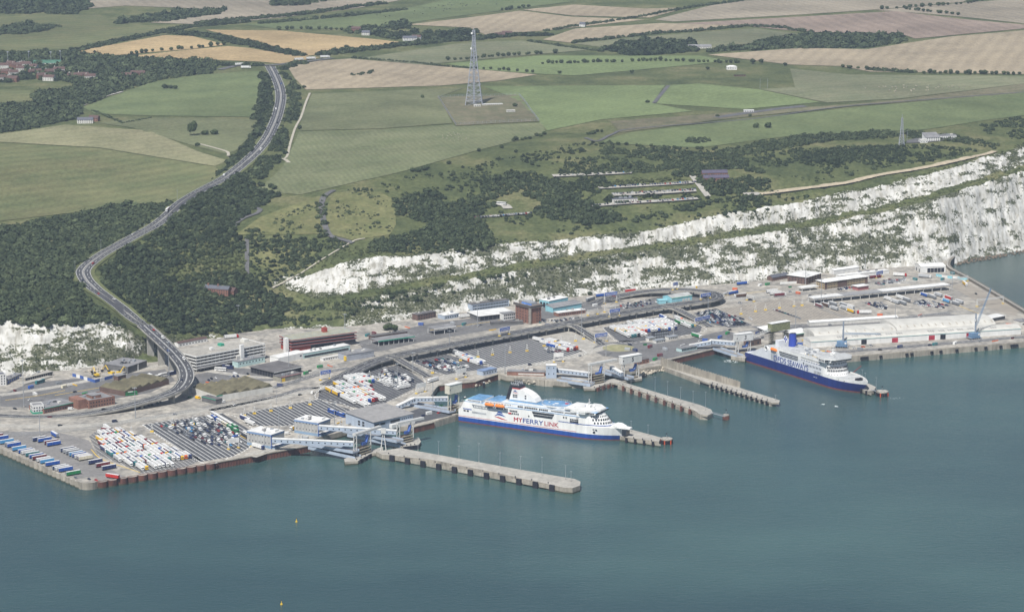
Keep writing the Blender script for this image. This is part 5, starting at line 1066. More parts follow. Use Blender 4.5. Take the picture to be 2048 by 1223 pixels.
# blue panelled blocks
for k, (a, bb, d, h, lb) in enumerate((((543, 897), (569, 888), 28, 13, 'nearer grey panelled block with blue trim, white roof and walkway'), ((637, 872), (661, 863), 27, 12.6, 'farther grey panelled block with blue trim, white roof and walkway'))):
 b = Bld('ramp_control_block', lb, a, bb, d, h, BEIGE, WROOF, 'flat', group='panelled blocks feeding the walkways')
 b.box('blue_band', -.012, -.12, h - 1.6, 1.012, d + .12, h - .01, mat('mid_blue_band', (.16, .25, .42), .5, .06, 3)); b.box('base_band', -.01, -.08, -.5, 1.01, d + .08, 2.4, mat('slate_blue_band', (.20, .29, .40), .5, .06, 3))
 b.wins('l', 2, 7, 4.2, 5.6, 1.3, .8).wins('f', 1, 1, 4, 3, 1.2, 1, .1, .3)
 mb = MB()
 for i in range(8): y = d * i / 7; mb.box(-.1, y - .1, 2.4, -.02, y + .1, h - 1.6, GROOF, b.F)
 mb.build('panel_joint', b.o, kind='stuff'); b.box('corner_trim', -.02, -.2, 0, .02, .3, h, BLUEP)
 b.box('canopy', .0, -3.8, 2.6, 1.35, -.1, 3.1, BLUEP); b.box('canopy_top', .0, -3.7, 3.12, 1.34, -.1, 3.3, WROOF); b.box('canopy_base', .05, -3.0, -.2, 1.25, -.15, 1.8, mat('slate_blue_band', (.20, .29, .40)))
 b.box('roof_hut', .5, 3, h + .36, .8, 7, h + 1.9, WHITE)
# left side of the port
Bld('brick_office', 'dark red brick office with stepped flat roofs by the viaduct', (178, 817), (230, 808), 26, 7.5, BRICK, GROOF, 'parapet').wins('f', 2, 9, 1.2, 3.4, 1.5, 1.3).wins('l', 2, 7, 1.2, 3.4, 1.5, 1.3).plant(4).box('wing', -.32, 4, -1, -.01, 22, 9.2, BRICK).box('upper_block', .25, 6, 7.51, .6, 18, 10.4, BRICK).box('upper_roof', .24, 5.9, 10.42, .61, 18.1, 10.7, GROOF)
Bld('customs_hall', 'low hall with broad flat grey roof and green edge inside the road loop', (88, 827), (150, 814), 24, 5, BRICK, GROOF, 'flat').wins('f', 1, 12, 1, 3, 1.5, 2).plant(2).box('green_edge', -.01, -.5, 4.7, 1.01, -.35, 5.3, GREENP)
Bld('white_green_block', 'white three storey block with green base beside the customs hall', (66, 828), (88, 826), 12, 8, WHITE, GROOF, 'parapet').wins('f', 2, 4, 2.6, 2.8, 1.3, 1.5).wins('l', 2, 4, 2.6, 2.8, 1.3, 1.5).box('base', -.01, -.12, -.5, 1.01, 12.1, 2, GREENP)
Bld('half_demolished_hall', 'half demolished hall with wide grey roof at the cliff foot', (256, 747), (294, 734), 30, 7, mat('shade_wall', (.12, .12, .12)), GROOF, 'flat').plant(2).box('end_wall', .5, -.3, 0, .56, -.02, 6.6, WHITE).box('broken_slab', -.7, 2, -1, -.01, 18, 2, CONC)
Bld('town_house', 'white four storey town house at the left edge', (-16, 773), (13, 770), 12, 11, WHITE, SLATE, 'parapet', cat='house').wins('f', 4, 5, 1.2, 2.6, 1.5, 1.1).wins('r', 4, 4, 1.2, 2.6, 1.5, 1.1)
Bld('garage_row', 'low grey garage row beside the white town house', (14, 768), (44, 754), 8, 4, CONC, GROOF, 'flat').wins('f', 1, 7, .4, 3, 2.6, 2.6, m=BLUEP)
Bld('roofless_ruin', 'roofless grey frame building below the cliff', (48, 770), (105, 754), 10, 1.2, CONC, GROOF, 'none').wins('f', 1, 1, .2, 3, .6, 1)
b = Bld('frame_ruin', 'open concrete frame of a stripped building', (50, 764), (106, 750), 8, 4, CONC, CONC, 'flat').wins('f', 1, 12, .5, 3, 3, 2.2, m=DARK)
Bld('pump_house', 'small brick hut beside the viaduct pier', (236, 762), (252, 758), 6, 5, DBRICK, GROOF, 'flat').wins('f', 1, 2, 1.5, 3, 1.2, 1)
def panel_fence(name, px, h, m, label, m2=None, gap=0):
 c = [P(u, v, ZA) for u, v in px]; o = tag(bpy.data.objects.new(name, None), label, 'fence'); COL.objects.link(o); o.location = c[0]
 for i in range(len(c) - 1):
  F, L = frame(c[i], c[i + 1]); n = max(1, int(L / 6))
  for k in range(n): mb = MB(); mb.box(L * k / n + .02, -.1, -.2, L * (k + 1) / n - .02 - gap, .1, h, (m2 if m2 and k % 3 == 1 else m), F); mb.build('panel', o)
 return o
panel_fence('site_hoarding', [(145, 752), (160, 756), (190, 765), (228, 755), (226, 750)], 3.2, BLUEP, 'blue and white hoarding round the demolition site', WHITE)
panel_fence('white_wall', [(1560, 568), (1600, 566), (1637, 562)], 2.6, WHITE, 'low white wall beside the tan offices')
panel_fence('green_screen', [(1872, 552), (1895, 556), (1935, 560)], 3, TURQ, 'green and white screen at the top of the exit lanes', WHITE)
def mesh_fence(px, label, h=3.0):
 c = spline([tuple(A(u, v)) for u, v in px], 3.0); o = tag(bpy.data.objects.new('security_fence', None), label, 'fence'); COL.objects.link(o); o.location = c[0]; mb = MB()
 for p in c: mb.tube((p[0], p[1], ZA), (p[0], p[1], ZA + h), .09, GALV, 4)
 mb.build('fence_post', o, kind='stuff'); mb = MB()
 for z in (.3, 1.0, 1.7, 2.4, h - .1):
  for i in range(len(c) - 1): mb.face([(c[i][0], c[i][1], ZA + z), (c[i + 1][0], c[i + 1][1], ZA + z), (c[i + 1][0], c[i + 1][1], ZA + z + .16), (c[i][0], c[i][1], ZA + z + .16)], GALV)
 mb.build('fence_wire', o, kind='stuff'); return o
mesh_fence([(-40, 872), (40, 871), (150, 862), (250, 846), (400, 820), (470, 806)], 'long grey security fence above the trailer yard')
mesh_fence([(470, 806), (540, 790), (575, 775), (600, 765)], 'grey security fence bending behind the empty lanes')
mesh_fence([(590, 762), (650, 740), (700, 727)], 'grey fence beside the road rising to the elevated road')
mesh_fence([(1460, 600), (1580, 594), (1700, 575), (1790, 566), (1850, 575)], 'grey fence between offices and canopy yard')
mesh_fence([(1630, 614), (1700, 640), (1760, 640), (1900, 628), (1980, 628)], 'grey fence along the back of the white sheds')
# middle
def canopy(name, label, a, b, d, h, roof, fascia, posts=6, cat='canopy', seg=1, mats=None):
 F, L = frame(A(*a), A(*b)); o = thing(name, A(*a), label, cat)
 for k in range(seg): mb = MB(); mb.box(L * k / seg + .03, 0, h, L * (k + 1) / seg - .03, d, h + .5, (mats[k] if mats else roof), F, True); mb.build('roof_panel', o)
 mb = MB(); mb.box(-.1, -.15, h - .25, L + .1, -.005, h + .75, fascia, F, True); mb.build('fascia', o)
 for i in range(posts):
  for y in (1.0, d - 1.0): x = 1 + (L - 2) * i / max(1, posts - 1); mb = MB(); mb.tube(F @ Vector((x, y, -.3)), F @ Vector((x, y, h)), .28, WHITE, 6); mb.build('post', o)
 return o
canopy('toll_canopy', 'white toll canopy on tall posts beside the back road', (868, 670), (912, 664), 15, 6.5, GROOF, WHITE, 3)
canopy('inspection_canopy', 'long low canopy with green fascia beside the back road', (757, 692), (830, 682), 18, 5, GROOF, GREENP, 8)
Bld('canopy_office', 'dark low office behind the green edged canopy', (745, 680), (815, 670), 8, 4, DBRICK, DROOF, 'flat').wins('f', 1, 10, 1, 3, 1.3, 1.5).plant(2)
Bld('dark_hut', 'dark brown flat hut against the cliff foot', (835, 641), (872, 634), 9, 6.5, DBRICK, DROOF, 'flat').wins('f', 2, 7, 1, 3, 1.3, 1.5)
Bld('white_roof_hut', 'small hut with white roof beside a white lorry', (889, 639), (918, 634), 12, 4.5, PBLUE, WROOF, 'flat').wins('f', 1, 6, 1.2, 3, 1.6, 1.8)
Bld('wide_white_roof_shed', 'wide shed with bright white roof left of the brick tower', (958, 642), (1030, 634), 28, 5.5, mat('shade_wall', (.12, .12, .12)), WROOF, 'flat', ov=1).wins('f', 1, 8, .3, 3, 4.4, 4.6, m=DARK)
Bld('office_row', 'long blue grey office with rows of windows under the cliff', (944, 622), (1018, 612), 9, 7.5, PBLUE, DROOF, 'flat').wins('f', 2, 22, 1, 3.3, 1.8, 1.6).plant(3)
b = Bld('brick_tower', 'tall brown brick control tower with dark crown and blue sign', (1031, 640), (1061, 648), 15, 17.5, BRICK, DROOF, 'flat', cat='tower')
b.wins('f', 5, 5, 1.5, 3.2, 1.6, 1.3).wins('r', 5, 2, 1.5, 3.2, 1.6, 1.2, .5, .95).box('crown', -.08, -1.4, 17.9, 1.06, 16.4, 20.6, mat('brown_crown', (.17, .145, .125))).box('crown_glazing', -.082, -1.45, 18.8, 1.062, 16.45, 19.8, GLASS).box('roof_room', .3, 3, 20.62, .9, 11, 23, GALV).box('blue_sign', .35, 1.2, 20.62, 1.0, 1.5, 22.4, mat('bright_blue_sign', (.10, .24, .62))).box('white_sign', -.06, -.5, 20.62, .24, -.2, 22.4, WHITE).box('stair_column', .93, -1.2, 0, 1.06, -.02, 18, mat('pale_column', (.28, .26, .23)))
Bld('white_office', 'small white office at the foot of the brick tower', (1007, 640), (1031, 637), 9, 7, WHITE, GROOF, 'flat').wins('f', 2, 6, 1, 3.2, 1.8, 1.8)
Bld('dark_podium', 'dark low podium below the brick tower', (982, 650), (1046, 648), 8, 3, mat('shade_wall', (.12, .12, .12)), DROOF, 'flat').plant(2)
Bld('turquoise_shed', 'turquoise shed with white roof right of the brick tower', (1098, 616), (1136, 608), 15, 8, TURQ, WROOF, 'flat').wins('l', 1, 3, .2, 3, 5.5, 3.4, m=DARK)
Bld('turquoise_lean_to', 'turquoise lean-to with grey roof in front of the turquoise shed', (1106, 625), (1163, 615), 13, 5.5, TURQ, GROOF, 'mono', rise=1.5).box('white_edge', -.02, -.6, 5.4, 1.02, -.4, 6.0, WHITE)
Bld('brick_office_row', 'low brick office with white roof and cars in front', (1116, 633), (1171, 626), 9, 4, BRICK, WROOF, 'flat').wins('f', 1, 12, 1, 3, 1.5, 1.8)
Bld('loop_shed', 'turquoise shed inside the loop of the elevated road', (1344, 607), (1384, 601), 17, 6.5, TURQ, mat('pale_grey_roof', (.36, .37, .36)), 'gable', rise=2).box('green_edge', -.02, -.45, 6.0, 1.02, -.31, 6.5, mat('mint_edge', (.2, .6, .45))).wins('f', 1, 3, .2, 3, 3.5, 3, .5, .9, m=OFFW)
Bld('loop_annex', 'small turquoise annex at the left of the loop shed', (1318, 608), (1337, 607), 9, 4, TURQ, TURQ, 'flat').wins('f', 1, 1, .3, 3, 2.4, 1.6, .7, .95)
Bld('quay_pavilion', 'small pavilion with blue roof on the basin corner', (966, 751), (994, 745), 9, 4.5, PBLUE, mat('mid_blue_roof', (.16, .22, .34)), 'flat').wins('f', 1, 5, 1.4, 3, 1.4, 1.4)
Bld('brick_store', 'long low brick store behind the tetrapod rocks', (1014, 750), (1089, 752), 9, 4, BRICK, GROOF, 'flat').wins('f', 1, 14, 1, 3, 1.4, 1.8, .3, .98, m=OFFW).plant(2)
Bld('glass_lookout', 'small teal glass lookout on the basin edge', (1363, 704), (1394, 698), 8, 3.6, TEAL, GROOF, 'flat').wins('f', 1, 10, 1, 3, 2, 1.7)
for k, (a, bb) in enumerate((((1312, 687), (1331, 684)), ((1337, 680), (1356, 677)), ((1298, 682), (1311, 680)))): Bld('site_cabin', ['grey site cabin nearest the dark rack', 'grey site cabin farthest from the white tank', 'small grey cabin beside the white tank'][k], a, bb, 6, 3.2, OFFW, GALV, 'flat', cat='cabin').wins('f', 1, 5, 1, 3, 1.2, 1.4)
Bld('steel_rack', 'dark steel rack behind the site cabins', (1308, 676), (1338, 672), 5, 6, mat('dark_steel', (.06, .06, .07)), DARK, 'flat').wins('f', 2, 8, .6, 3, 2, 1.6, m=GALV)
Bld('brick_hut', 'small brick hut on the corner beside the orange gear', (1278, 729), (1298, 725), 8, 4.5, BRICK, DROOF, 'flat').wins('f', 1, 3, 1.4, 3, 1.3, 1.5)
Bld('berth_store', 'brown brick store at the berth with board three', (1500, 692), (1522, 688), 10, 6, DBRICK, DROOF, 'flat').wins('f', 1, 2, 1, 3, 3, 2)
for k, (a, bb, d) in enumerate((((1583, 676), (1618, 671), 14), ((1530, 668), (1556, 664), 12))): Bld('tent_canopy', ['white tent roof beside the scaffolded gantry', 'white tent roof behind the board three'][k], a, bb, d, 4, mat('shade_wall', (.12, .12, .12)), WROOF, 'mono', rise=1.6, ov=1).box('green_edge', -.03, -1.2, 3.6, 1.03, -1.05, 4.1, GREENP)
# right side
Bld('tan_office', 'long tan and brown brick office with white hipped roof', (1649, 579), (1735, 567), 15, 9, TBRICK, WROOF, 'hip', rise=2, ov=1.2).wins('f', 3, 26, 1.1, 2.9, 1.3, 1.4).wins('l', 3, 4, 1.1, 2.9, 1.3, 1.4).box('brown_bay', .0, -.15, 0, .06, -.07, 8.6, DBRICK).box('brown_bay', .30, -.15, 0, .52, -.07, 8.6, DBRICK).box('brown_bay', .94, -.15, 0, 1, -.07, 8.6, DBRICK)
Bld('square_office', 'square brown brick office with white roof at the cliff foot', (1613, 569), (1642, 560), 26, 9, DBRICK, WROOF, 'hip', rise=2, ov=1.2).wins('f', 3, 5, 1.1, 2.9, 1.4, 2.4, m=TBRICK).wins('l', 3, 6, 1.1, 2.9, 1.4, 1.3)
Bld('slate_hut', 'dark slate roofed hut left of the square office', (1545, 562), (1578, 556), 9, 4, DBRICK, SLATE, 'gable', rise=2.5)
canopy('small_canopy', 'small white canopy in front of the square office', (1604, 583), (1638, 579), 10, 4, WROOF, WHITE, 3)
Bld('kiosk', 'white roofed kiosk with red band near the tan office', (1716, 581), (1737, 578), 10, 4.5, mat('kiosk_red', (.32, .12, .12)), WROOF, 'flat', ov=1)
Bld('white_store', 'long white store behind the tan office', (1668, 549), (1718, 542), 9, 5, WHITE, WROOF, 'gable', rise=1.5)
Bld('white_store', 'longer white low store reaching towards the lorries', (1680, 558), (1778, 547), 9, 4, WHITE, WROOF, 'flat')
Bld('white_warehouse', 'white warehouse with dark bays at the end of the cliff', (1842, 546), (1891, 544), 22, 7.5, WHITE, WROOF, 'gable', rise=2).wins('f', 1, 5, .2, 3, 5.5, 4, .25, .95, m=DARK).wins('l', 1, 2, .2, 3, 4, 3)
G1 = mat('grey_canopy_sheet', (.26, .26, .26), .7, .12, 6)
canopy('lane_canopy', 'very long canopy over the check lanes, white at both ends', (1628, 608), (1902, 580), 15, 6, WROOF, GALV, 16, 'canopy', 14, [WROOF] * 3 + [G1] * 4 + [WROOF] * 7)
Bld('long_white_shed', 'long low white shed behind the big warehouses', (1620, 652), (1796, 641), 9, 4, OFFW, WROOF, 'gable', rise=1.4)
fw = Bld('quay_shed', 'long white quay shed with curved roof and red doors', (1622, 695), (2042, 668), 22, 6.2, WHITE, mat('cream_roof', (.47, .46, .42), .6, .08, 8, size2=20), 'barrel', rise=2.6)
for t in (.38, .555, .735): fw.box('red_door', t, -.25, 0, t + .028, -.02, 5, mat('red_door', (.35, .03, .05)))
for t in (.235, .61): fw.box('open_door', t, -.2, 0, t + .025, -.02, 5.2, DARK)
fw.box('gutter', 0, -.35, 5.9, 1, -.05, 6.3, mat('teal_gutter', (.16, .36, .36)))
for t in (.13, .2, .26, .31, .36, .41, .56, .61, .655, .70, .75, .8, .86):
 mb = MB()
 for i in range(3):
  for j in range(2): x = fw.L * t + i * 2.6; y = 3.4 + j * 2.4; z = 6.2 + 2.6 * math.sqrt(max(0, 1 - ((y - 11) / 11) ** 2)) ; mb.box(x, y, z - .2, x + 1.4, y + 1.2, z + .35, GROOF, fw.F)
 mb.build('skylight', fw.o, kind='stuff')
CREAM = MATS['cream_roof']
def off_b(bb, x0, x1, y0, d, *a, **k):
 p = bb.F @ Vector((bb.L * x0, y0, 0)); q = bb.F @ Vector((bb.L * x1, y0, 0)); return Bld(*a[:2], None, None, d, *a[2:], pts=(p, q), **k)
r1 = off_b(fw, .055, .44, 22.6, 34, 'curved_warehouse', 'left warehouse with broad curved cream roof behind the quay shed', 7, OFFW, CREAM, 'barrel', rise=4)
r2 = off_b(fw, .445, .92, 22.6, 46, 'curved_warehouse', 'right and higher warehouse with broad curved cream roof', 7.5, OFFW, CREAM, 'barrel', rise=5.5)
for rr, n in ((r1, 9), (r2, 14)):
 mb = MB()
 for i in range(n):
  x = rr.L * (i + .6) / n
  for k in range(4):
   t0, t1 = .42 + .09 * k, .51 + .09 * k; f = lambda t: (rr.d / 2 - rr.d / 2 * math.cos(t), rr.h + (4 if rr is r1 else 5.5) * math.sin(t) + .12); y0, z0 = f(t0); y1, z1 = f(t1)
   mb.face([rr.F @ Vector(p) for p in ((x, y0, z0), (x + .9, y0, z0), (x + .9, y1, z1), (x, y1, z1))], mat('stained_strip', (.30, .26, .2)))
 mb.build('rooflight_strip', rr.o, kind='stuff')
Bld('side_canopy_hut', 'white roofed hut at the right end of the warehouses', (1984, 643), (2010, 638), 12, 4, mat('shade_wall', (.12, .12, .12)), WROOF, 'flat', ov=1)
Bld('end_shed', 'pale shed cut by the right edge of the port', (2040, 652), (2075, 648), 12, 5, OFFW, GROOF, 'flat').wins('f', 1, 3, 1, 3, 1.6, 2)
# excavators at the demolition site, cranes
def excavator(u, v, az, label, s=1.0):
 c = A(u, v); o = thing('excavator', c, label, 'excavator', 'yellow excavators on the demolition site'); F = Matrix.Translation(c) @ Matrix.Rotation(az, 4, 'Z') @ Matrix.Scale(s, 4)
 for y in (-1.6, 1.0): mb = MB(); mb.prism([(-2.4, 0), (2.4, 0), (2.4, .6), (-2.4, .6)], 0, 1.1, DARK, F=F @ Matrix.Translation((0, y, 0))); mb.build('track', o)
 mb = MB(); mb.box(-2.4, -1.5, 1.25, 1.6, 1.5, 2.7, YEL2, F, True); mb.build('body', o); mb = MB(); mb.box(.2, .3, 2.72, 1.9, 1.5, 4.0, GLASS, F); mb.build('cab', o)
 mb = MB(); mb.tube(F @ Vector((1.4, -.3, 2.2)), F @ Vector((5, -.3, 6.8)), .45, YEL2, 6); mb.build('boom', o); mb = MB(); mb.tube(F @ Vector((5, -.3, 6.8)), F @ Vector((8.2, -.3, 3.2)), .36, YEL2, 6); mb.build('arm', o); mb = MB(); mb.box(7.5, -1, 1.6, 9, .4, 3.2, DARK, F, True); mb.build('bucket', o)
excavator(193, 753, 2.2, 'yellow excavator with raised arm, left of the three', 1.3); excavator(222, 750, 2.6, 'yellow excavator on the rubble, middle of the three', 1.4); excavator(238, 748, .6, 'yellow excavator nearest the broken hall', 1.1)
rocks([(165, 752), (215, 742), (255, 745), (250, 752), (195, 760)], 240, .5, 1.6, 'pale rubble heaps of the demolished building', ZA, ZA + .6, mat('rubble', (.36, .33, .28), .9, .2, 2))
CRB = mat('crane_blue', (.13, .22, .34), .5, .1, 2); CRG = mat('crane_grey', (.22, .26, .32), .5, .12, 2)
def lattice(mb, p, q, w0, w1, n, m, r=.12):
 p, q = Vector(p), Vector(q); d = (q - p).normalized(); a = d.cross(Vector((0, 0, 1)) if abs(d.z) < .95 else Vector((1, 0, 0))).normalized(); b_ = d.cross(a)
 cs = [[p + (q - p) * (i / n) + (a * sx + b_ * sy) * (w0 + (w1 - w0) * i / n) / 2 for sx, sy in ((1, 1), (1, -1), (-1, -1), (-1, 1))] for i in range(n + 1)]
 for i in range(n):
  for k in range(4): mb.tube(cs[i][k], cs[i + 1][k], r, m, 4, cap=False); mb.tube(cs[i][k], cs[i + 1][(k + 1) % 4], r * .7, m, 3, cap=False); mb.tube(cs[i + 1][k], cs[i + 1][(k + 1) % 4], r * .7, m, 3, cap=False)
def crane(u, v, az, el, blen, label):
 c = A(u, v); o = thing('harbour_crane', c, label, 'crane', 'mobile harbour cranes on the quay'); F = Matrix.Translation(c) @ Matrix.Rotation(az, 4, 'Z')
 mb = MB(); mb.box(-6, -3.2, .9, 6, 3.2, 2.6, CRB, F, True)
 for x in (-5, -2.5, 0, 2.5, 5):
  for y in (-3.4, 3.0): mb.box(x - .7, y, 0, x + .7, y + .5, 1.5, DARK, F)
 mb.build('chassis', o)
 mb = MB()
 for x, y in ((-6.5, -6), (6.5, -6), (-6.5, 6), (6.5, 6)): mb.box(x - .4, min(0, y), 1.4, x + .4, max(0, y), 2.0, GALV, F, True); mb.box(x - 1, y - 1, 0, x + 1, y + 1, .4, GALV, F)
 mb.build('outrigger', o); mb = MB(); mb.box(-5, -3, 2.9, 5.5, 3, 6.6, CRB, F, True); mb.box(3.2, -3.05, 4.2, 5, -2.9, 6, WHITE, F); mb.build('machinery_house', o)
 mb = MB(); mb.tube(F @ Vector((1.5, 0, 6.6)), F @ Vector((1.5, 0, 28)), 1.1, CRG, 8, .8); mb.build('tower', o); mb = MB(); mb.box(-.2, -1.2, 19, 1.0, 1.2, 21.5, WHITE, F, True); mb.build('cab', o)
 e = F @ Vector((2.5 + blen * math.cos(el), 0, 15 + blen * math.sin(el))); mb = MB(); lattice(mb, F @ Vector((2.5, 0, 15)), e, 1.8, .8, 16, CRB, .13); mb.build('boom', o)
 mb = MB(); mb.tube(F @ Vector((1.5, 0, 30)), e, .12, GALV, 3); mb.tube(e, e - Vector((0, 0, min(8, max(2, e.z - 12)))), .1, GALV, 3); mb.build('cable', o)
crane(1683, 694, -.15, .02, 38, 'blue harbour crane with its boom lowered, beside the ferry'); crane(1948, 677, .35, 1.18, 42, 'blue harbour crane with its boom raised, before the red doors')
# ================================================================ VEHICLES
COLS = {'white': '#D9D9D6', 'pale grey': '#A9ACAE', 'grey': '#7B7F83', 'blue': '#1F4FA0', 'navy': '#24305C', 'light blue': '#4E93C4', 'red': '#B02A22', 'maroon': '#6A2028', 'yellow': '#DBAE18', 'orange': '#D2601F', 'green': '#1F7A43', 'teal': '#2F6F73', 'black': '#16171B', 'silver': '#9A9DA1', 'cream': '#D5CDB4', 'dark blue': '#1C2440', 'brown': '#5A4436'}
PM = {k: paint(v, .4, .05) for k, v in COLS.items()}
ROOFM = mat('trailer_roof', (.55, .55, .54), .6, .08, 3)
def proto(fn, name):
 mb = MB(); fn(mb); o = mb.build(name); me = o.data; bpy.data.objects.remove(o); return me
def _chassis(mb, x0=-8, x1=7.9, ax=(-6.6, -5.3, -4.0, 3.6, 6.7)):
 mb.box(x0, -.5, .6, x1, .5, 1.05, DARK, None, True)
 for x in ax:
  for y in (-1.2, .85): mb.prism([(x + .5 * math.cos(t), .5 + .5 * math.sin(t)) for t in np.arange(0, 6.28, 1.047)], y, y + .35, DARK, F=Matrix(((1, 0, 0, 0), (0, 0, 1, 0), (0, 1, 0, 0), (0, 0, 0, 1))))
def _tbox(mb, x0=-8.1, x1=5.4):
 mb.box(x0, -1.27, 1.08, x1, 1.27, 3.9, PM['white'], None, True); mb.box(x0 + .08, -1.2, 3.9, x1 - .08, 1.2, 3.98, ROOFM); mb.box(x0 - .04, -1.1, 1.2, x0 - .01, 1.1, 3.8, PM['grey'])
 for i in range(4): x = x0 + (x1 - x0) * (i + .5) / 4; mb.box(x - .05, -1.3, 1.1, x + .05, 1.3, 3.88, PM['grey'])
def _cab(mb, x=5.9):
 mb.prism([(x, .75), (x + 2.1, .75), (x + 2.2, 2.0), (x + 1.95, 3.1), (x + .9, 3.75), (x, 3.75)], -1.22, 1.22, PM['white'], F=Matrix(((1, 0, 0, 0), (0, 0, 1, 0), (0, 1, 0, 0), (0, 0, 0, 1))), bottom=True)
 mb.mesh([(x + 2.24, -1.1, 2.05), (x + 2.24, 1.1, 2.05), (x + 2.0, 1.1, 3.0), (x + 2.0, -1.1, 3.0)], [(0, 1, 2, 3)], GLASS); mb.box(x + 1.0, -1.25, 2.0, x + 1.8, 1.25, 2.8, GLASS)
ME_CH = proto(_chassis, 'lorry'); ME_TB = proto(_tbox, 'trailer_box'); ME_CAB = proto(_cab, 'cab')
ME_TCH = proto(lambda mb: _chassis(mb, -6.6, 6.4, (-5.2, -3.9, -2.6)), 'trailer'); ME_TTB = proto(lambda mb: (_tbox(mb, -6.8, 6.8), mb.box(5.0, -1.0, 0, 5.3, 1.0, 1.1, DARK)), 'trailer_box')
def _van(mb):
 mb.prism([(-2.8, .4), (2.7, .4), (2.75, 1.2), (1.9, 1.5), (1.4, 2.5), (-2.8, 2.55)], -1.0, 1.0, PM['white'], F=Matrix(((1, 0, 0, 0), (0, 0, 1, 0), (0, 1, 0, 0), (0, 0, 0, 1))), bottom=True)
 mb.mesh([(1.95, -.9, 1.5), (1.95, .9, 1.5), (1.5, .9, 2.4), (1.5, -.9, 2.4)], [(0, 1, 2, 3)], GLASS); mb.box(.6, -1.03, 1.5, 1.5, 1.03, 2.2, GLASS)
 for x in (-1.8, 1.8): mb.box(x - .4, -1.04, 0, x + .4, 1.04, .75, DARK)
def _car(mb):
 Q = Matrix(((1, 0, 0, 0), (0, 0, 1, 0), (0, 1, 0, 0), (0, 0, 0, 1)))
 mb.prism([(-2.2, .3), (2.2, .3), (2.25, .7), (1.2, .95), (-2.15, 1.0)], -.92, .92, PM['white'], F=Q, bottom=True)
 v = [(1.15, -.85, .95), (1.15, .85, .95), (-1.9, .85, 1.0), (-1.9, -.85, 1.0), (.35, -.68, 1.5), (.35, .68, 1.5), (-1.4, .68, 1.52), (-1.4, -.68, 1.52)]
 mb.mesh(v, [(0, 1, 5, 4), (1, 2, 6, 5), (2, 3, 7, 6), (3, 0, 4, 7)], GLASS); mb.mesh(v[4:], [(0, 1, 2, 3)], PM['white']); mb.mesh([(.3, -.6, 1.53), (.3, .6, 1.53), (-1.35, .6, 1.55), (-1.35, -.6, 1.55)], [(0, 1, 2, 3)], PM['white'])
 for x in (-1.35, 1.35): mb.box(x - .33, -.95, 0, x + .33, .95, .62, DARK)
def _coach(mb):
 mb.box(-6.2, -1.27, .45, 6.2, 1.27, 3.5, PM['white'], None, True); mb.box(-6.0, -1.3, 1.9, 5.9, 1.3, 2.9, GLASS); mb.box(5.9, -1.15, 1.5, 6.24, 1.15, 3.0, GLASS); mb.box(-3, -.9, 3.5, 2, .9, 3.75, ROOFM)
 for x in (-3.6, -2.4, 4.2): mb.box(x - .5, -1.29, 0, x + .5, 1.29, .95, DARK)
ME_VAN = proto(_van, 'van'); ME_CAR = proto(_car, 'car'); ME_COACH = proto(_coach, 'coach')
def setcol(o, m): o.material_slots[0].link = 'OBJECT'; o.material_slots[0].material = m
def slot_of(me, key): return [m.name for m in me.materials].index(PM[key].name)
def put(me, name, loc, ang, col, parent=None):
 o = bpy.data.objects.new(name, me); COL.objects.link(o)
 k = slot_of(me, 'white') if PM['white'].name in [m.name for m in me.materials] else None
 if k is not None and col: o.material_slots[k].link = 'OBJECT'; o.material_slots[k].material = PM[col]
 if parent is not None: o.parent = parent
 else: o.location = loc; o.rotation_euler = (0, 0, ang)
 return o
lorry_n = 0
def lorry(x, y, z, ang, tcol, ccol, label, group):
 global lorry_n; lorry_n += 1
 o = put(ME_CH, 'lorry', (x, y, z), ang, None); tag(o, label, 'lorry', group); put(ME_TB, 'trailer_box', None, 0, tcol, o); put(ME_CAB, 'cab', None, 0, ccol, o); return o
def trailer(x, y, z, ang, tcol, label, group):
 o = put(ME_TCH, 'trailer', (x, y, z), ang, None); tag(o, label, 'trailer', group); put(ME_TTB, 'trailer_box', None, 0, tcol, o); return o
TP = ['white'] * 13 + ['pale grey'] * 3 + ['blue', 'navy', 'navy', 'yellow', 'teal', 'cream', 'maroon', 'light blue', 'grey']; CPAL = ['white'] * 9 + ['red', 'red', 'blue', 'yellow', 'maroon', 'green', 'orange', 'navy', 'pale grey', 'teal', 'black']
ZV = ZA + .08
def slots(px, d, sp, ln, off=0.0):
 """places in lanes along d inside a lot: (lane, place, x, y)"""
 poly = np.array(AP(px)); a = np.array(tuple(A(*d[0]))[:2]); b = np.array(tuple(A(*d[1]))[:2]); t = (b - a) / np.linalg.norm(b - a); n = np.array([-t[1], t[0]])
 pn = poly @ n; pt = poly @ t; out = []; lanes = np.arange(pn.min() + sp / 2 + off, pn.max(), sp); lane = 0
 for k in lanes:
  pos = np.arange(pt.min() + ln / 2, pt.max(), ln); q = t[None] * pos[:, None] + n[None] * k; e = ln * .42
  ok = in_poly(q[:, 0] + t[0] * e, q[:, 1] + t[1] * e, poly) & in_poly(q[:, 0] - t[0] * e, q[:, 1] - t[1] * e, poly)
  if ok.any():
   for j, p in enumerate(q[ok]): out.append((lane, j, p[0], p[1]))
   lane += 1
 return out, math.atan2(t[1], t[0])
def lorry_lot(px, d, sp, ln, fill, place, group, tp=TP, cp=CPAL, seed=1):
 r = random.Random(seed); sl, ang = slots(px, d, sp, ln)
 for lane, j, x, y in sl:
  if r.random() > fill: continue
  tc, cc = r.choice(tp), r.choice(cp); s = r.uniform(-1.2, 1.2)
  lorry(x + math.cos(ang) * s, y + math.sin(ang) * s, ZV, ang, tc, cc, f'{tc} lorry with {cc} cab, {nth(j)} along the {nth(lane)} lane {place}', group)
LP = [(182, 871), (207, 855), (246, 862), (301, 883), (400, 917), (366, 930), (283, 943), (200, 906)]
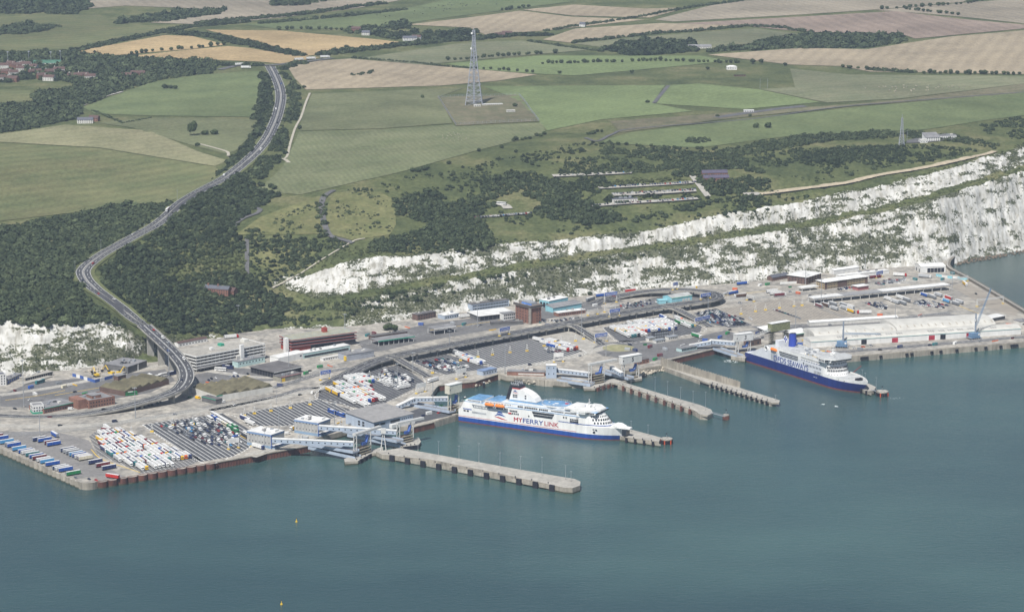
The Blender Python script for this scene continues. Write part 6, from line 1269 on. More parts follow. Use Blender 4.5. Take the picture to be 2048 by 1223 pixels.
lorry_lot(LP, DIR, 4.0, 18.2, .97, 'of the left lorry park', 'lorries in the left lorry park', seed=3)
lorry_lot([(648, 778), (690, 757), (720, 770), (772, 800), (738, 817), (700, 806)], ((650, 775), (735, 818)), 4.0, 17.5, .96, 'of the middle lot', 'lorries in the middle lot', ['white'] * 10 + ['navy', 'yellow', 'pale grey'], seed=5)
lorry_lot([(684, 752), (705, 745), (738, 756), (768, 768), (742, 776), (715, 770)], ((684, 752), (745, 778)), 4.0, 17.5, .96, 'behind the middle lot', 'lorries behind the middle lot', ['white'] * 8 + ['blue', 'yellow', 'pale grey'], seed=6)
D7 = ((1215, 650), (1268, 676))
lorry_lot([(1212, 655), (1322, 634), (1362, 655), (1345, 668), (1256, 676)], D7, 4.0, 17.5, .97, 'under the elevated road', 'lorries under the elevated road', ['white'] * 11 + ['blue', 'pale grey', 'yellow'], seed=7)
lorry_lot([(1340, 640), (1352, 637), (1392, 655), (1376, 660)], ((1340, 640), (1388, 660)), 4.2, 17.5, 1, 'at the third ramp', 'lorries by the third ramp', ['white', 'white', 'blue', 'green'], seed=8)
lorry_lot([(1060, 680), (1085, 678), (1168, 700), (1140, 708)], ((1060, 681), (1150, 704)), 4.4, 17.5, .95, 'beside the pale lot', 'lorries beside the pale concrete lot', ['white', 'white', 'blue', 'navy', 'maroon'], seed=9)
lorry_lot([(892, 706), (905, 703), (984, 730), (962, 734)], ((892, 706), (970, 734)), 4.2, 17.5, .92, 'beside the small car lot', 'lorries beside the small car lot', ['white'] * 5 + ['grey'], seed=10)
HX = math.atan2(.60, .80)
Z1 = lambda x, y: (x / 3.8214, 680 + y / 3.8214)
for i, (x, y, c, where) in enumerate([(-30, 748, 'maroon', 'at the left edge'), (10, 762, 'blue', 'at the left edge'), (50, 788, 'light blue', 'beside the first one inside the frame'), (92, 806, 'navy', ''), (105, 814, 'blue', ''), (145, 840, 'light blue', ''), (192, 860, 'blue', ''), (214, 868, 'white', ''), (246, 884, 'teal', ''), (276, 898, 'blue', ''), (300, 910, 'maroon', ''), (332, 926, 'white', ''), (358, 938, 'light blue', ''), (400, 958, 'blue', ''), (455, 985, 'navy', ''), (474, 992, 'white', ''), (500, 1002, 'blue', ''), (560, 1030, 'green', '')]):
 p = A(*Z1(x, y)); trailer(p.x, p.y, ZV, HX, c, f'{c} trailer, {nth(i)} from the left in the row on the pale quay edge', 'trailers along the quay edge')
for i, (x, y, c) in enumerate([(300, 768, 'navy'), (340, 775, 'blue'), (390, 792, 'maroon'), (410, 805, 'blue'), (515, 848, 'navy'), (535, 858, 'pale grey'), (556, 868, 'grey'), (580, 880, 'light blue'), (602, 890, 'blue'), (622, 900, 'white'), (640, 908, 'maroon'), (652, 914, 'cream'), (728, 942, 'navy'), (785, 966, 'maroon'), (832, 986, 'navy')]):
 p = A(*Z1(x, y)); trailer(p.x, p.y, ZV, HX, c, f'{c} trailer, {nth(i)} from the left in the middle row of the yard', 'trailers in the middle of the yard')
for (x, y, c, a, lb) in [(418, 735, 'blue', 2.1, 'blue trailer standing end on near the fence'), (825, 700, 'maroon', -.5, 'maroon trailer behind the left lorry park'), (862, 1055, 'red', -.5, 'red trailer alone at the lorry park corner'), (910, 705, 'orange', -1.0, 'orange trailer at the back of the lorry park')]:
 p = A(*Z1(x, y)); trailer(p.x, p.y, ZV, a, c, lb, None)
def at_px(u, v, du, dv): p = A(u, v); q = A(u + du, v + dv); return p, math.atan2(q.y - p.y, q.x - p.x)
for u, v, du, dv, tc, cc, lb in [(512, 882, -10, -4, 'white', 'navy', 'white lorry beside the nearer panelled block'), (517, 896, 10, 3, 'white', 'navy', 'white lorry parked against the nearer panelled block'), (592, 858, -10, 3, 'yellow', 'white', 'yellow lorry with white cab turning behind the panelled blocks'), (807, 777, -10, 2, 'white', 'white', 'white lorry driving past the arrivals ramp'), (866, 763, -10, 3, 'white', 'white', 'white lorry behind the berth tower'), (758, 728, -10, 3, 'white', 'white', 'white lorry coming from under the ramp bend'), (500, 848, 10, 4, 'white', 'white', 'white lorry at the end of the coach row'), (490, 840, 10, 4, 'navy', 'white', 'navy lorry near the coach row'), (463, 676, 10, -1, 'white', 'red', 'white lorry with red cab behind the car park'), (930, 635, -10, 1, 'white', 'white', 'white lorry parked beside the white roofed hut'), (1181, 601, 10, -3, 'grey', 'grey', 'grey lorry on the back road under the cliff'), (1204, 593, 10, -1, 'blue', 'white', 'blue lorry near the blue sign gantry'), (1262, 584, 10, -1, 'red', 'white', 'red trailer lorry at the top of the loop'), (1382, 579, 10, -1, 'white', 'yellow', 'white lorry on the far side of the loop'),
 (1466, 588, 10, -2, 'blue', 'blue', 'blue lorry on the pale apron right of the loop'), (1480, 594, -10, 1, 'brown', 'white', 'dark lorry beside the blue lorry'), (1545, 585, 10, -1, 'white', 'white', 'first white lorry left of the tan office'), (1552, 589, 10, -1, 'white', 'white', 'second white lorry left of the tan office'), (1560, 592, 10, -1, 'maroon', 'white', 'maroon lorry left of the tan office'), (1485, 569, 10, -1, 'blue', 'white', 'blue lorry at the foot of the white cliff'), (1800, 552, 10, .5, 'white', 'red', 'white lorry with red cab below the white warehouse'), (1850, 555, 10, 1, 'pale grey', 'white', 'grey lorry near the green screen'), (1930, 570, 5, 4, 'yellow', 'white', 'green and yellow lorry entering the exit lanes'), (1728, 627, -10, 0, 'white', 'red', 'white tanker lorry with red cab in the right yard'), (1750, 556, 10, -1, 'maroon', 'maroon', 'maroon lorry beside the tan office'),
 (1393, 674, 10, 3, 'green', 'white', 'green lorry behind the covered ramp')]:
 p, a = at_px(u, v, du, dv); lorry(p.x, p.y, ZV, a, tc, cc, lb, None)
for i, (u, v, c) in enumerate([(1637, 614, 'maroon'), (1650, 612, 'brown'), (1665, 610, 'grey'), (1668, 619, 'pale grey'), (1686, 612, 'grey'), (1688, 618, 'pale grey'), (1700, 616, 'white'), (1701, 624, 'yellow'), (1776, 600, 'white'), (1790, 606, 'pale grey'), (1800, 597, 'white'), (1804, 608, 'grey'), (1812, 602, 'grey'), (1848, 592, 'blue'), (1864, 596, 'grey'), (1876, 592, 'pale grey'), (1892, 604, 'light blue'), (1896, 598, 'red'), (1910, 609, 'grey'), (1918, 606, 'pale grey')]):
 p, a = at_px(u, v, 10, 3.5); lorry(p.x, p.y, ZV, a + math.pi, c, 'white', f'{c} lorry, {nth(i)} from the left in front of the long canopy', 'lorries at the long canopy')
# lorries and cars on the viaduct and dual carriageway
def on_line(c, frac, side, me, col, label, name, cat, rev=False, zoff=.1):
 i = int(frac * (len(c) - 2)); t = c[i + 1] - c[i]; a = math.atan2(t[1], t[0]); q = offset_line(c, side)[i]
 o = put(me, name, (q[0], q[1], c[i, 2] + zoff), a + (math.pi if rev else 0), col); o['label'] = label; o['category'] = cat; return o
i = int(.385 * len(rc)); q = offset_line(rc, 4.5)[i]; t = rc[i + 1] - rc[i]
o = lorry(q[0], q[1], rc[i, 2] + .25, math.atan2(t[1], t[0]) + math.pi, 'maroon', 'white', 'maroon lorry climbing the dual carriageway through the wood', None)
for k, (f, s, col, kind) in enumerate([(.12, 4, 'red', 'car'), (.10, -4, 'white', 'car'), (.16, 4.5, 'dark blue', 'car'), (.2, -4.5, 'red', 'car'), (.30, 4, 'white', 'car'), (.34, -4, 'silver', 'car'), (.52, 4, 'white', 'van'), (.6, -4, 'white', 'van'), (.64, 4, 'white', 'car'), (.7, -4, 'black', 'car'), (.76, 4, 'white', 'van'), (.9, -4, 'blue', 'car'), (.86, 4, 'white', 'car'), (.82, -4, 'grey', 'car')]):
 on_line(rc, f, s, ME_CAR if kind == 'car' else ME_VAN, col, f'{col} {kind} on the dual carriageway, {nth(k)} of those seen from the cliff upwards', kind, kind, s < 0, .25)
for k, (f, s, col, kind) in enumerate([(.12, 4, 'white', 'van'), (.2, -4, 'blue', 'car'), (.05, 4, 'red', 'car'), (.27, 4, 'white', 'van'), (.4, -4, 'dark blue', 'car'), (.72, 3, 'maroon', 'car'), (.33, 3, 'silver', 'car'), (.62, -3.5, 'black', 'car')]):
 on_line(viac, f, s, ME_CAR if kind == 'car' else ME_VAN, col, f'{col} {kind} on the curved viaduct, {nth(k)} of the few there', kind, kind, s < 0, .1)
# cars: the nearest 300 are objects of their own, the rest one mass
CARP = ['black'] * 5 + ['dark blue'] * 5 + ['grey'] * 4 + ['silver'] * 4 + ['navy'] * 2 + ['white'] * 4 + ['red', 'teal', 'light blue', 'maroon']
cars = []
def car_lot(px, d, sp, ln, fill, place, seed, pal=CARP, vans=.12):
 r = random.Random(seed); sl, ang = slots(px, d, sp, ln)
 for lane, j, x, y in sl:
  if r.random() > fill: continue
  v = r.random() < vans; c = 'white' if v else r.choice(pal); s = r.uniform(-.5, .5)
  cars.append((x + math.cos(ang) * s, y + math.sin(ang) * s, ZV, ang + r.uniform(-.03, .03), c, v, f"{c} {'van' if v else 'car'}, {nth(j)} along the {nth(lane)} lane {place}"))
car_lot([(316, 852), (345, 845), (400, 836), (440, 842), (505, 872), (470, 893), (415, 890), (360, 872)], DIR, 4.6, 5.9, .80, 'of the striped lanes by the lorry park', 1)
car_lot([(752, 748), (775, 738), (842, 760), (822, 768), (770, 766)], ((752, 748), (825, 772)), 3.9, 5.9, .9, 'of the lot below the ramp bend', 2)
car_lot([(738, 756), (752, 750), (826, 770), (800, 780), (770, 772)], ((752, 748), (825, 772)), 3.9, 6.4, .85, 'of the van rows below the ramp', 3, ['white'] * 4 + ['silver'], .5)
car_lot([(832, 722), (892, 716), (944, 736), (908, 746), (862, 736)], ((832, 722), (905, 746)), 3.8, 5.7, .9, 'of the small lot under the ramp', 4)
car_lot([(1390, 626), (1428, 618), (1500, 648), (1460, 654), (1415, 645)], ((1390, 626), (1455, 655)), 3.8, 5.6, .92, 'of the dark lot right of the loop', 5)
car_lot([(1728, 606), (1748, 602), (1782, 612), (1770, 622)], ((1728, 606), (1770, 621)), 4.2, 5.8, .8, 'of the cars left of the lorry rows', 6)
car_lot([(1818, 604), (1842, 598), (1905, 612), (1890, 618), (1835, 612)], ((1818, 604), (1885, 618)), 4.2, 5.8, .8, 'of the cars between the lorry rows', 7)
car_lot([(1744, 566), (1775, 560), (1812, 556), (1812, 563), (1760, 572)], ((1744, 566), (1760, 572)), 3.4, 5.6, .8, 'of the cars beside the tan office', 8)
car_lot([(1672, 578), (1735, 569), (1740, 572), (1680, 582)], ((1672, 578), (1680, 582)), 3.2, 5.6, .8, 'of the cars before the tan office', 9)
car_lot([(1072, 642), (1180, 632), (1178, 640), (1080, 648)], ((1072, 642), (1080, 648)), 3.2, 5.6, .7, 'of the cars before the brick office', 10)
car_lot([(1240, 608), (1300, 600), (1330, 604), (1280, 616), (1240, 620)], ((1240, 608), (1252, 618)), 4, 6, .5, 'of the yard inside the loop', 11)
car_lot([(1476, 640), (1530, 630), (1535, 634), (1482, 644)], ((1476, 640), (1482, 644)), 30, 5.6, 1, 'of the thin line in the tan lanes', 12)
car_lot([(1540, 618), (1545, 616), (1606, 637), (1600, 639)], ((1540, 618), (1600, 639)), 4.2, 6, 1, 'of the dark line across the tan lanes', 13)
car_lot([(1440, 626), (1446, 624), (1490, 640), (1484, 643)], ((1440, 626), (1484, 643)), 4.2, 6, 1, 'of the line next to the dark lot', 14)
car_lot([(395, 762), (440, 752), (445, 756), (400, 766)], ((395, 762), (400, 766)), 4.5, 5.6, .6, 'behind the sawtooth shed', 15)
car_lot([(262, 818), (330, 800), (335, 804), (268, 822)], ((262, 818), (268, 822)), 3.6, 5.6, .9, 'of the cars under the viaduct', 16)
car_lot([(1072, 690), (1100, 693), (1130, 705), (1100, 708)], ((1072, 692), (1110, 706)), 4.5, 7, .7, 'in front of the lorries on the striped lot', 17, ['yellow', 'white', 'dark blue', 'maroon', 'silver'], .4)
car_lot([(140, 952), (195, 958), (200, 964), (150, 958)], ((140, 952), (150, 958)), 4, 5.6, .6, 'on the round quay corner', 18)
car_lot([(455, 753), (510, 743), (514, 746), (460, 757)], ((455, 753), (460, 757)), 4, 5.6, .7, 'along the dark yard kerb', 19)
for u, v, du, dv, c, vn, lb in [(624, 787, 3, -5, 'white', 1, 'white van driving on the pale road past the empty lanes'), (447, 805, 8, -2, 'white', 1, 'white van beside the sawtooth shed wall'), (396, 797, 8, 1, 'yellow', 1, 'yellow van under the viaduct'), (380, 795, 8, 1, 'green', 0, 'green car beside the yellow van'), (142, 819, 8, -1, 'white', 1, 'white van by the customs hall'), (1695, 588, 8, 0, 'black', 0, 'black car before the small canopy'), (1652, 590, 8, 0, 'black', 0, 'black car on the open apron'), (1620, 592, 8, -1, 'black', 0, 'black car beside the long lorries'), (1952, 588, 4, 3, 'black', 0, 'black car in the exit lanes'), (1480, 606, 8, 1, 'silver', 0, 'silver car crossing the apron'), (1708, 697, 8, -1, 'white', 1, 'white van beside the lowered crane'), (1742, 692, 8, -1, 'white', 1, 'white van on the quay edge'), (1726, 694, 8, 0, 'orange', 0, 'orange car on the quay edge'), (640, 783, 3, -4, 'black', 0, 'black car on the road by the lorries'), (1890, 636, 8, -1, 'white', 0, 'white car behind the curved warehouse'), (2002, 631, 8, -2, 'black', 0, 'black car at the end of the exit lanes'), (834, 812, 6, 2, 'blue', 0, 'blue car in the dark yard'), (862, 818, 6, 2, 'black', 0, 'black car in the dark yard'), (878, 826, 6, -2, 'red', 0, 'red car in the dark yard'), (30, 818, 5, 1, 'black', 0, 'black car inside the road loop'), (535, 862, 6, -2, 'white', 0, 'white car before the coaches'), (575, 868, 8, -1, 'white', 1, 'white van between the panelled blocks')]:
 p, a = at_px(u, v, du, dv); cars.append((p.x, p.y, ZV, a, c, bool(vn), lb))
# visitor car parks on the hill
def car_row(px, n, place, seed):
 r = random.Random(seed); c = Gm(dens(px, 5, False)); k = np.linspace(0, len(c) - 1, n)
 for j, f in enumerate(k):
  if r.random() > .82: continue
  q = c[int(f)]; t = c[min(int(f) + 1, len(c) - 1)] - c[max(int(f) - 1, 0)]; cc = r.choice(CARP + ['white', 'red'])
  cars.append((q[0], q[1] + r.uniform(-2, 2), float(T(q[0], q[1])) + 1.1, math.atan2(t[1], t[0]) + 1.57, cc, r.random() < .08, f'{cc} car, {nth(min(j, 58))} from the left {place}'))
car_row([(1120, 353), (1262, 346)], 12, 'in the top hill car park', 31); car_row([(1225, 374), (1390, 366)], 44, 'in the second hill car park', 32); car_row([(1226, 390), (1390, 382)], 46, 'in the third hill car park', 33); car_row([(1230, 389), (1390, 380)], 36, 'in the back row of the third hill car park', 36); car_row([(1190, 412), (1395, 398)], 40, 'in the lowest hill car park', 34); car_row([(951, 437), (1062, 428)], 42, 'in the line of cars on the grass slope', 35)
for k, (u, v, du, dv) in enumerate([(120, 851, 8, -1), (230, 844, 8, -1), (350, 829, 8, -1), (470, 810, 8, -2), (600, 790, 8, -2), (690, 768, 8, -4), (560, 882, 8, -4), (700, 842, 8, -4), (930, 748, 8, -1), (1060, 730, 8, -1), (1160, 712, 8, -3), (760, 684, 8, -2), (820, 673, 8, -2), (900, 660, 8, -2), (960, 650, 8, -2), (1040, 634, 8, -2), (1130, 616, 8, -2), (1260, 690, 8, 1), (1330, 695, 8, -1), (1400, 682, 8, -2), (1460, 660, 8, -2), (1500, 600, 8, -1), (1580, 584, 8, -1), (1700, 590, 8, -1), (1790, 578, 8, -1), (1560, 656, 8, -1), (1660, 650, 8, -1), (1840, 634, 8, -2), (1760, 700, 8, -1), (1860, 691, 8, -1), (1960, 683, 8, -1), (60, 800, 8, -2), (150, 784, 8, -2), (230, 768, 8, -3), (300, 748, 8, -2), (500, 765, 8, -2), (620, 742, 8, -2), (1140, 690, 4, 4), (1300, 640, 3, 5)]):
 p, a = at_px(u, v, du, dv); cc = CARP[(k * 7) % len(CARP)]; cars.append((p.x, p.y, ZV, a, cc, k % 4 == 1, f"{cc} {'van' if k % 4 == 1 else 'car'} driving through the port, {nth(k)} of those on its roads"))
cars.sort(key=lambda c: c[0] ** 2 + c[1] ** 2)
for x, y, z, a, c, v, lb in cars[:300]: o = put(ME_VAN if v else ME_CAR, 'van' if v else 'car', (x, y, z), a, c); tag(o, lb, 'van' if v else 'car', 'parked cars and vans of the port')
def mesh_np(me):
 V = np.empty(len(me.vertices) * 3); me.vertices.foreach_get('co', V); me.calc_loop_triangles(); Tn = len(me.loop_triangles); Fq = np.empty(Tn * 3, np.int32); me.loop_triangles.foreach_get('vertices', Fq); mi_ = np.empty(Tn, np.int32); me.loop_triangles.foreach_get('material_index', mi_); return V.reshape(-1, 3), Fq.reshape(-1, 3), mi_
mv, mf, mm_ = mesh_np(ME_CAR); names = [m.name for m in ME_CAR.materials]; wslot = names.index(PM['white'].name)
keys = sorted({c[4] for c in cars[300:]}); allm = [PM[k] for k in keys] + [GLASS, DARK]; Vs, Fs, Ms = [], [], []
for i, (x, y, z, a, c, v, lb) in enumerate(cars[300:]):
 ca, sa = math.cos(a), math.sin(a); s = 1.25 if v else 1.0
 Vs.append(np.stack([mv[:, 0] * ca - mv[:, 1] * sa + x, mv[:, 0] * sa + mv[:, 1] * ca + y, mv[:, 2] * s + z], 1)); Fs.append(mf + i * len(mv)); Ms.append(np.where(mm_ == wslot, keys.index(c), np.where(mm_ == names.index(GLASS.name), len(keys), len(keys) + 1)))
if Vs: o = np_mesh('parked_cars', np.concatenate(Vs), np.concatenate(Fs), allm, kind='stuff', fm=np.concatenate(Ms)); o['label'] = 'farther parked cars in the right yards and hill car parks'; o['category'] = 'cars'
# coaches
sl, ang = slots([(402, 832), (425, 828), (502, 866), (482, 872)], DIR, 4.6, 13.5)
rr_ = random.Random(4)
for k, (lane, j, x, y) in enumerate(sl[:11]):
 c = rr_.choice(['white', 'white', 'blue', 'green', 'yellow', 'cream', 'white']); tag(put(ME_COACH, 'coach', (x, y, ZV), ang, c), f'{c} coach, {nth(j)} in the {nth(lane)} lane of the coach rows beside the parked cars', 'coach', 'coaches in the waiting lanes')
for u, v, du, dv, c, lb in [(441, 741, 10, .5, 'white', 'white coach in the dark yard below the car park'), (456, 737, 10, 1, 'navy', 'navy coach behind the white one'), (664, 826, 8, 3, 'blue', 'blue coach alone in the empty striped lanes'), (682, 832, 8, 3, 'blue', 'second blue coach in the empty striped lanes'), (313, 757, 10, -3, 'white', 'first white coach under the viaduct'), (328, 752, 10, -2, 'white', 'second white coach under the viaduct'), (344, 749, 10, -2, 'navy', 'dark coach under the viaduct'), (80, 766, 10, -3, 'teal', 'green coach beside the roofless ruin'), (262, 790, 10, -1, 'green', 'green coach behind the brick office')]:
 p, a = at_px(u, v, du, dv); tag(put(ME_COACH, 'coach', (p.x, p.y, ZV), a, c), lb, 'coach')
g = G(1003, 411); tag(put(ME_COACH, 'coach', (g.x, g.y, g.z + 1), -.5, 'white'), 'white coach parked in the pale clearing on the hill', 'coach')
# ================================================================ FERRIES
def text_on(parent, txt, F, x, z, size, m, name='lettering', width=None, y=-.08, sx=1.0):
 cu = bpy.data.curves.new(name, 'FONT'); cu.body = txt; cu.size = size; cu.extrude = .02; cu.offset = 0 if 'M' in txt else size * .012; cu.align_x = 'LEFT'
 o = bpy.data.objects.new(name, cu); COL.objects.link(o); cu.materials.append(m)
 bpy.context.view_layer.update(); w0 = max(.1, o.dimensions.x)
 k = (width / w0) if width else sx
 dg = bpy.context.evaluated_depsgraph_get(); me = bpy.data.meshes.new_from_object(o.evaluated_get(dg)); bpy.data.objects.remove(o)
 me.materials.clear(); me.materials.append(m)
 o = bpy.data.objects.new(name, me); COL.objects.link(o)
 M = F @ Matrix.Translation((x, y, z)) @ Matrix.Rotation(R(90), 4, 'X') @ Matrix.Diagonal((k, 1, 1, 1))
 me.transform(M)
 if parent is not None: adopt(o, parent)
 return o
SW = streak(mat('ship_white', (.72, .72, .70), .35, .07, 4, size2=18), .12); SBL = streak(mat('ship_blue', (.018, .070, .30), .35, .14, 4)); SDB = streak(mat('ship_navy', (.013, .027, .150), .35, .14, 4)); SGR = mat('ship_grey', (.62, .64, .67), .4, .05, 6); DECKB = mat('deck_blue', (.12, .25, .42), .6, .16, 4, size2=12)
BOOT = mat('antifouling', (.16, .045, .04), .6, .15, 4); SRED = mat('ship_red', (.50, .05, .05), .4, .06, 3); ORG = mat('lifeboat_orange', (.75, .20, .03), .5, .06, 2); DKG = mat('deck_grey_green', (.40, .41, .41), .7, .1, 4, size2=15); INK = mat('letter_navy', (.03, .06, .25), .5, .04, 3)
class Ship:
 """local frame: x from stern to bow along the near side, y away from the camera, z up from the water"""
 def __init__(s, name, label, st, bw, beam, zs=1.0):
  s.a, s.b = P(*st, 0), P(*bw, 0); s.F, s.L = frame(s.a, s.b, 0); s.F = s.F @ Matrix.Diagonal((1, 1, zs, 1)); s.B = beam; s.o = thing(name, s.a, label, 'ferry')
 def bow_half(s, x, t0, rake=1.0):
  """half breadth share at station x (bow taper after t0)"""
  if x <= t0: return 1.0
  k = (x - t0) / (s.L - t0); return max(0.0, 1 - k ** 2.2) * rake
 def hull(s, name, z0, z1, m, t0f=.78, fl0=0.0, fl1=0.0, inset=0.0, ext0=0.0, ext1=0.0, top=None, x0=0.0):
  """a strake of the hull between two heights, bow drawn in, flare by ext"""
  N_ = 26; mb = MB(); c = s.B / 2; ringsL, ringsH = [], []
  xs_ = list(np.linspace(x0, s.L * t0f, 8)) + list(s.L * t0f + (s.L * (1 - t0f)) * np.linspace(.06, 1, N_ - 8) ** .9)
  for (z, ext, store) in ((z0, ext0, ringsL), (z1, ext1, ringsH)):
   near, far = [], []
   Lx = s.L + ext
   for x in xs_:
    k = max(0.0, (x - s.L * t0f) / (s.L * (1 - t0f))); hb = (c - inset) * (1 - k ** (2.3 + ext * .05)); xx = x if x <= s.L * t0f else s.L * t0f + (Lx - s.L * t0f) * k
    near.append((xx, c - max(hb, .05), z)); far.append((xx, c + max(hb, .05), z))
   store += near + far[::-1]
  n = len(ringsL); vs = [s.F @ Vector(p) for p in ringsL + ringsH]; mb.mesh(vs, [(i, (i + 1) % n, n + (i + 1) % n, n + i) for i in range(n)], m)
  if top: mb.face([s.F @ Vector(p) for p in ringsH], top)
  return mb.build(name, s.o)
 def block(s, name, x0, x1, y0, y1, z0, z1, m, top=None, rf=0.0, rb=0.0, label=None):
  """deck house; rf/rb rake of front and back (m over the height)"""
  lo = [(x0, y0, z0), (x1, y0, z0), (x1, y1, z0), (x0, y1, z0)]; hi = [(x0 + rb, y0, z1), (x1 - rf, y0, z1), (x1 - rf, y1, z1), (x0 + rb, y1, z1)]
  mb = MB(); vs = [s.F @ Vector(p) for p in lo + hi]; mb.mesh(vs, [(0, 1, 5, 4), (1, 2, 6, 5), (2, 3, 7, 6), (3, 0, 4, 7)], m); mb.face(vs[4:], top or m); o = mb.build(name, s.o)
  if label: o['label'] = label
  return o
 def wins(s, x0, x1, n, z, w_, h, y=-.05, m=None, name='window', th=.1):
  mb = MB()
  for i in range(n): x = x0 + (x1 - x0) * (i + .5) / n; mb.box(x - w_ / 2, y - th, z, x + w_ / 2, y + .02, z + h, m or GLASS, s.F)
  return mb.build(name, s.o, kind='stuff')
 def fwins(s, x, y0, y1, n, z, w_, h, dx=0.0, m=None):
  mb = MB()
  for i in range(n): y = y0 + (y1 - y0) * (i + .5) / n; mb.box(x - .05, y - w_ / 2, z, x + .1, y + w_ / 2, z + h, m or GLASS, s.F)
  return mb.build('window', s.o, kind='stuff')
 def quad(s, name, pts, m, y=-.09, label=None):
  mb = MB(); mb.face([s.F @ Vector((x, y, z)) for x, z in pts], m); o = mb.build(name, s.o)
  if label: o['label'] = label
  return o
 def lifeboat(s, x, y, z, L=11):
  mb = MB(); prof = [(-.5, 0), (-.42, .55), (-.2, .8), (.2, .8), (.42, .55), (.5, 0)]
  rows = []
  for zz, k in ((-1.3, .35), (-.6, .9), (.2, 1.0), (1.0, .75), (1.6, .35)):
   rows.append([s.F @ Vector((x + a * L * (.8 + .2 * k), y + sg * b_ * 2 * k, z + zz)) for a, b_, sg in [(a, b_, -1) for a, b_ in prof] + [(a, b_, 1) for a, b_ in prof[::-1][1:-1]]])
  n = len(rows[0]); vs = sum(rows, []); k_ = len(rows)
  mb.mesh(vs, [(r * n + i, r * n + (i + 1) % n, (r + 1) * n + (i + 1) % n, (r + 1) * n + i) for r in range(1, k_ - 1) for i in range(n)], ORG); mb.face(rows[-1], ORG); mb.mesh(vs[:2 * n], [(i, (i + 1) % n, n + (i + 1) % n, n + i) for i in range(n)], SW); mb.face(rows[0][::-1], SW); o = mb.build('lifeboat', s.o)
  mb = MB()
  for dx in (-L * .42, L * .42): mb.box(x + dx - .2, y - .4, z - 2.2, x + dx + .2, y + .2, z + 2.2, SW, s.F, True); mb.box(x + dx - .2, y - .4, z + 2.0, x + dx + .2, y + 3, z + 2.4, SW, s.F, True)
  mb.build('davit', s.o); return o
 def rail(s, pts, h=1.1, m=None, step=2.0):
  mb = MB(); m = m or SW
  for i in range(len(pts) - 1):
   a, b = Vector(pts[i]), Vector(pts[i + 1]); n = max(1, int((b - a).length / step))
   for z in (h, h * .5): mb.tube(s.F @ (a + Vector((0, 0, z))), s.F @ (b + Vector((0, 0, z))), .06, m, 3, cap=False)
   for k in range(n): p = a + (b - a) * k / n; mb.tube(s.F @ p, s.F @ (p + Vector((0, 0, h))), .06, m, 3, cap=False)
  return mb.build('railing', s.o, kind='stuff')
 def radar(s, x, y, z):
  mb = MB(); mb.tube(s.F @ Vector((x, y, z)), s.F @ Vector((x, y, z + 8)), .7, SW, 6, .35); mb.box(x - .3, y - 3, z + 4.5, x + .3, y + 3, z + 4.9, SW, s.F, True); mb.box(x - .2, y - 1.6, z + 6.4, x + .2, y + 1.6, z + 6.9, DARK, s.F, True); mb.box(x - 2, y - 2, z, x + 2, y + 2, z + 2.5, SW, s.F); mb.tube(s.F @ Vector((x, y, z + 8)), s.F @ Vector((x, y, z + 10)), .12, DARK, 4); mb.build('radar_mast', s.o)
  v, f = ico(1); mb = MB(); mb.mesh([s.F @ Vector((x + 8 + p[0] * 1.1, y - 5 + p[1] * 1.1, z + 3 + p[2] * 1.1)) for p in v], [tuple(q) for q in f], SW); mb.tube(s.F @ Vector((x + 8, y - 5, z)), s.F @ Vector((x + 8, y - 5, z + 2.2)), .2, SW, 5); mb.build('radar_dome', s.o)
# ---- the white ferry
S = Ship('ferry', 'white ferry with blue waterline band and red and blue lettering, moored at the middle berth', (917, 842), (1238, 887), 28)
L, B = S.L, S.B
S.hull('boot_topping', -4, .9, BOOT, .74, ext0=-5, ext1=-3.2); S.hull('blue_hull_band', .9, 5.0, SBL, .74, ext0=-3.2, ext1=0); S.hull('hull', 5.0, 12.5, SW, .74, ext0=0, ext1=3.5, top=SW)
S.quad('red_stripe', [(0, 5.8), (L * .74, 5.8), (L * .74, 6.15), (0, 6.15)], SRED)
S.block('main_house', 2, L * .76, 0, B, 12.5, 20.4, SW, DECKB, rf=0, rb=4); S.block('upper_house', 26, L * .75, 1.6, B - 1.6, 20.4, 23.6, SW, DECKB, rf=0, rb=3); S.block('top_house', 44, L * .70, 3.6, B - 3.6, 23.6, 25.6, SW, DECKB, rb=8)
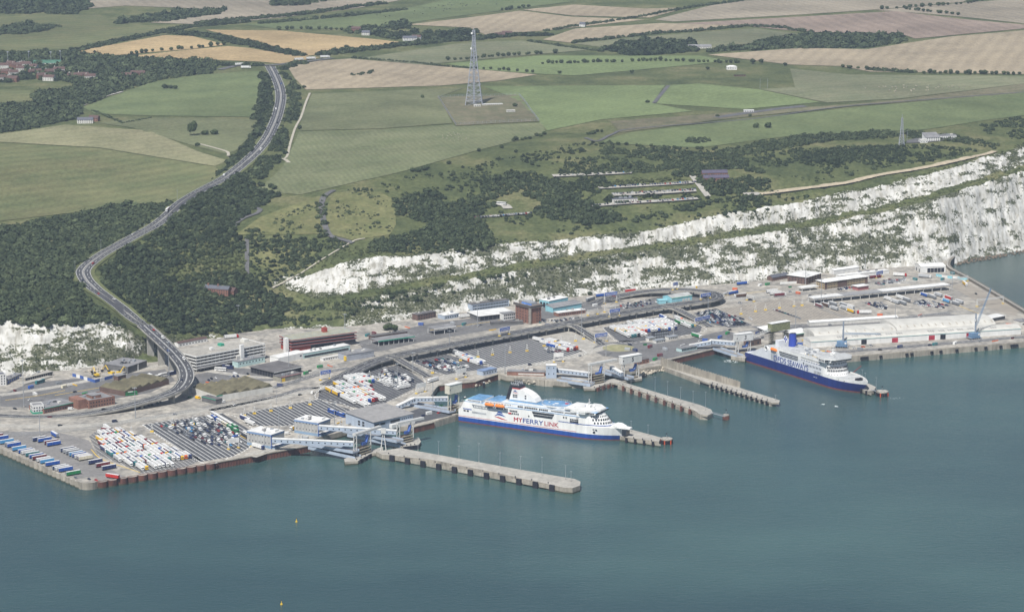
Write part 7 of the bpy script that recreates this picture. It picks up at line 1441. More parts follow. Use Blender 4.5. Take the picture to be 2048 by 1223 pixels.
# front of the house: a rounded raked face
mb = MB(); rings = []
for z, x1, ins in ((12.5, L * .925, 3.0), (15.5, L * .905, 2.0), (19.5, L * .882, .9), (23.6, L * .858, .4)):
 ring = [(L * .74, 0, z)] + [(L * .755 + (x1 - L * .755) * math.sin(t), B / 2 - (B / 2) * math.cos(t), z) for t in np.linspace(0.0, math.pi, 15)][0:] + [(L * .74, B, z)]
 ring = [(x, y, z) for x, y, z in ring]; rings.append([S.F @ Vector(p) for p in ring])
n = len(rings[0]); vs = sum(rings, []); mb.mesh(vs, [(r * n + i, r * n + i + 1, (r + 1) * n + i + 1, (r + 1) * n + i) for r in range(3) for i in range(n - 1)], SW); mb.face(rings[-1], DECKB); S_front = mb.build('rounded_front', S.o)
def front_pt(k, t, z):
 return None
mb = MB()
for zc, x1, cols, ww, hh in ((20.9, L * .875, 16, 1.1, 1.0), (17.9, L * .892, 15, 1.5, 1.7), (15.0, L * .909, 15, 1.5, 1.7)):
 for i in range(cols):
  t = .55 + (2.55 - .55) * (i + .5) / cols; p = Vector((L * .755 + (x1 - L * .755) * math.sin(t), B / 2 - B / 2 * math.cos(t), zc)); nrm = Vector((math.sin(t) * B / 2, -math.cos(t) * (x1 - L * .755), 0)).normalized(); tg = Vector((-nrm.y, nrm.x, 0)); q = p + nrm * .12
  mb.face([S.F @ (q - tg * ww / 2 + nrm * .25), S.F @ (q + tg * ww / 2 + nrm * .25), S.F @ (q + tg * ww / 2 + Vector((0, 0, hh)) - nrm * .35 + nrm * .25), S.F @ (q - tg * ww / 2 + Vector((0, 0, hh)) - nrm * .35 + nrm * .25)], GLASS)
mb.build('window', S.o, kind='stuff')
mb = MB(); tz = 13.6
for i in range(20):
 t0, t1 = math.pi * i / 20, math.pi * (i + 1) / 20; xx = L * .922
 f = lambda t, z, o_: S.F @ Vector((L * .755 + (xx + o_ - L * .755) * math.sin(t), B / 2 - (B / 2 + .15) * math.cos(t), z))
 mb.face([f(t0, 13.3, .5), f(t1, 13.3, .5), f(t1, 14.0, .3), f(t0, 14.0, .3)], SBL)
mb.build('blue_front_stripe', S.o); S.quad('blue_stripe', [(L * .63, 13.3), (L * .757, 13.3), (L * .757, 14.0), (L * .63, 14.0)], SBL)
# bridge wing deck, wheelhouse
S.block('wheelhouse', L * .70, L * .85, 1.0, B - 1.0, 23.6, 25.6, SW, DECKB, rf=-1.2); S.fwins(L * .85 + .9, 1.2, B - 1.2, 24, 24.0, 1.0, 1.2); S.wins(L * .77, L * .845, 8, 24.1, 1.4, 1.2, .95)
mb = MB(); mb.prism([(L * .755, -2.6), (L * .80, -2.6), (L * .862, 8), (L * .862, B - 8), (L * .80, B + 2.6), (L * .755, B + 2.6), (L * .755, B - 1), (L * .66, B - 1), (L * .66, 1), (L * .755, 1)], 25.62, 27.0, SW, WROOF, S.F, True); mb.build('bridge_wing', S.o)
mb = MB(); mb.box(L * .76, -2.2, 24.0, L * .80, .9, 25.6, SW, S.F, True); mb.build('wing_support', S.o)
S.radar(L * .775, B / 2, 27.0)
# foredeck and bow door
S.block('foredeck_house', L * .93, L * .985, 7, B - 7, 12.5, 14.5, SW, SW, rf=5); S.block('bow_opening', L * .985, L * 1.012, 10.5, B - 10.5, 5.5, 11.5, GLASS, SW); mb = MB(); mb.prism([(L * .95, 8.6), (L * 1.03, 11.5), (L * 1.03, B - 11.5), (L * .95, B - 8.6)], 11.6, 12.9, SW, SW, S.F, True); mb.build('bow_visor', S.o)
# side details
S.wins(30, L * .33, 16, 21.8, .7, .9, 1.55); S.wins(L * .37, L * .56, 17, 21.2, 1.5, 1.6, 1.55); S.wins(L * .58, L * .745, 26, 21.5, .8, 1.1, 1.55)
mb = MB(); mb.face([S.F @ Vector((x, -.1, z)) for x, z in ((L * .465, 19.6), (L * .605, 19.6), (L * .59, 14.8), (L * .478, 14.8))], GLASS); mb.build('dark_side_glazing', S.o); S.quad('glazing_bar', [(L * .47, 17.1), (L * .60, 17.1), (L * .60, 17.4), (L * .47, 17.4)], SW, -.14)
for x0, x1, n, z in ((.325, .375, 5, 16.6), (.325, .385, 5, 14.2), (.655, .685, 2, 17.2), (.70, .752, 5, 16.2), (.70, .752, 6, 13.9 + .35), (.44, .452, 1, 13.8), (.24, .305, 4, 17.6)): S.wins(L * x0, L * x1, n, z, 1.4, 1.5)
S.wins(L * .80, L * .865, 4, 9.4, 2.0, 1.0, 1.2); S.wins(L * .832, L * .85, 1, 6.3, 3.2, 2.0, 1.4)
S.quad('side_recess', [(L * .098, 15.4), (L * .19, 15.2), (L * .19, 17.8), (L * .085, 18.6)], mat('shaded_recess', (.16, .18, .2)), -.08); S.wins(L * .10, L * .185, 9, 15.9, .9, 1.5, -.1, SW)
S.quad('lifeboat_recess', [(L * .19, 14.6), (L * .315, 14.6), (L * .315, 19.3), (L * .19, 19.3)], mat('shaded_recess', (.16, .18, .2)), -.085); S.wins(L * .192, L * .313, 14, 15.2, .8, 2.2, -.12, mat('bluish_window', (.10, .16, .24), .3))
S.quad('mooring_recess', [(L * .087, 10.0), (L * .178, 10.0), (L * .178, 11.7), (L * .087, 11.9)], mat('mid_shade', (.35, .37, .39)), -.08); S.quad('blue_dash', [(L * .03, 13.0), (L * .085, 12.8), (L * .085, 13.7), (L * .03, 13.9)], SBL); S.wins(L * .03, L * .07, 2, 10.8, 2.4, 1.5)
for x in (.20, .265): S.lifeboat(L * x, -.6, 20.4, 10.5)
for x in (.20, .265): S.lifeboat(L * x, B + .6, 20.4, 10.5)
S.quad('rescue_boat', [(L * .318, 14.4), (L * .338, 14.4), (L * .338, 15.6), (L * .318, 15.6)], SRED, -.5)
S.block('stern_house', 6, 24, 2, B - 2, 20.4, 22.6, SW, DECKB, rb=2); S.wins(9, 23, 10, 20.9, .9, 1.1, 1.95); S.block('green_deck_patch', 3.5, 8, 4, B - 4, 20.45, 20.7, mat('deck_green', (.2, .42, .36)))
# funnel
def funnel_body(name, x0, x1, xt0, xt1, w_, z0, z1, m, n=14, cy=None):
 cy = B / 2 if cy is None else cy; mb = MB(); el = lambda a, b, z: [(a + (b - a) * (.5 - .5 * math.cos(t)), cy + w_ * math.sin(t) * (.6 + .4 * abs(math.sin(t))), z) for t in np.linspace(0, 2 * math.pi, n, endpoint=False)]
 lo, hi = el(x0, x1, z0), el(xt0, xt1, z1); vs = [S.F @ Vector(p) for p in lo + hi]; mb.mesh(vs, [(i, n + i, n + (i + 1) % n, (i + 1) % n) for i in range(n)], m); mb.mesh(vs, [(i, (i + 1) % n, n + (i + 1) % n, n + i) for i in range(0)], m); mb.face(vs[n:], m); return mb.build(name, S.o)
Fn = lambda x: L * (x - .035)
def profile(name, pts, y0, y1, m):
 mb = MB(); lo = [S.F @ Vector((x, y0, z)) for x, z in pts]; hi = [S.F @ Vector((x, y1, z)) for x, z in pts]; n = len(pts); mb.face(lo, m); mb.face(hi[::-1], m); mb.mesh(lo + hi, [(i, n + i, n + (i + 1) % n, (i + 1) % n) for i in range(n)], m); return mb.build(name, S.o)
profile('funnel_casing', [(Fn(.325), 26), (Fn(.50), 26), (Fn(.488), 29.5), (Fn(.465), 32.5), (Fn(.44), 34.6), (Fn(.41), 36.2), (Fn(.388), 36.8), (Fn(.345), 36.8)], 8.5, B - 8.5, SW)
profile('funnel_red_band', [(Fn(.342), 36.82), (Fn(.395), 36.82), (Fn(.393), 37.7), (Fn(.344), 37.7)], 8.3, B - 8.3, SRED)
profile('funnel_back', [(Fn(.308), 26), (Fn(.33), 26), (Fn(.352), 38.5), (Fn(.336), 40)], 8.2, B - 8.2, mat('funnel_black', (.025, .027, .035), .5)); profile('funnel_top', [(Fn(.336), 37.72), (Fn(.395), 37.72), (Fn(.388), 40), (Fn(.34), 40.2)], 8.4, B - 8.4, MATS['funnel_black'])
for i in range(4):
 for y in (10, B - 10): mb = MB(); x = Fn(.345 + .013 * i); mb.tube(S.F @ Vector((x, y, 39.8)), S.F @ Vector((x - 1.6, y, 42.6)), .7, GALV, 6); mb.tube(S.F @ Vector((x - 1.5, y, 42.4)), S.F @ Vector((x - 2.1, y, 43.4)), .75, MATS['funnel_black'], 6); mb.build('exhaust_pipe', S.o)
S.wins(Fn(.352), Fn(.382), 3, 28.5, 1.3, 1.2, 8.45); S.wins(Fn(.352), Fn(.382), 3, 30.2, 1.3, 1.2, 8.45); S.wins(Fn(.425), Fn(.44), 1, 28.2, 1.6, 1.4, 8.45); S.wins(Fn(.425), Fn(.44), 1, 30.4, 1.6, 1.4, 8.45)
def wave_logo(x, z, k, y):
 def arc(x0, z0, w_, h, th, skew=0.0):
  N_ = 10; up = [(x0 + w_ * i / N_, z0 + h * math.sin(math.pi * (i / N_) ** .8) ) for i in range(N_ + 1)]; dn = [(px, pz - th * math.sin(math.pi * min(1, .08 + i / N_ * .92))) for i, (px, pz) in enumerate(up)]
  return up + dn[::-1]
 S.quad('wave_emblem', arc(x + 2.0 * k, z + 3.0 * k, 4.0 * k, 1.2 * k, .9 * k), SBL, y); S.quad('wave_emblem', arc(x + .8 * k, z + 1.5 * k, 6.8 * k, 1.5 * k, 1.0 * k), SBL, y); S.quad('wave_emblem', [(x, z + 1.1 * k), (x + 3 * k, z + 1.1 * k), (x + 9 * k, z - .3 * k), (x + 5 * k, z - .1 * k)], SRED, y)
wave_logo(L * .225, 8.0, 1.75, -.12); wave_logo(Fn(.352), 32.6, .72, 8.4)
LR = mat('letter_red', (.36, .03, .045), .5, .05, 3)
for wd_, x, m_, sz, w_ in (('MY', .3512, LR, 6.2, .052), ('MY', .349, LR, 6.2, .052), ('FERRY', .406, INK, 6.2, .128), ('LINK', .541, LR, 6.2, .088)): text_on(S.o, wd_, S.F, L * x, 7.6, sz, m_, 'lettering', L * w_, -.12 - (x == .3512) * .03)
# sun deck with round pad
mb = MB(); pad = [(L * .575 + 15 * math.cos(t), B / 2 + 11.5 * math.sin(t)) for t in np.arange(0, 6.28, .3)]; mb.prism(pad, 25.3, 26.6, SW, DECKB, S.F); mb.build('round_sun_deck', S.o); mb = MB(); mb.prism([(L * .575 + 2.2 * math.cos(t), B / 2 + 1.8 * math.sin(t)) for t in np.arange(0, 6.28, .5)], 26.6, 26.66, SW, SW, S.F); mb.build('pad_mark', S.o)
S.rail([(x, y, 26.6) for x, y in pad] + [(*pad[0], 26.6)], 1.6, SW, 2.2); S.rail([(30, 1.6, 23.6), (L * .32, 1.6, 23.6)]); S.rail([(L * .36, 1.7, 23.6), (L * .75, 1.7, 23.6)]); S.rail([(3, .2, 20.4), (26, .2, 20.4)]); S.rail([(L * .66, 1.2, 27), (L * .755, -2.4, 27), (L * .80, -2.4, 27), (L * .86, 8, 27), (L * .86, B - 8, 27)]); S.rail([(0.3, .3, 12.5), (0.3, B - .3, 12.5)])
r_ = random.Random(3)
for i in range(16): x = L * r_.uniform(.45, .74); y = r_.uniform(5, B - 5); mb = MB(); mb.box(x, y, 25.62, x + r_.uniform(1, 3), y + r_.uniform(.8, 2), 26.2 + r_.random(), r_.choice([SW, SW, SRED, GALV, SBL]), S.F); mb.build('deck_locker', S.o)
for x in (.41, .50, .66): S.block('deck_crane', L * x, L * x + 1.2, .3, 1.8, 20.4, 23.4, SW)
S.quad('deck_edge_line', [(L * .315, 20.2), (L * .79, 20.2), (L * .79, 20.7), (L * .315, 20.7)], DECKB, -.1)
# ---- the blue hulled ferry
S = Ship('ferry', 'blue hulled ferry with pale sides, blue funnel and navy lettering at the right berth', (1490, 722), (1708, 791), 28, 1.12)
L, B = S.L, S.B
S.hull('boot_topping', -4, 1.2, BOOT, .76, ext0=-7, ext1=-4.5); S.hull('blue_hull', 1.2, 8.8, SDB, .76, ext0=-4.5, ext1=2.5, top=SGR); S.hull('white_bulwark', 8.8, 11.8, SW, .76, ext0=2.5, ext1=4.0, x0=L * .64); S.hull('foredeck', 8.7, 10.4, SGR, .76, ext0=1, ext1=1.5, x0=L * .64, inset=.5, top=DKG)
S.block('grey_side_house', 6, L * .72, 0, B, 8.8, 17.5, SGR, DKG, rb=22); S.block('upper_house', L * .27, L * .72, .0, B - .0, 17.52, 22.5, SW, DKG, rb=5); S.block('stern_house', L * .17, L * .27, 1.5, B - 1.5, 17.5, 20, SW, DKG)
# rounded white front
mb = MB(); rings = []
for z, x1 in ((10.4, L * .815), (13, L * .805), (18.5, L * .785), (22.5, L * .768)):
 rings.append([S.F @ Vector((L * .71 + (x1 - L * .71) * math.sin(t) ** .8, B / 2 - (B / 2 + .1) * math.cos(t), z)) for t in np.linspace(0, math.pi, 17)])
n = 17; vs = sum(rings, []); mb.mesh(vs, [(r * n + i, r * n + i + 1, (r + 1) * n + i + 1, (r + 1) * n + i) for r in range(3) for i in range(n - 1)], SW); mb.face(rings[-1], DKG); mb.build('rounded_front', S.o)
mb = MB()
for zc, x1, cols, ww, hh in ((14.2, L * .7995, 19, 1.25, 1.9), (16.7, L * .7905, 19, 1.25, 1.9), (20.4, L * .778, 10, .9, .9), (11.6, L * .809, 12, .8, .7)):
 for i in range(cols):
  t = .42 + (2.72 - .42) * (i + .5) / cols; p = Vector((L * .71 + (x1 - L * .71) * math.sin(t) ** .8, B / 2 - (B / 2 + .1) * math.cos(t), zc)); nrm = Vector((math.sin(t) * B / 2, -math.cos(t) * (x1 - L * .71), 0)).normalized(); tg = Vector((-nrm.y, nrm.x, 0)); q = p + nrm * .4
  mb.face([S.F @ (q - tg * ww / 2), S.F @ (q + tg * ww / 2), S.F @ (q + tg * ww / 2 + Vector((0, 0, hh)) - nrm * .3), S.F @ (q - tg * ww / 2 + Vector((0, 0, hh)) - nrm * .3)], GLASS)
mb.build('window', S.o, kind='stuff')
S.block('wheelhouse', L * .69, L * .782, 1, B - 1, 22.5, 25.2, SW, WROOF, rf=-1); S.fwins(L * .782 + .8, 1.2, B - 1.2, 22, 23.2, 1.0, 1.3)
mb = MB(); mb.prism([(L * .695, -3.4), (L * .755, -3.4), (L * .805, 4), (L * .805, B - 4), (L * .755, B + 3.4), (L * .695, B + 3.4), (L * .695, B - 2), (L * .64, B - 2), (L * .64, 2), (L * .695, 2)], 25.2, 26.4, SW, DKG, S.F, True); mb.build('bridge_wing', S.o)
for y0, y1 in ((-3.2, .9), (B - .9, B + 3.2)): mb = MB(); mb.box(L * .705, y0, 22.6, L * .758, y1, 25.18, SW, S.F, True); mb.box(L * .758, y0 + .2, 23.3, L * .76, y1 - .1, 24.6, GLASS, S.F); mb.build('wing_cabin', S.o)
S.wins(L * .706, L * .756, 4, 23.3, 1.6, 1.3, -3.22)
S.radar(L * .71, B / 2, 26.4)
S.wins(L * .52, L * .71, 18, 19.6, .8, 1.2, -.05); S.wins(L * .52, L * .7, 8, 17.9, 2.6, .5, -.05, SDB); S.wins(L * .565, L * .71, 11, 13.6, .9, 1.9); S.wins(L * .54, L * .555, 1, 14.6, 1.6, 1.6)
mb = MB(); mb.face([S.F @ Vector((x, -.08, z)) for x, z in ((L * .32, 19.8), (L * .495, 19.8), (L * .495, 15.6), (L * .33, 15.6))], mat('side_opening', (.09, .10, .11), .8)); mb.build('side_opening', S.o)
for z in (16.8, 18.2): S.quad('opening_rail', [(L * .33, z), (L * .495, z), (L * .495, z + .3), (L * .33, z + .3)], SGR, -.13)
S.quad('side_patch', [(L * .245, 9.6), (L * .295, 9.6), (L * .305, 15.6), (L * .245, 15.6)], mat('mid_shade', (.35, .37, .39)), -.07)
S.lifeboat(L * .275, -.5, 19.4, 11); S.lifeboat(L * .275, B + .5, 19.4, 11)
mb = MB(); mb.prism([(L * .2 + 2.4 * math.cos(t), 18.4 + 2.2 * math.sin(t)) for t in np.arange(0, 6.28, .6)], 1.0, 3.0, SW, mat('rescue_maroon', (.22, .03, .04)), F=S.F @ Matrix(((1, 0, 0, 0), (0, 0, 1, -1.5), (0, 1, 0, 0), (0, 0, 0, 1)))); mb.build('rescue_boat', S.o)
for x in (.40, .45): mb = MB(); mb.tube(S.F @ Vector((L * x, .7, 18.6)), S.F @ Vector((L * x, 4, 18.6)), 2.0, SW, 10); mb.build('vent_drum', S.o)
# funnel
mb = MB(); el = lambda a, b, w_, z: [(a + (b - a) * (.5 - .5 * math.cos(t)), B * .62 + w_ * math.sin(t), z) for t in np.linspace(0, 2 * math.pi, 16, endpoint=False)]
lo, hi = el(L * .295, L * .345, 4.4, 22), el(L * .305, L * .335, 3.8, 34.5); vs = [S.F @ Vector(p) for p in lo + hi]; FB = mat('funnel_blue', (.03, .06, .33), .4, .05, 4); mb.mesh(vs, [((i + 1) % 16, i, 16 + i, 16 + (i + 1) % 16) for i in range(16)], FB); mb.face(vs[16:][::-1], DARK); mb.build('funnel', S.o)
mb = MB(); cx_, cz_, yy = L * .288, 28.6, B * .62 - 4.45
mb.face([S.F @ Vector((cx_ + 3.1 * math.cos(t), yy - .35, cz_ + 3.6 * math.sin(t))) for t in np.arange(0, 6.28, .35)], SW)
for t in (0, 1.571, 3.1416, 4.712): mb.face([S.F @ Vector((cx_ + a, yy - .42, cz_ + b)) for a, b in [(r * math.cos(t + da), r * math.sin(t + da) * 1.16) for r, da in ((.5, .78), (2.4, .42), (2.9, 0), (2.4, -.42), (.5, -.78))]], FB)
mb.build('cross_emblem', S.o)
text_on(S.o, 'DFDS', S.F, L * .27, 9.4, 6.9, INK, 'lettering', L * .115, -.12); text_on(S.o, 'SEAWAYS', S.F, L * .4, 9.4, 6.9, INK, 'lettering', L * .19, -.12)
S.rail([(L * .66, .2, 22.5), (L * .3, .7, 22.5)]); S.rail([(L * .64, 2, 26.4), (L * .695, -3.2, 26.4), (L * .755, -3.2, 26.4), (L * .803, 4, 26.4), (L * .803, B - 4, 26.4)]); S.rail([(12, .3, 15), (L * .17, .3, 17.5)])
for i in range(22): x = L * r_.uniform(.33, .62); y = r_.uniform(3, B - 3); mb = MB(); mb.box(x, y, 22.52, x + r_.uniform(1, 5), y + r_.uniform(.8, 3), 23 + r_.random() * 1.4, r_.choice([SW, SW, GALV, DKG]), S.F); mb.build('deck_locker', S.o)
S.block('yellow_deck_line', L * .52, L * .66, 5, 5.7, 22.52, 22.62, YLINE); S.block('stern_ramp_door', -1.2, 0.1, 4, B - 4, 2, 9, SDB); S.block('ramp_house', L * .22, L * .25, 9, B - 5, 20, 26, SGR)
S.block('winch', L * .93, L * .95, 11, 14, 10.5, 12.5, DARK); S.block('winch', L * .93, L * .95, 15, 18, 10.5, 12.5, DARK); S.block('breakwater', L * .9, L * .905, 6, B - 6, 10.4, 13, SW)
S.wins(L * .72, L * .93, 4, 9.3, .9, 1.0, 1.2); mb = MB(); mb.tube(S.F @ Vector((L * .78, B + 1, 10)), S.F @ Vector((L * .805, B + 9, 17)), .5, BOOT, 5); mb.build('davit', S.o)
for x in (.64, .66): S.quad('hull_mark', [(L * x, 5.6), (L * x + 2.2, 5.6), (L * x + 2.2, 6.0), (L * x, 6.0)], SW, -.1)
# ================================================================ BERTH STRUCTURES, MASTS, SIGNS
def HB(p, up): return Vector((p[0], p[1], p[2] + up))
def deck_span(name, label, a, b, za, zb, wd, m=PBLUE, top=None, cat='linkspan', rail=True, parent=None, th=1.2):
 pa, pb = P(*a, za), P(*b, zb); d = (pb - pa); n = Vector((-d.y, d.x, 0)).normalized() * wd / 2; mb = MB()
 lo = [pa - n, pb - n, pb + n, pa + n]; mb.mesh([p - Vector((0, 0, th)) for p in lo] + lo, [(0, 1, 5, 4), (1, 2, 6, 5), (2, 3, 7, 6), (3, 0, 4, 7), (3, 2, 1, 0)], m); mb.face(lo, top or GROOF)
 o = mb.build(name, parent)
 if parent is None: tag(o, label, cat)
 if rail:
  for sgn in (-1, 1):
   mb = MB(); e0, e1 = pa + n * sgn * .97, pb + n * sgn * .97; up = Vector((0, 0, 1.5)); mb.mesh([e0, e1, e1 + up, e0 + up, e0 + n * .04, e1 + n * .04, e1 + up + n * .04, e0 + up + n * .04], [(0, 1, 2, 3), (7, 6, 5, 4), (3, 2, 6, 7)], m); mb.build('side_girder', o)
 return o
def tube_walk(name, label, a, b, za, zb, wd=4.2, ht=3.6, n=8):
 """covered walkway: floor, sides with square windows, white roof"""
 pa, pb = P(*a, za), P(*b, zb); o = thing(name, pa, label, 'walkway'); F, L = frame(pa, pb, 0); sl = (zb - za) / L
 q = lambda x, y, z: F @ Vector((x, y, za + sl * x + z)); mb = MB()
 vs = [q(x, y, z) for x in (0, L) for y, z in ((-wd / 2, 0), (wd / 2, 0), (wd / 2, ht), (-wd / 2, ht))]; mb.mesh(vs, [(0, 4, 7, 3), (1, 2, 6, 5), (0, 1, 5, 4), (0, 3, 2, 1), (4, 5, 6, 7)], PBLUE); mb.build('side_wall', o)
 mb = MB(); e = wd / 2 + .2; vs = [q(x, y, z) for x in (-.2, L + .2) for y, z in ((-e, ht), (e, ht), (e, ht + .5), (-e, ht + .5))]; mb.mesh(vs, [(0, 4, 7, 3), (1, 2, 6, 5), (3, 7, 6, 2), (0, 3, 2, 1), (4, 5, 6, 7)], WROOF); mb.build('roof', o)
 mb = MB()
 for i in range(n): x = L * (i + .5) / n; vs = [q(x + dx, -wd / 2 - .06, z) for dx, z in ((-.6, 1.3), (.6, 1.3), (.6, 2.5), (-.6, 2.5))]; mb.face(vs, GLASS)
 mb.build('window', o, kind='stuff'); return o
def legs(mb, p, h, s=1.2, m=STEELW, br=4):
 for dx, dy in ((-s, -s), (s, -s), (s, s), (-s, s)): mb.tube((p.x + dx, p.y + dy, p.z), (p.x + dx, p.y + dy, p.z + h), .38, m, 6)
 for i in range(br):
  for (ax, ay), (bx, by) in (((-s, -s), (s, -s)), ((s, s), (-s, s)), ((-s, -s), (-s, s))): z0, z1 = p.z + h * i / br, p.z + h * (i + 1) / br; mb.tube((p.x + ax, p.y + ay, z0), (p.x + bx, p.y + by, z1), .16, m, 4, cap=False)
def gantry(label, a, b, zb, h, board=None, ext=None, box=0, m=STEELW, hyd=True, decks=3, sp=1.3):
 """lifting portal of a berth: two leg towers, beam, ramp decks between, blue ram"""
 pa, pb = P(*a, zb), P(*b, zb); o = thing('berth_gantry', pa, label, 'gantry', 'lifting gantries at the berths')
 for p in (pa, pb): mb = MB(); legs(mb, p, h, sp, m); mb.build('leg_tower', o)
 F, L = frame(pa, pb); mb = MB(); x1 = L + 1.6 + (ext or 0); mb.box(-1.8, -1.7, h, x1, -.4, h + 2.0, m, F, True); mb.box(-1.8, .4, h, x1, 1.7, h + 2.0, m, F, True)
 for i in range(5): x = -1.8 + (x1 + 1.8) * i / 4; mb.box(x - .5, -.4, h + .3, x + .5, .4, h + 1.6, m, F, True)
 mb.build('beam', o)
 if box: mb = MB(); mb.box(-3, -3.2, h - .5, L + 3, 3.2, h + box, m, F, True); mb.box(-3.3, -3.5, h + box, L + 3.3, 3.5, h + box + .5, WROOF, F, True); mb.box(-2.6, -3.28, h + box * .35, -1.6, -3.2, h + box * .55, GLASS, F); mb.build('machinery_house', o)
 if board: text_on(o, board, F, L * .45, h + box * .22, box * .85, DARK, 'number', None, -3.35)
 if hyd: mb = MB(); p = F @ Vector((L * .72, -.5, h * .5)); q = F @ Vector((L * .9, .5, h * .82)); mb.tube(p, q, 1.5, BLUEP, 6); mb.box(L * .45, -1, h * .42, L * .75, 1.2, h * .56, BLUEP, F, True); mb.build('hydraulic_ram', o)
 for k in range(decks): mb = MB(); z = .6 + k * h * .13; mb.box(1.8, -3.5, z, L - 1.8, 4.5, z + .7, mat('worn_steel', (.16, .12, .09), .8, .25, 2), F, True); mb.box(1.8, -3.7, z + .7, L - 1.8, -3.52, z + 1.5, mat('dirty_cream', (.42, .38, .28), .8, .15, 2), F); mb.build('ramp_deck', o)
 return o
jetty('berth_block', [(688, 917), (712, 908), (742, 898), (766, 893), (766, 904), (742, 906), (716, 921), (690, 923)], 'concrete block carrying the nearest lifting gantry', 3.5, ((716, 920), (742, 906), 3, 5, 6))
jetty('berth_block', [(786, 889), (806, 878), (838, 875), (842, 882), (836, 890), (806, 893)], 'concrete block carrying the second lifting gantry', 3.5, ((806, 893), (838, 889), 4, 4, 6))
jetty('berth_block', [(1165, 770), (1180, 764), (1225, 757), (1282, 747), (1284, 756), (1232, 764), (1210, 768), (1190, 776), (1168, 776)], 'stained concrete block below the twin central gantries', 3.5, ((1190, 776), (1232, 765), 4, 4, 6), fm=RUST)
gantry('nearest white lifting gantry with blue ram, beside the foreground jetty', (711, 911), (739, 902), 3.5, 19, ext=14); gantry('second white lifting gantry with blue ram, before the arrivals hall', (797, 886), (824, 880), 3.5, 18, ext=12)
gantry('cream berth tower with big machinery box at the stern of the white ferry', (899, 826), (915, 822), 6, 20, ext=2, box=8, m=mat('cream_steel', (.56, .54, .45), .5, .08, 3)); gantry('left of the two central gantries, open white portal', (1180, 768), (1206, 763), 3.5, 19.5, ext=16, decks=4); gantry('right of the two central gantries, with white house marked five', (1246, 758), (1275, 753), 3.5, 16.5, '5', box=7, decks=1); gantry('white gantry with number three board at the right berth', (1474, 707), (1498, 704), 5, 14, '3', box=7, decks=1)
mb = MB(); p = P(767, 900, 5.5)
for dx in (-1.5, 1.5): mb.tube((p.x + dx * .3, p.y, 22), (p.x + dx * 1.6, p.y - 1, 5.5), .45, STEELW, 6)
mb.box(p.x - 2.2, p.y - 1.5, 21.5, p.x + 2.2, p.y + 1.5, 26, STEELW, None, True); tag(mb.build('support_frame', origin=p), 'white A frame support standing at the root of the foreground jetty', 'support frame')
tube_walk('covered_walkway', 'nearer blue walkway tube from panelled block to gantry', (545, 884), (707, 891), 13.5, 12, n=13); tube_walk('covered_walkway', 'farther blue walkway tube passing before the arrivals hall', (638, 858), (793, 868), 13.5, 12, n=13); tube_walk('covered_walkway', 'blue truss walkway to the tower at the white ferry stern', (826, 802), (896, 801), 11, 11, n=10); tube_walk('covered_walkway', 'zigzag lower flight of the walkway near the white ferry stern', (794, 818), (826, 803), 6, 11, n=5); tube_walk('covered_walkway', 'pale walkway from the square tower to the central gantries', (1112, 744), (1180, 752), 10, 8, n=9); tube_walk('covered_walkway', 'steep blue walkway between the twin central gantries', (1222, 739), (1244, 752), 13, 9, n=5); tube_walk('covered_walkway', 'upper flight of white walkway at the right berth', (1420, 686), (1470, 690), 11, 11, n=7); tube_walk('covered_walkway', 'lower flight of white walkway at the right berth', (1378, 696), (1422, 688), 6, 11, n=6)
for a, b, za, zb, wd, lb in [((606, 884), (712, 902), 7, 9, 9, 'upper ramp deck of the nearest linkspan'), ((622, 893), (716, 914), 5.5, 3.5, 9, 'lower ramp deck of the nearest linkspan'), ((692, 860), (800, 881), 7, 9, 9, 'upper ramp deck of the second linkspan'), ((700, 868), (806, 890), 5.5, 3.5, 9, 'lower ramp deck of the second linkspan'), ((815, 806), (905, 822), 6.5, 9, 9, 'dark ramp leading to the stern of the white ferry'), ((1118, 758), (1185, 768), 6.5, 5, 12, 'broad blue ramp of the left central linkspan'), ((1205, 742), (1262, 756), 7, 6, 9, 'ramp of the right central linkspan'), ((1432, 696), (1480, 712), 6.5, 5, 9, 'ramp of the right berth linkspan')]: deck_span('linkspan', lb, a, b, za, zb, wd)
Bld('walkway_tower', 'square pale tower at the start of the central walkway', (1092, 756), (1113, 756), 8, 13, PBLUE, WROOF, 'flat').wins('f', 2, 2, 4, 6, 1.4, .9)
for u, v, lb in ((601, 893, 'lattice support under the nearer walkway tube'), (684, 862, 'lattice support under the farther walkway tube')):
 p = P(u, v, 2.5); o = thing('walkway_support', p, lb, 'support tower'); mb = MB(); legs(mb, p, 11, 1.5, br=3); mb.build('frame', o); mb = MB(); mb.prism([(p.x + 4 * math.cos(t), p.y + 3 * math.sin(t)) for t in np.arange(0, 6.28, .6)], .9, 2.5, QWALL, CONC); mb.build('pile_cap', o)
 for dx in (-2, 2): mb = MB(); mb.tube((p.x + dx, p.y, -4), (p.x + dx, p.y, 1), .8, DARK, 7); mb.build('pile', o)
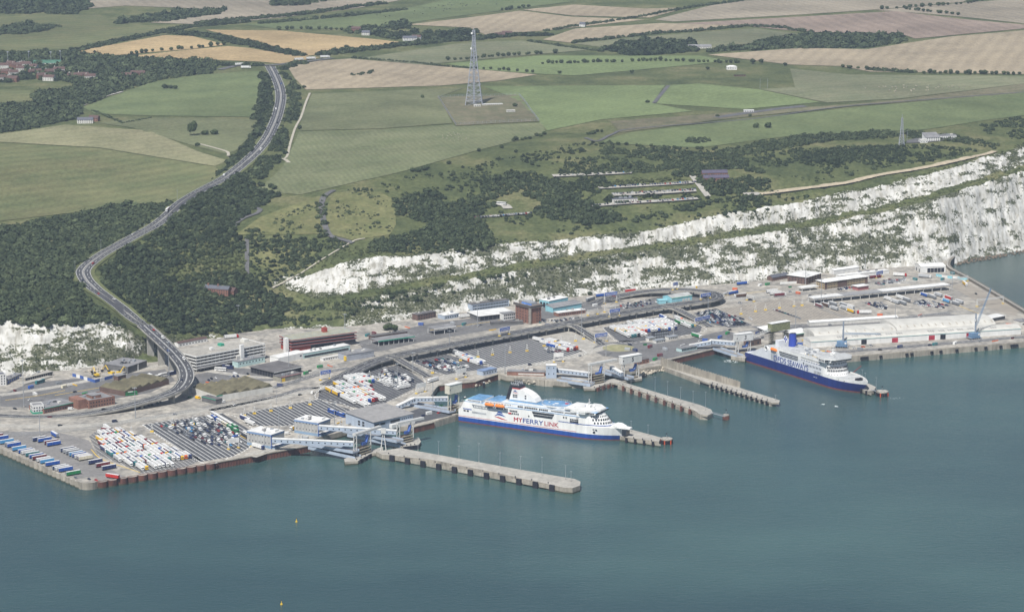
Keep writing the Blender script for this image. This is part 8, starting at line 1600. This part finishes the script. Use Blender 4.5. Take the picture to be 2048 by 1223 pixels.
# scaffolded gantry
p = A(1543, 690); o = thing('scaffolded_gantry', p, 'gantry wrapped in scaffolding and olive netting behind the blue ferry funnel', 'gantry'); F, L = frame(A(1543, 690), A(1578, 684)); SC = mat('scaffold_tube', (.16, .15, .11), .7, .2, 2); NET = mat('olive_netting', (.20, .21, .11), .9, .2, 2)
for x in (0, L - 5):
 mb = MB()
 for i in range(4):
  for j in range(3): mb.tube(F @ Vector((x + i * 1.7, j * 2.5, -1)), F @ Vector((x + i * 1.7, j * 2.5, 16)), .14, SC, 4)
 for k in range(8):
  for j in range(3): mb.tube(F @ Vector((x, j * 2.5, k * 2)), F @ Vector((x + 5.1, j * 2.5, k * 2 + (k % 2))), .12, SC, 3)
  mb.box(x, 0, k * 2, x + 5.1, 5, k * 2 + .12, SC, F)
 mb.build('scaffold', o)
mb = MB(); mb.box(-.5, -.6, 14.5, L + .5, 6, 23, NET, F, True); mb.build('netting', o); mb = MB(); mb.box(-.8, -.9, 23, L + .8, 6.3, 23.4, WROOF, F, True); mb.build('roof_sheet', o); mb = MB(); lattice(mb, F @ Vector((-1, 2, 17)), Vector((*tuple(P(1500, 704, 5))[:2], 20)), 2.4, 2.4, 9, STEELW, .16); mb.build('bridge_truss', o)
# ---- lane stands, sign frames, masts
def stand_mesh():
 mb = MB(); mb.prism([(-1.6, -1.1), (1.6, -1.1), (1.6, 1.1), (-1.6, 1.1)], 0, 1.2, YEL2)
 for x in (-1.1, 1.1): mb.tube((x, 0, 1.1), (x * .25, 0, 6.5), .22, STEELW, 5)
 mb.box(-.6, -.1, 3.4, .6, .1, 3.7, STEELW, None, True); mb.box(-.5, -.25, 6.2, .5, .25, 7.2, STEELW, None, True); o = mb.build('lane_stand'); me = o.data; bpy.data.objects.remove(o); return me
ME_ST = stand_mesh()
for grp, ls in (('of the striped lanes by the lorry park', [(263, 867), (304, 863), (345, 851), (386, 848)]), ('along the top of the empty striped lanes', [(489, 831), (509, 827), (542, 822), (581, 816), (620, 809), (662, 784)]), ('among the vehicles of the middle lot', [(739, 755), (758, 760), (768, 750)]), ('of the wide lot below the elevated road', [(865, 746), (921, 721), (956, 714), (985, 710), (1020, 705), (1054, 702), (1088, 692), (1122, 686), (1151, 682), (1167, 678)]), ('along the tan waiting lanes', [(1482, 628), (1511, 623), (1531, 620), (1559, 616), (1588, 613), (1604, 611)])):
 for i, (u, v) in enumerate(ls): p = A(u, v); o = bpy.data.objects.new('lane_stand', ME_ST); COL.objects.link(o); o.location = p; tag(o, f'{nth(i)} yellow based lane stand from the left {grp}', 'lane stand', 'yellow based lane stands')
SIGNB = mat('sign_blue', (.03, .09, .36), .5, .05, 2)
def sign_frame(label, a, b, h, m, sh=3.0, z=ZA, truss=False, strips=True, cat='sign gantry'):
 pa, pb = P(*a, z), P(*b, z); o = thing('sign_gantry', pa, label, cat); F, L = frame(pa, pb, z)
 for x in (0, L):
  mb = MB()
  for y in (-.5, .5): mb.tube(F @ Vector((x, y * 2, -.3)), F @ Vector((x, y, h)), .28, STEELW, 5)
  mb.tube(F @ Vector((x, -.8, h * .3)), F @ Vector((x, .6, h * .7)), .15, STEELW, 4); mb.build('post', o); mb = MB(); mb.box(x - 1, -1.3, 0, x + 1, 1.3, .9, YEL2, F); mb.build('base', o)
 mb = MB(); lattice(mb, F @ Vector((-.5, 0, h - sh * .5 if truss else h)), F @ Vector((L + .5, 0, h - sh * .5 if truss else h)), 1.4, 1.4, max(4, int(L / 2.5)), STEELW, .16); mb.build('truss', o)
 if not truss:
  mb = MB(); mb.box(-.3, -1.0, h - sh, L + .3, -.75, h + .6, m, F, True); mb.build('board', o)
  if strips:
   mb = MB(); r = random.Random(int(L * 9))
   for k in range(2):
    x = .8
    while x < L - 1.5: w_ = r.uniform(.6, 1.6); mb.box(x, -1.06, h - sh + .7 + k * 1.3, min(x + w_, L - .4), -1.01, h - sh + 1.2 + k * 1.3, WHITE, F); x += w_ + .5
   mb.build('sign_print', o)
 return o
for lb, a, b, h, z in [('blue sign gantry over the road rising to the elevated road', (641, 760), (660, 757), 9, ZA), ('blue sign gantry standing on the left half of the elevated road', (999, 672), (1018, 668), 8, 13), ('blue sign gantry at the foot of the second ramp', (1190, 685), (1213, 682), 9, ZA), ('upper blue sign gantry near the cliff at the loop road', (1209, 607), (1233, 604), 12, ZA), ('blue sign gantry standing on the elevated road below the loop shed', (1219, 634), (1238, 631), 8, 13), ('small blue sign at the top of the loop', (1346, 580), (1354, 578), 8, 13), ('blue sign gantry across the right end of the loop', (1401, 599), (1420, 596), 6, 13), ('blue sign gantry at the foot of the third ramp', (1390, 651), (1418, 645), 8, ZA), ('blue sign beside the maroon lorries and tan office', (1752, 556), (1764, 553), 7, ZA)]: sign_frame(lb, a, b, h, SIGNB, z=z)
for lb, a, b, h in [('white blank board at the rear of the white ferry basin', (913, 758), (931, 754), 9), ('white blank board near the arrivals ramp', (833, 787), (850, 783), 9), ('white blank board at the lorry park end beside the lanes', (457, 898), (477, 895), 9), ('white blank board above the central berth', (1108, 724), (1126, 723), 9)]: sign_frame(lb, a, b, h, WHITE, 3.4, strips=False, cat='board')
for lb, a, b, h in [('farther wide white gantry over the exit lanes', (1882, 572), (1935, 562), 7), ('nearer wide white gantry over the exit lanes', (1954, 613), (2006, 607), 9), ('left white lattice gantry before the check lanes', (1176, 631), (1195, 628), 7), ('right white lattice gantry before the check lanes', (1209, 624), (1230, 621), 7), ('white lattice gantry on the open apron right of the loop', (1494, 600), (1508, 603), 7)]: sign_frame(lb, a, b, h, WHITE, truss=True)
def mast_mesh(h, head):
 mb = MB(); mb.tube((0, 0, -.2), (0, 0, h), .42 if h > 20 else .2, GALV, 6, .2 if h > 20 else .11); mb.tube((0, 0, -.2), (0, 0, 1.0), .8 if h > 20 else .35, CONC, 6)
 if head:
  for x, y in ((-1.6, 0), (1.6, 0), (0, -1.3), (0, 1.3)): mb.box(x - .55, y - .4, h - .3, x + .55, y + .4, h + .25, GALV, None, True)
  mb.tube((-1.6, 0, h - .2), (1.6, 0, h - .2), .12, GALV, 4)
 else: mb.box(-1.0, -.2, h - .1, 1.0, .2, h + .12, GALV, None, True)
 o = mb.build('light_mast'); me = o.data; bpy.data.objects.remove(o); return me
MM = {}
def mast(u, v, h, z, label, grp, name='light_mast'):
 k = (round(h), h > 20)
 if k not in MM: MM[k] = mast_mesh(round(h), h > 20)
 o = bpy.data.objects.new(name, MM[k]); COL.objects.link(o); o.location = P(u, v, z); tag(o, label, 'light mast' if h > 20 else 'lamp post', grp)
for u, v, h, lb in [(48, 813, 46, 'inside the road loop at the left edge'), (80, 871, 25, 'above the trailer yard'), (271, 837, 30, 'below the viaduct'), (338, 753, 36, 'in front of the viaduct'), (553, 808, 18, 'on the pale service road'), (558, 862, 23, 'beside the empty striped lanes'), (578, 745, 24, 'on the flat roofed car hall'), (669, 851, 22, 'between panelled block and arrivals hall'), (530, 905, 20, 'at the nearer panelled block'), (826, 745, 21, 'in the first ramp bend'), (899, 700, 21, 'beside the elevated road by the lorries'), (1010, 747, 30, 'on the berth edge behind the white ferry'), (866, 821, 30, 'in the dark yard by the berth tower'), (955, 654, 23, 'before the wide white roof'), (795, 778, 26, 'behind the arrivals hall'), (1163, 672, 30, 'at the second ramp'), (1238, 632, 29, 'at the check lanes'), (1212, 712, 23, 'behind the central gantries'), (1347, 669, 22, 'in the lorries under the elevated road'), (1416, 632, 24, 'in the dark car lot'), (1611, 569, 28, 'before the square brown office'), (1730, 548, 24, 'behind the tan office'), (1642, 612, 31, 'at the left end of the long canopy'), (1591, 656, 24, 'beside the white tent roof'), (1790, 643, 22, 'behind the curved warehouses'), (1904, 582, 22, 'at the right end of the long canopy'), (690, 668, 22, 'behind the red terminal'), (477, 648, 21, 'above the car park on the chalk'), (1745, 530, 22, 'under the cliff by the stores')]: mast(u, v, h, ZA, f'tall grey light mast {lb}', 'tall light masts of the port')
for i, (u, v, h) in enumerate([(836, 900, 12), (877, 908, 12), (918, 917, 12), (958, 923, 17), (1000, 933, 13), (1041, 940, 13), (1084, 951, 17), (1131, 959, 13), (1142, 962, 9)]): mast(u, v, h, 5.5, f'{nth(i)} lamp post from the left along the foreground jetty, {"taller" if h > 15 else "slim"}', 'lamp posts on the foreground jetty', 'lamp_post')
for i, (u, v, h) in enumerate([(1262, 772, 14), (1310, 785, 16), (1335, 794, 16), (1361, 800, 13), (1386, 810, 14), (1411, 820, 18)]): mast(u, v, h, 5, f'{nth(i)} lamp post from the left along the middle jetty', 'lamp posts on the middle jetty', 'lamp_post')
for i, (u, v, h) in enumerate([(1724, 766, 14), (1730, 769, 12), (1752, 778, 12), (1262, 862, 10), (1296, 870, 10), (1551, 800, 5)]): mast(u, v, h, 4.5, ['left lamp post on the jetty at the blue ferry bow', 'middle lamp post on the jetty at the blue ferry bow', 'right lamp post on the jetty at the blue ferry bow', 'left lamp post at the white ferry bow', 'right lamp post at the white ferry bow', 'short light at the end of the third jetty'][i], 'lamp posts on the short jetties', 'lamp_post')
for i, (f, s) in enumerate([(.05, 8.5), (.12, 8.5), (.18, 8.5), (.24, 8.5), (.3, -8.5), (.36, -8.5), (.42, 8.5)]):
 k = int(f * len(rc)); q = offset_line(rc, s)[k]; o = bpy.data.objects.new('lamp_post', MM[(12, False)]); COL.objects.link(o); o.location = (q[0], q[1], rc[k, 2]); tag(o, f'{nth(i)} lamp post up the dual carriageway from the viaduct', 'lamp post', 'lamp posts of the dual carriageway')
# ================================================================ INLAND BUILDINGS AND MASTS
def lattice_tower(g, h, w0, w1, n, label, m, r):
 o = thing('lattice_tower', g, label, 'tower'); mb = MB(); V_ = Vector
 ks = [1 - (1 - i / n) ** 1.0 for i in range(n + 1)]; wd = lambda t: w1 + (w0 - w1) * (1 - t) ** 1.5
 cs = [[V_((g.x + sx * wd(t) / 2, g.y + sy * wd(t) / 2, g.z + h * t)) for sx, sy in ((1, 1), (1, -1), (-1, -1), (-1, 1))] for t in ks]
 for k in range(4):
  mb = MB()
  for i in range(n): mb.tube(cs[i][k], cs[i + 1][k], r, m, 5, cap=False)
  mb.build('leg', o)
 mb = MB()
 for i in range(n):
  for k in range(4): a, b = cs[i][k], cs[i][(k + 1) % 4]; c, d = cs[i + 1][k], cs[i + 1][(k + 1) % 4]; mb.tube(a, d, r * .5, m, 3, cap=False); mb.tube(b, c, r * .5, m, 3, cap=False); mb.tube(c, d, r * .55, m, 3, cap=False)
 mb.build('bracing', o, kind='stuff'); return o, cs
TWM = mat('tower_grey', (.30, .32, .36), .5, .08, 4)
g = G(948, 209); g.z -= .5; o, cs = lattice_tower(g, 108, 25, 3.2, 15, 'tall tapering steel lattice tower in a fenced compound on the downs', TWM, .62)
mb = MB(); mb.box(g.x - 1.2, g.y - 1.2, g.z + 2, g.x + 1.2, g.y + 1.2, g.z + 100, TWM); mb.build('cable_riser', o)
for dz, dx in ((104, -2.5), (82, -3.5), (60, -4), (30, 9)): mb = MB(); mb.tube((g.x + dx, g.y - 2, g.z + dz), (g.x + dx - .5, g.y - 3, g.z + dz), 1.5, WHITE, 8); mb.build('dish', o)
mb = MB(); mb.tube((g.x, g.y, g.z + 107), (g.x, g.y, g.z + 113), .3, TWM, 4); mb.box(g.x - 2.5, g.y - 2.5, g.z + 100, g.x + 2.5, g.y + 2.5, g.z + 100.5, TWM); mb.build('top_platform', o)
g = G(1803, 290); o, cs = lattice_tower(g, 36, 7, 1.6, 10, 'smaller lattice mast beside the coastguard station', TWM, .3); mb = MB(); mb.tube((g.x, g.y, g.z + 36), (g.x, g.y, g.z + 41), .2, TWM, 4); mb.build('aerial', o)
for u, v, h, lb in ((1814, 283, 14, 'slim pole beside the lattice mast'), (1520, 178, 16, 'left slim aerial pole in the grazed pasture'), (1535, 178, 16, 'right slim aerial pole in the grazed pasture')): p = G(u, v); mb = MB(); mb.tube(p, HB(p, h), .2, TWM, 4); tag(mb.build('aerial_pole', origin=p), lb, 'pole')
def hbld(name, label, u, v, L, d, h, kind='gable', wall=BRICK, roof=TILE, az=0.0, rise=2.5, cat='house', group=None):
 g = G(u, v); c, s = math.cos(az), math.sin(az); b = Bld(name, label, None, None, d, h, wall, roof, kind, pts=(Vector((g.x - c * L / 2, g.y - s * L / 2, g.z)), Vector((g.x + c * L / 2, g.y + s * L / 2, g.z))), cat=cat, rise=rise, group=group); b.wins('f', 1 if h < 4.5 else 2, max(2, int(L / 3)), 1, 2.5, 1.3, 1.1); return b
hbld('brick_lodge', 'red brick terrace with slate roof alone in the hillside wood', 432, 588, 30, 9, 6, wall=BRICK, roof=SLATE, az=-.35, rise=3).box('chimney', .1, 3.5, 8, .16, 5, 11, BRICK).box('chimney', .5, 3.5, 8, .56, 5, 11, BRICK); hbld('brick_lodge', 'stepped red brick house joined to the end of the hillside terrace', 456, 592, 14, 11, 6, wall=BRICK, roof=TILE, az=-.35, rise=3)
hbld('visitor_centre', 'long flat visitor centre half hidden by bushes', 1250, 404, 32, 9, 4, 'flat', OFFW, SLATE, cat='visitor centre', az=.2)
for k, (u, v) in enumerate(((1430, 352), (1433, 362))): hbld('purple_roofed_block', ['rear of two purple slate roofed blocks on the hill', 'front of two purple slate roofed blocks on the hill'][k], u, v, 32, 9, 4, 'gable', BRICK, PURP, .12, 3, 'building')
hbld('coastguard_station', 'white coastguard station with slanting grey glass roof on the cliff top', 1866, 283, 20, 14, 5, 'mono', WHITE, GROOF, .25, 5, 'station'); hbld('coastguard_wing', 'long white wing of the coastguard station', 1895, 277, 26, 7, 4, 'flat', WHITE, GROOF, .25, cat='station'); hbld('coastguard_annex', 'low white annex left of the coastguard station', 1848, 286, 10, 8, 4, 'flat', WHITE, OFFW, .2, cat='station')
hbld('aerial_station', 'small white aerial station in a fenced grass plot', 1464, 140, 16, 9, 5, 'hip', WHITE, WROOF, .1, 2, 'station'); hbld('store_hut', 'brown hut ruins below the aerial station', 1480, 153, 18, 6, 2.5, 'flat', DBRICK, BRN, .1, cat='hut')
hbld('white_barn', 'long pale barn in the copse', 1400, 98, 40, 10, 4, 'gable', OFFW, GROOF, .1, 3, 'barn'); hbld('white_lorry_shed', 'white shed on the old runway strip', 1498, 225, 14, 6, 3, 'flat', WHITE, WHITE, .1, cat='shed')
for u, v, L, lb, wl, rf in [(712, 63, 16, 'red roofed farmhouse left of the farm wood', BRICK, TILE), (731, 71, 14, 'pale farmhouse with slate roof before the farm wood', OFFW, SLATE), (820, 82, 24, 'large white farmhouse framed by trees', WHITE, SLATE), (832, 80, 16, 'white wing of the large farmhouse', WHITE, TILE), (1000, 75, 18, 'left red roofed house by the wide hedge', BRICK, TILE), (1014, 72, 18, 'right red roofed house by the wide hedge', BRICK, TILE), (1164, 54, 10, 'white cottage on the long hedge line', WHITE, SLATE), (170, 247, 22, 'pale stable block beside the left wood', OFFW, SLATE), (186, 243, 14, 'small barn next to the pale stables', BRICK, TILE), (275, 152, 24, 'long red roofed terrace right of the village trees', BRICK, TILE), (252, 156, 16, 'red roofed house at the right end of the village', OFFW, TILE)]: hbld('farmhouse' if u > 300 else 'house', lb, u, v, L, 9, 5, wall=wl, roof=rf, az=random.uniform(-.3, .4), rise=3.2)
r = random.Random(12)
for i, (u, v) in enumerate([(6, 138), (20, 134), (34, 137), (50, 135), (66, 140), (12, 150), (28, 152), (4, 162), (22, 164), (40, 144), (84, 158), (100, 150), (118, 146), (150, 158), (165, 157), (180, 160), (96, 162), (72, 150)]): hbld('village_house', f'{nth(i)} of the red roofed village houses counted from the left edge', u, v, r.uniform(12, 24), 9, 6, wall=r.choice([BRICK, BRICK, OFFW]), roof=TILE, az=r.uniform(-.4, .5), rise=3.5, group='village houses at the left edge').box('chimney', .1, 3.5, 8, .14, 5, 11.5, OFFW)
hbld('sports_hall', 'sports hall with green roof beside the village', 94, 134, 44, 24, 6, 'barrel', OFFW, mat('faded_green_roof', (.06, .15, .10), .7), .1, 4, 'hall'); hbld('green_hut', 'green flat hut beside the sports hall', 38, 130, 28, 8, 4, 'flat', MATS['faded_green_roof'], GROOF, .1, cat='hut')
for k, (u, v) in enumerate([(16, 128), (58, 127), (102, 128), (121, 126)]): p = G(u, v); mb = MB(); mb.tube(p, HB(p, 20), .3, TWM, 4); mb.box(p.x - 1.5, p.y - .4, p.z + 19, p.x + 1.5, p.y + .4, p.z + 20.5, TWM); tag(mb.build('floodlight', origin=p), f'{nth(k)} floodlight pole from the left at the village pitch', 'floodlight', 'floodlights at the village pitch')
for k, (u, v, a) in enumerate([(598, 122, .5), (622, 120, .4), (650, 117, .3), (492, 138, 0), (480, 132, .3)]): p = G(u, v); lorry(p.x, p.y, p.z + 1.1, a, 'white', 'white', ['first white lorry on the road right of the junction', 'second white lorry on the road right of the junction', 'third white lorry on the road right of the junction', 'white lorry parked left of the junction', 'white lorry behind the junction'][k], None)
g0 = Gm([(876, 196), (912, 251), (1078, 243), (1038, 191)]); mb = MB(); n = len(g0)
for i in range(n):
 a, b = g0[i], g0[(i + 1) % n]; k = int(np.hypot(*(b - a)[:2]) / 6)
 for j in range(k): q = a + (b - a) * j / k; z = float(T(q[0], q[1])); q2 = a + (b - a) * (j + 1) / k; z2 = float(T(q2[0], q2[1])); mb.tube((q[0], q[1], z), (q[0], q[1], z + 4), .16, TWM, 3); mb.tube((q[0], q[1], z + 3.5), (q2[0], q2[1], z2 + 3.5), .1, TWM, 3, cap=False); mb.tube((q[0], q[1], z + 1.5), (q2[0], q2[1], z2 + 1.5), .1, TWM, 3, cap=False)
tag(mb.build('compound_fence'), 'wire fence around the lattice tower compound', 'fence')
for u, v, L, lb in ((985, 211, 30, 'long white slab in the tower compound'), (955, 214, 10, 'pale hut at the foot of the lattice tower'), (1022, 225, 12, 'sandy slab at the right of the tower compound')): hbld('compound_hut', lb, u, v, L, 5, 2 if L > 12 else 3, 'flat', OFFW, WHITE if L > 12 else OFFW, .2, cat='hut')
def cattle_mesh(col):
 mb = MB(); Q = Matrix(((1, 0, 0, 0), (0, 0, 1, 0), (0, 1, 0, 0), (0, 0, 0, 1))); mb.prism([(-1.1, .7), (-.9, .6), (.6, .65), (.95, .9), (1.5, 1.0), (1.65, 1.25), (1.4, 1.5), (.8, 1.45), (-1.0, 1.45), (-1.15, 1.2)], -.33, .33, col, F=Q, bottom=True)
 for x in (-.9, .7):
  for y in (-.25, .25): mb.tube((x, y, 0), (x, y, .75), .1, col, 4)
 mb.tube((-1.1, 0, 1.35), (-1.25, 0, .6), .05, col, 3); o = mb.build('cow'); me = o.data; bpy.data.objects.remove(o); return me
CW = [cattle_mesh(mat('cow_black', (.03, .03, .03))), cattle_mesh(mat('cow_tan', (.40, .36, .28)))]
for px, n, w_, lb, gp in (([(700, 40), (900, 5), (1000, 10), (830, 35)], 34, 0, 'black cow grazing in the green pasture at the top', 'cattle in the top pasture'), ([(1700, 175), (1900, 170), (1960, 178), (1800, 186)], 36, 1, 'pale cow lying in the grazed pasture above the brown strip', 'cattle in the grazed pasture'), ([(860, 268), (920, 262), (940, 285), (880, 290)], 26, 1, 'pale sheep dotted over the mown field', 'sheep on the mown field')):
 wp = wpoly(px); c = wp.mean(0); k = 0
 while k < n:
  x, y = rng.uniform(wp.min(0), wp.max(0))
  if not in_poly(np.array([x]), np.array([y]), wp)[0]: continue
  o = bpy.data.objects.new('cow' if 'cow' in lb else 'sheep', CW[w_]); COL.objects.link(o); o.location = (x, y, float(T(x, y)) + .6); o.rotation_euler.z = rng.uniform(0, 6.28); sc = .7 if 'sheep' in lb else 1.05; o.scale = (sc,) * 3; tag(o, lb, 'cow' if 'cow' in lb else 'sheep', gp); k += 1
# ================================================================ WATER DETAILS
for u, v, lb in ((593, 1043, 'yellow buoy in the open water below the lorry park'), (563, 1208, 'yellow buoy at the bottom edge')):
 c = P(u, v, 0); o = thing('buoy', c, lb, 'buoy'); mb = MB(); mb.tube((c.x, c.y, -.6), (c.x, c.y, .8), 1.0, YEL2, 10, .9); mb.build('float', o); mb = MB(); mb.tube((c.x, c.y, .8), (c.x, c.y, 3.0), .4, YEL2, 6, .15); mb.build('mast', o); mb = MB(); mb.box(c.x - .35, c.y - .1, 2.9, c.x + .35, c.y + .1, 3.6, DARK, None, True); mb.build('top_mark', o)
FOAM = mat('foam_white', (.62, .68, .68), .6, .1, 2)
def foam(label, u, v, ru, rv, n, s0, s1):
 mb = MB(); c = P(u, v, 0)
 for i in range(n):
  a = rng.uniform(0, 6.28); k = math.sqrt(rng.random()); p = P(u + ru * k * math.cos(a), v + rv * k * math.sin(a), 0); s = rng.uniform(s0, s1) * (1.2 - k); m_ = rng.integers(5, 8); z = .05 + .004 * i
  mb.face([(p.x + s * rng.uniform(.5, 1.2) * math.cos(t), p.y + s * rng.uniform(.4, 1.0) * math.sin(t), z) for t in np.linspace(0, 6.28, m_, endpoint=False)], FOAM)
 o = mb.build('foam', kind='stuff'); o['label'] = label; o['category'] = 'foam'
foam('white wash at the stern of the blue hulled ferry', 1470, 722, 26, 4, 150, .4, 2.0); foam('patch of foam left of the pair in open water', 1646, 808, 6, 1.6, 22, .3, 1.1); foam('bright patch of foam in open water', 1672, 812, 5, 2, 30, .3, 1.5); foam('foam streak beyond the striped dolphin', 1790, 796, 28, 3, 50, .2, .7); foam('surf along the foot of the cliff', 1985, 512, 62, 2.5, 90, .3, 1.0)
# ================================================================ CLUTTER OF THE PORT
def _cont(mb):
 mb.box(-3, -1.2, .1, 3, 1.2, 2.7, PM['white'], None, True)
 for i in range(7): x = -2.7 + i * .9; mb.box(x, -1.26, .3, x + .25, 1.26, 2.5, PM['grey'])
 mb.box(3.0, -1.1, .25, 3.06, 1.1, 2.55, PM['grey'])
ME_CON = proto(_cont, 'storage_container')
def _skip(mb): mb.prism([(-1.6, .1), (1.6, .1), (2.2, 1.6), (-2.2, 1.6)], -.9, .9, PM['white'], F=Matrix(((1, 0, 0, 0), (0, 0, 1, 0), (0, 1, 0, 0), (0, 0, 0, 1))), bottom=True); mb.box(-1.9, -.75, 1.5, 1.9, .75, 1.63, DARK)
ME_SKIP = proto(_skip, 'skip')
def _block(mb):
 for i in range(6): x = -4.5 + i * 1.6; mb.prism([(x, -.3), (x + 1.4, -.3), (x + 1.4, .3), (x, .3)], 0, .85, PM['white'])
ME_BLK = proto(_block, 'barrier_row')
r = random.Random(21); CC = ['blue', 'white', 'green', 'pale grey', 'orange', 'navy', 'teal', 'maroon', 'cream', 'grey']
for grp, pts_ in (('between cliff foot and elevated road', [(735, 672), (748, 668), (800, 662), (815, 655), (842, 650), (885, 655), (905, 648), (928, 650), (985, 660), (1080, 655), (1095, 652), (1190, 612), (1228, 596), (1255, 592)]), ('in the old customs yard', [(30, 782), (62, 776), (70, 790), (118, 768), (128, 775), (150, 770), (170, 790), (205, 778), (225, 772), (240, 760), (300, 752), (120, 800)]), ('around the sawtooth shed and car hall', [(392, 776), (420, 765), (500, 770), (530, 775), (560, 772), (470, 750), (612, 748), (640, 735), (660, 732)]), ('beside the central berth yard', [(1290, 690), (1300, 695), (1330, 700), (1365, 690), (1390, 688), (1410, 682), (1440, 676), (1455, 668), (1270, 702), (1320, 712), (1310, 720), (1255, 700)]), ('behind the scaffolded gantry', [(1515, 668), (1525, 676), (1555, 692), (1590, 684), (1600, 690), (1610, 682), (1620, 675), (1540, 700)]), ('in the right yard', [(1520, 572), (1535, 570), (1580, 575), (1596, 588), (1660, 560), (1780, 560), (1795, 566), (1830, 560), (1880, 552), (1885, 560), (1905, 548), (1470, 580), (1450, 590), (1760, 632), (1840, 630), (1930, 640), (2020, 648)]), ('on the quay before the white sheds', [(1640, 702), (1660, 704), (1720, 700), (1800, 695), (1870, 690), (1910, 688), (1990, 682), (2025, 677)]), ('near the panelled blocks', [(484, 884), (470, 876), (610, 878), (680, 845), (700, 850), (846, 832), (858, 828), (882, 812), (852, 800)])):
 for i, (u, v) in enumerate(pts_):
  k = r.choice([0, 0, 0, 1, 2]); me, nm = ((ME_CON, 'storage_container'), (ME_SKIP, 'skip'), (ME_BLK, 'barrier_row'))[k]; c = r.choice(CC) if k < 2 else r.choice(['white', 'yellow', 'orange'])
  p = A(u, v); o = put(me, nm, (p.x, p.y, ZV), HX + r.choice([0, 1.57, -.9, .3]), c); tag(o, f"{c} {nm.replace('_', ' ')}, {nth(i)} of those {grp}", nm.replace('_', ' '), 'containers, skips and barriers ' + grp)
for k, (u, v, R_) in enumerate([(772, 660, 4), (780, 659, 5), (790, 660, 4), (1100, 606, 3), (166, 808, 4), (300, 760, 3), (1512, 688, 2), (1180, 590, 3)]): p = A(u, v); tree(p.x, p.y, R_, ['left of three dark trees beside the back road', 'middle of three dark trees beside the back road', 'right of three dark trees beside the back road', 'small tree behind the turquoise shed', 'round bush at the brick office corner', 'small tree at the viaduct foot', 'small tree beside the berth store', 'small tree at the cliff foot by the back road'][k], None, 'tree', .1, z=ZA)
# ================================================================ HAZE
hm = bpy.data.materials.new('haze_air'); hm.use_nodes = True; hn = hm.node_tree.nodes
hn.remove(hn['Principled BSDF']); pv = hn.new('ShaderNodeVolumePrincipled')
pv.inputs['Color'].default_value = (.66, .80, 1.0, 1); pv.inputs['Density'].default_value = HAZE_DENSITY; pv.inputs['Anisotropy'].default_value = .2
hm.node_tree.links.new(pv.outputs['Volume'], hn['Material Output'].inputs['Volume'])
mb = MB(); mb.box(-30000, -4000, -20, 30000, 32000, 700, hm, bottom=True); haze = mb.build('haze', kind='stuff')
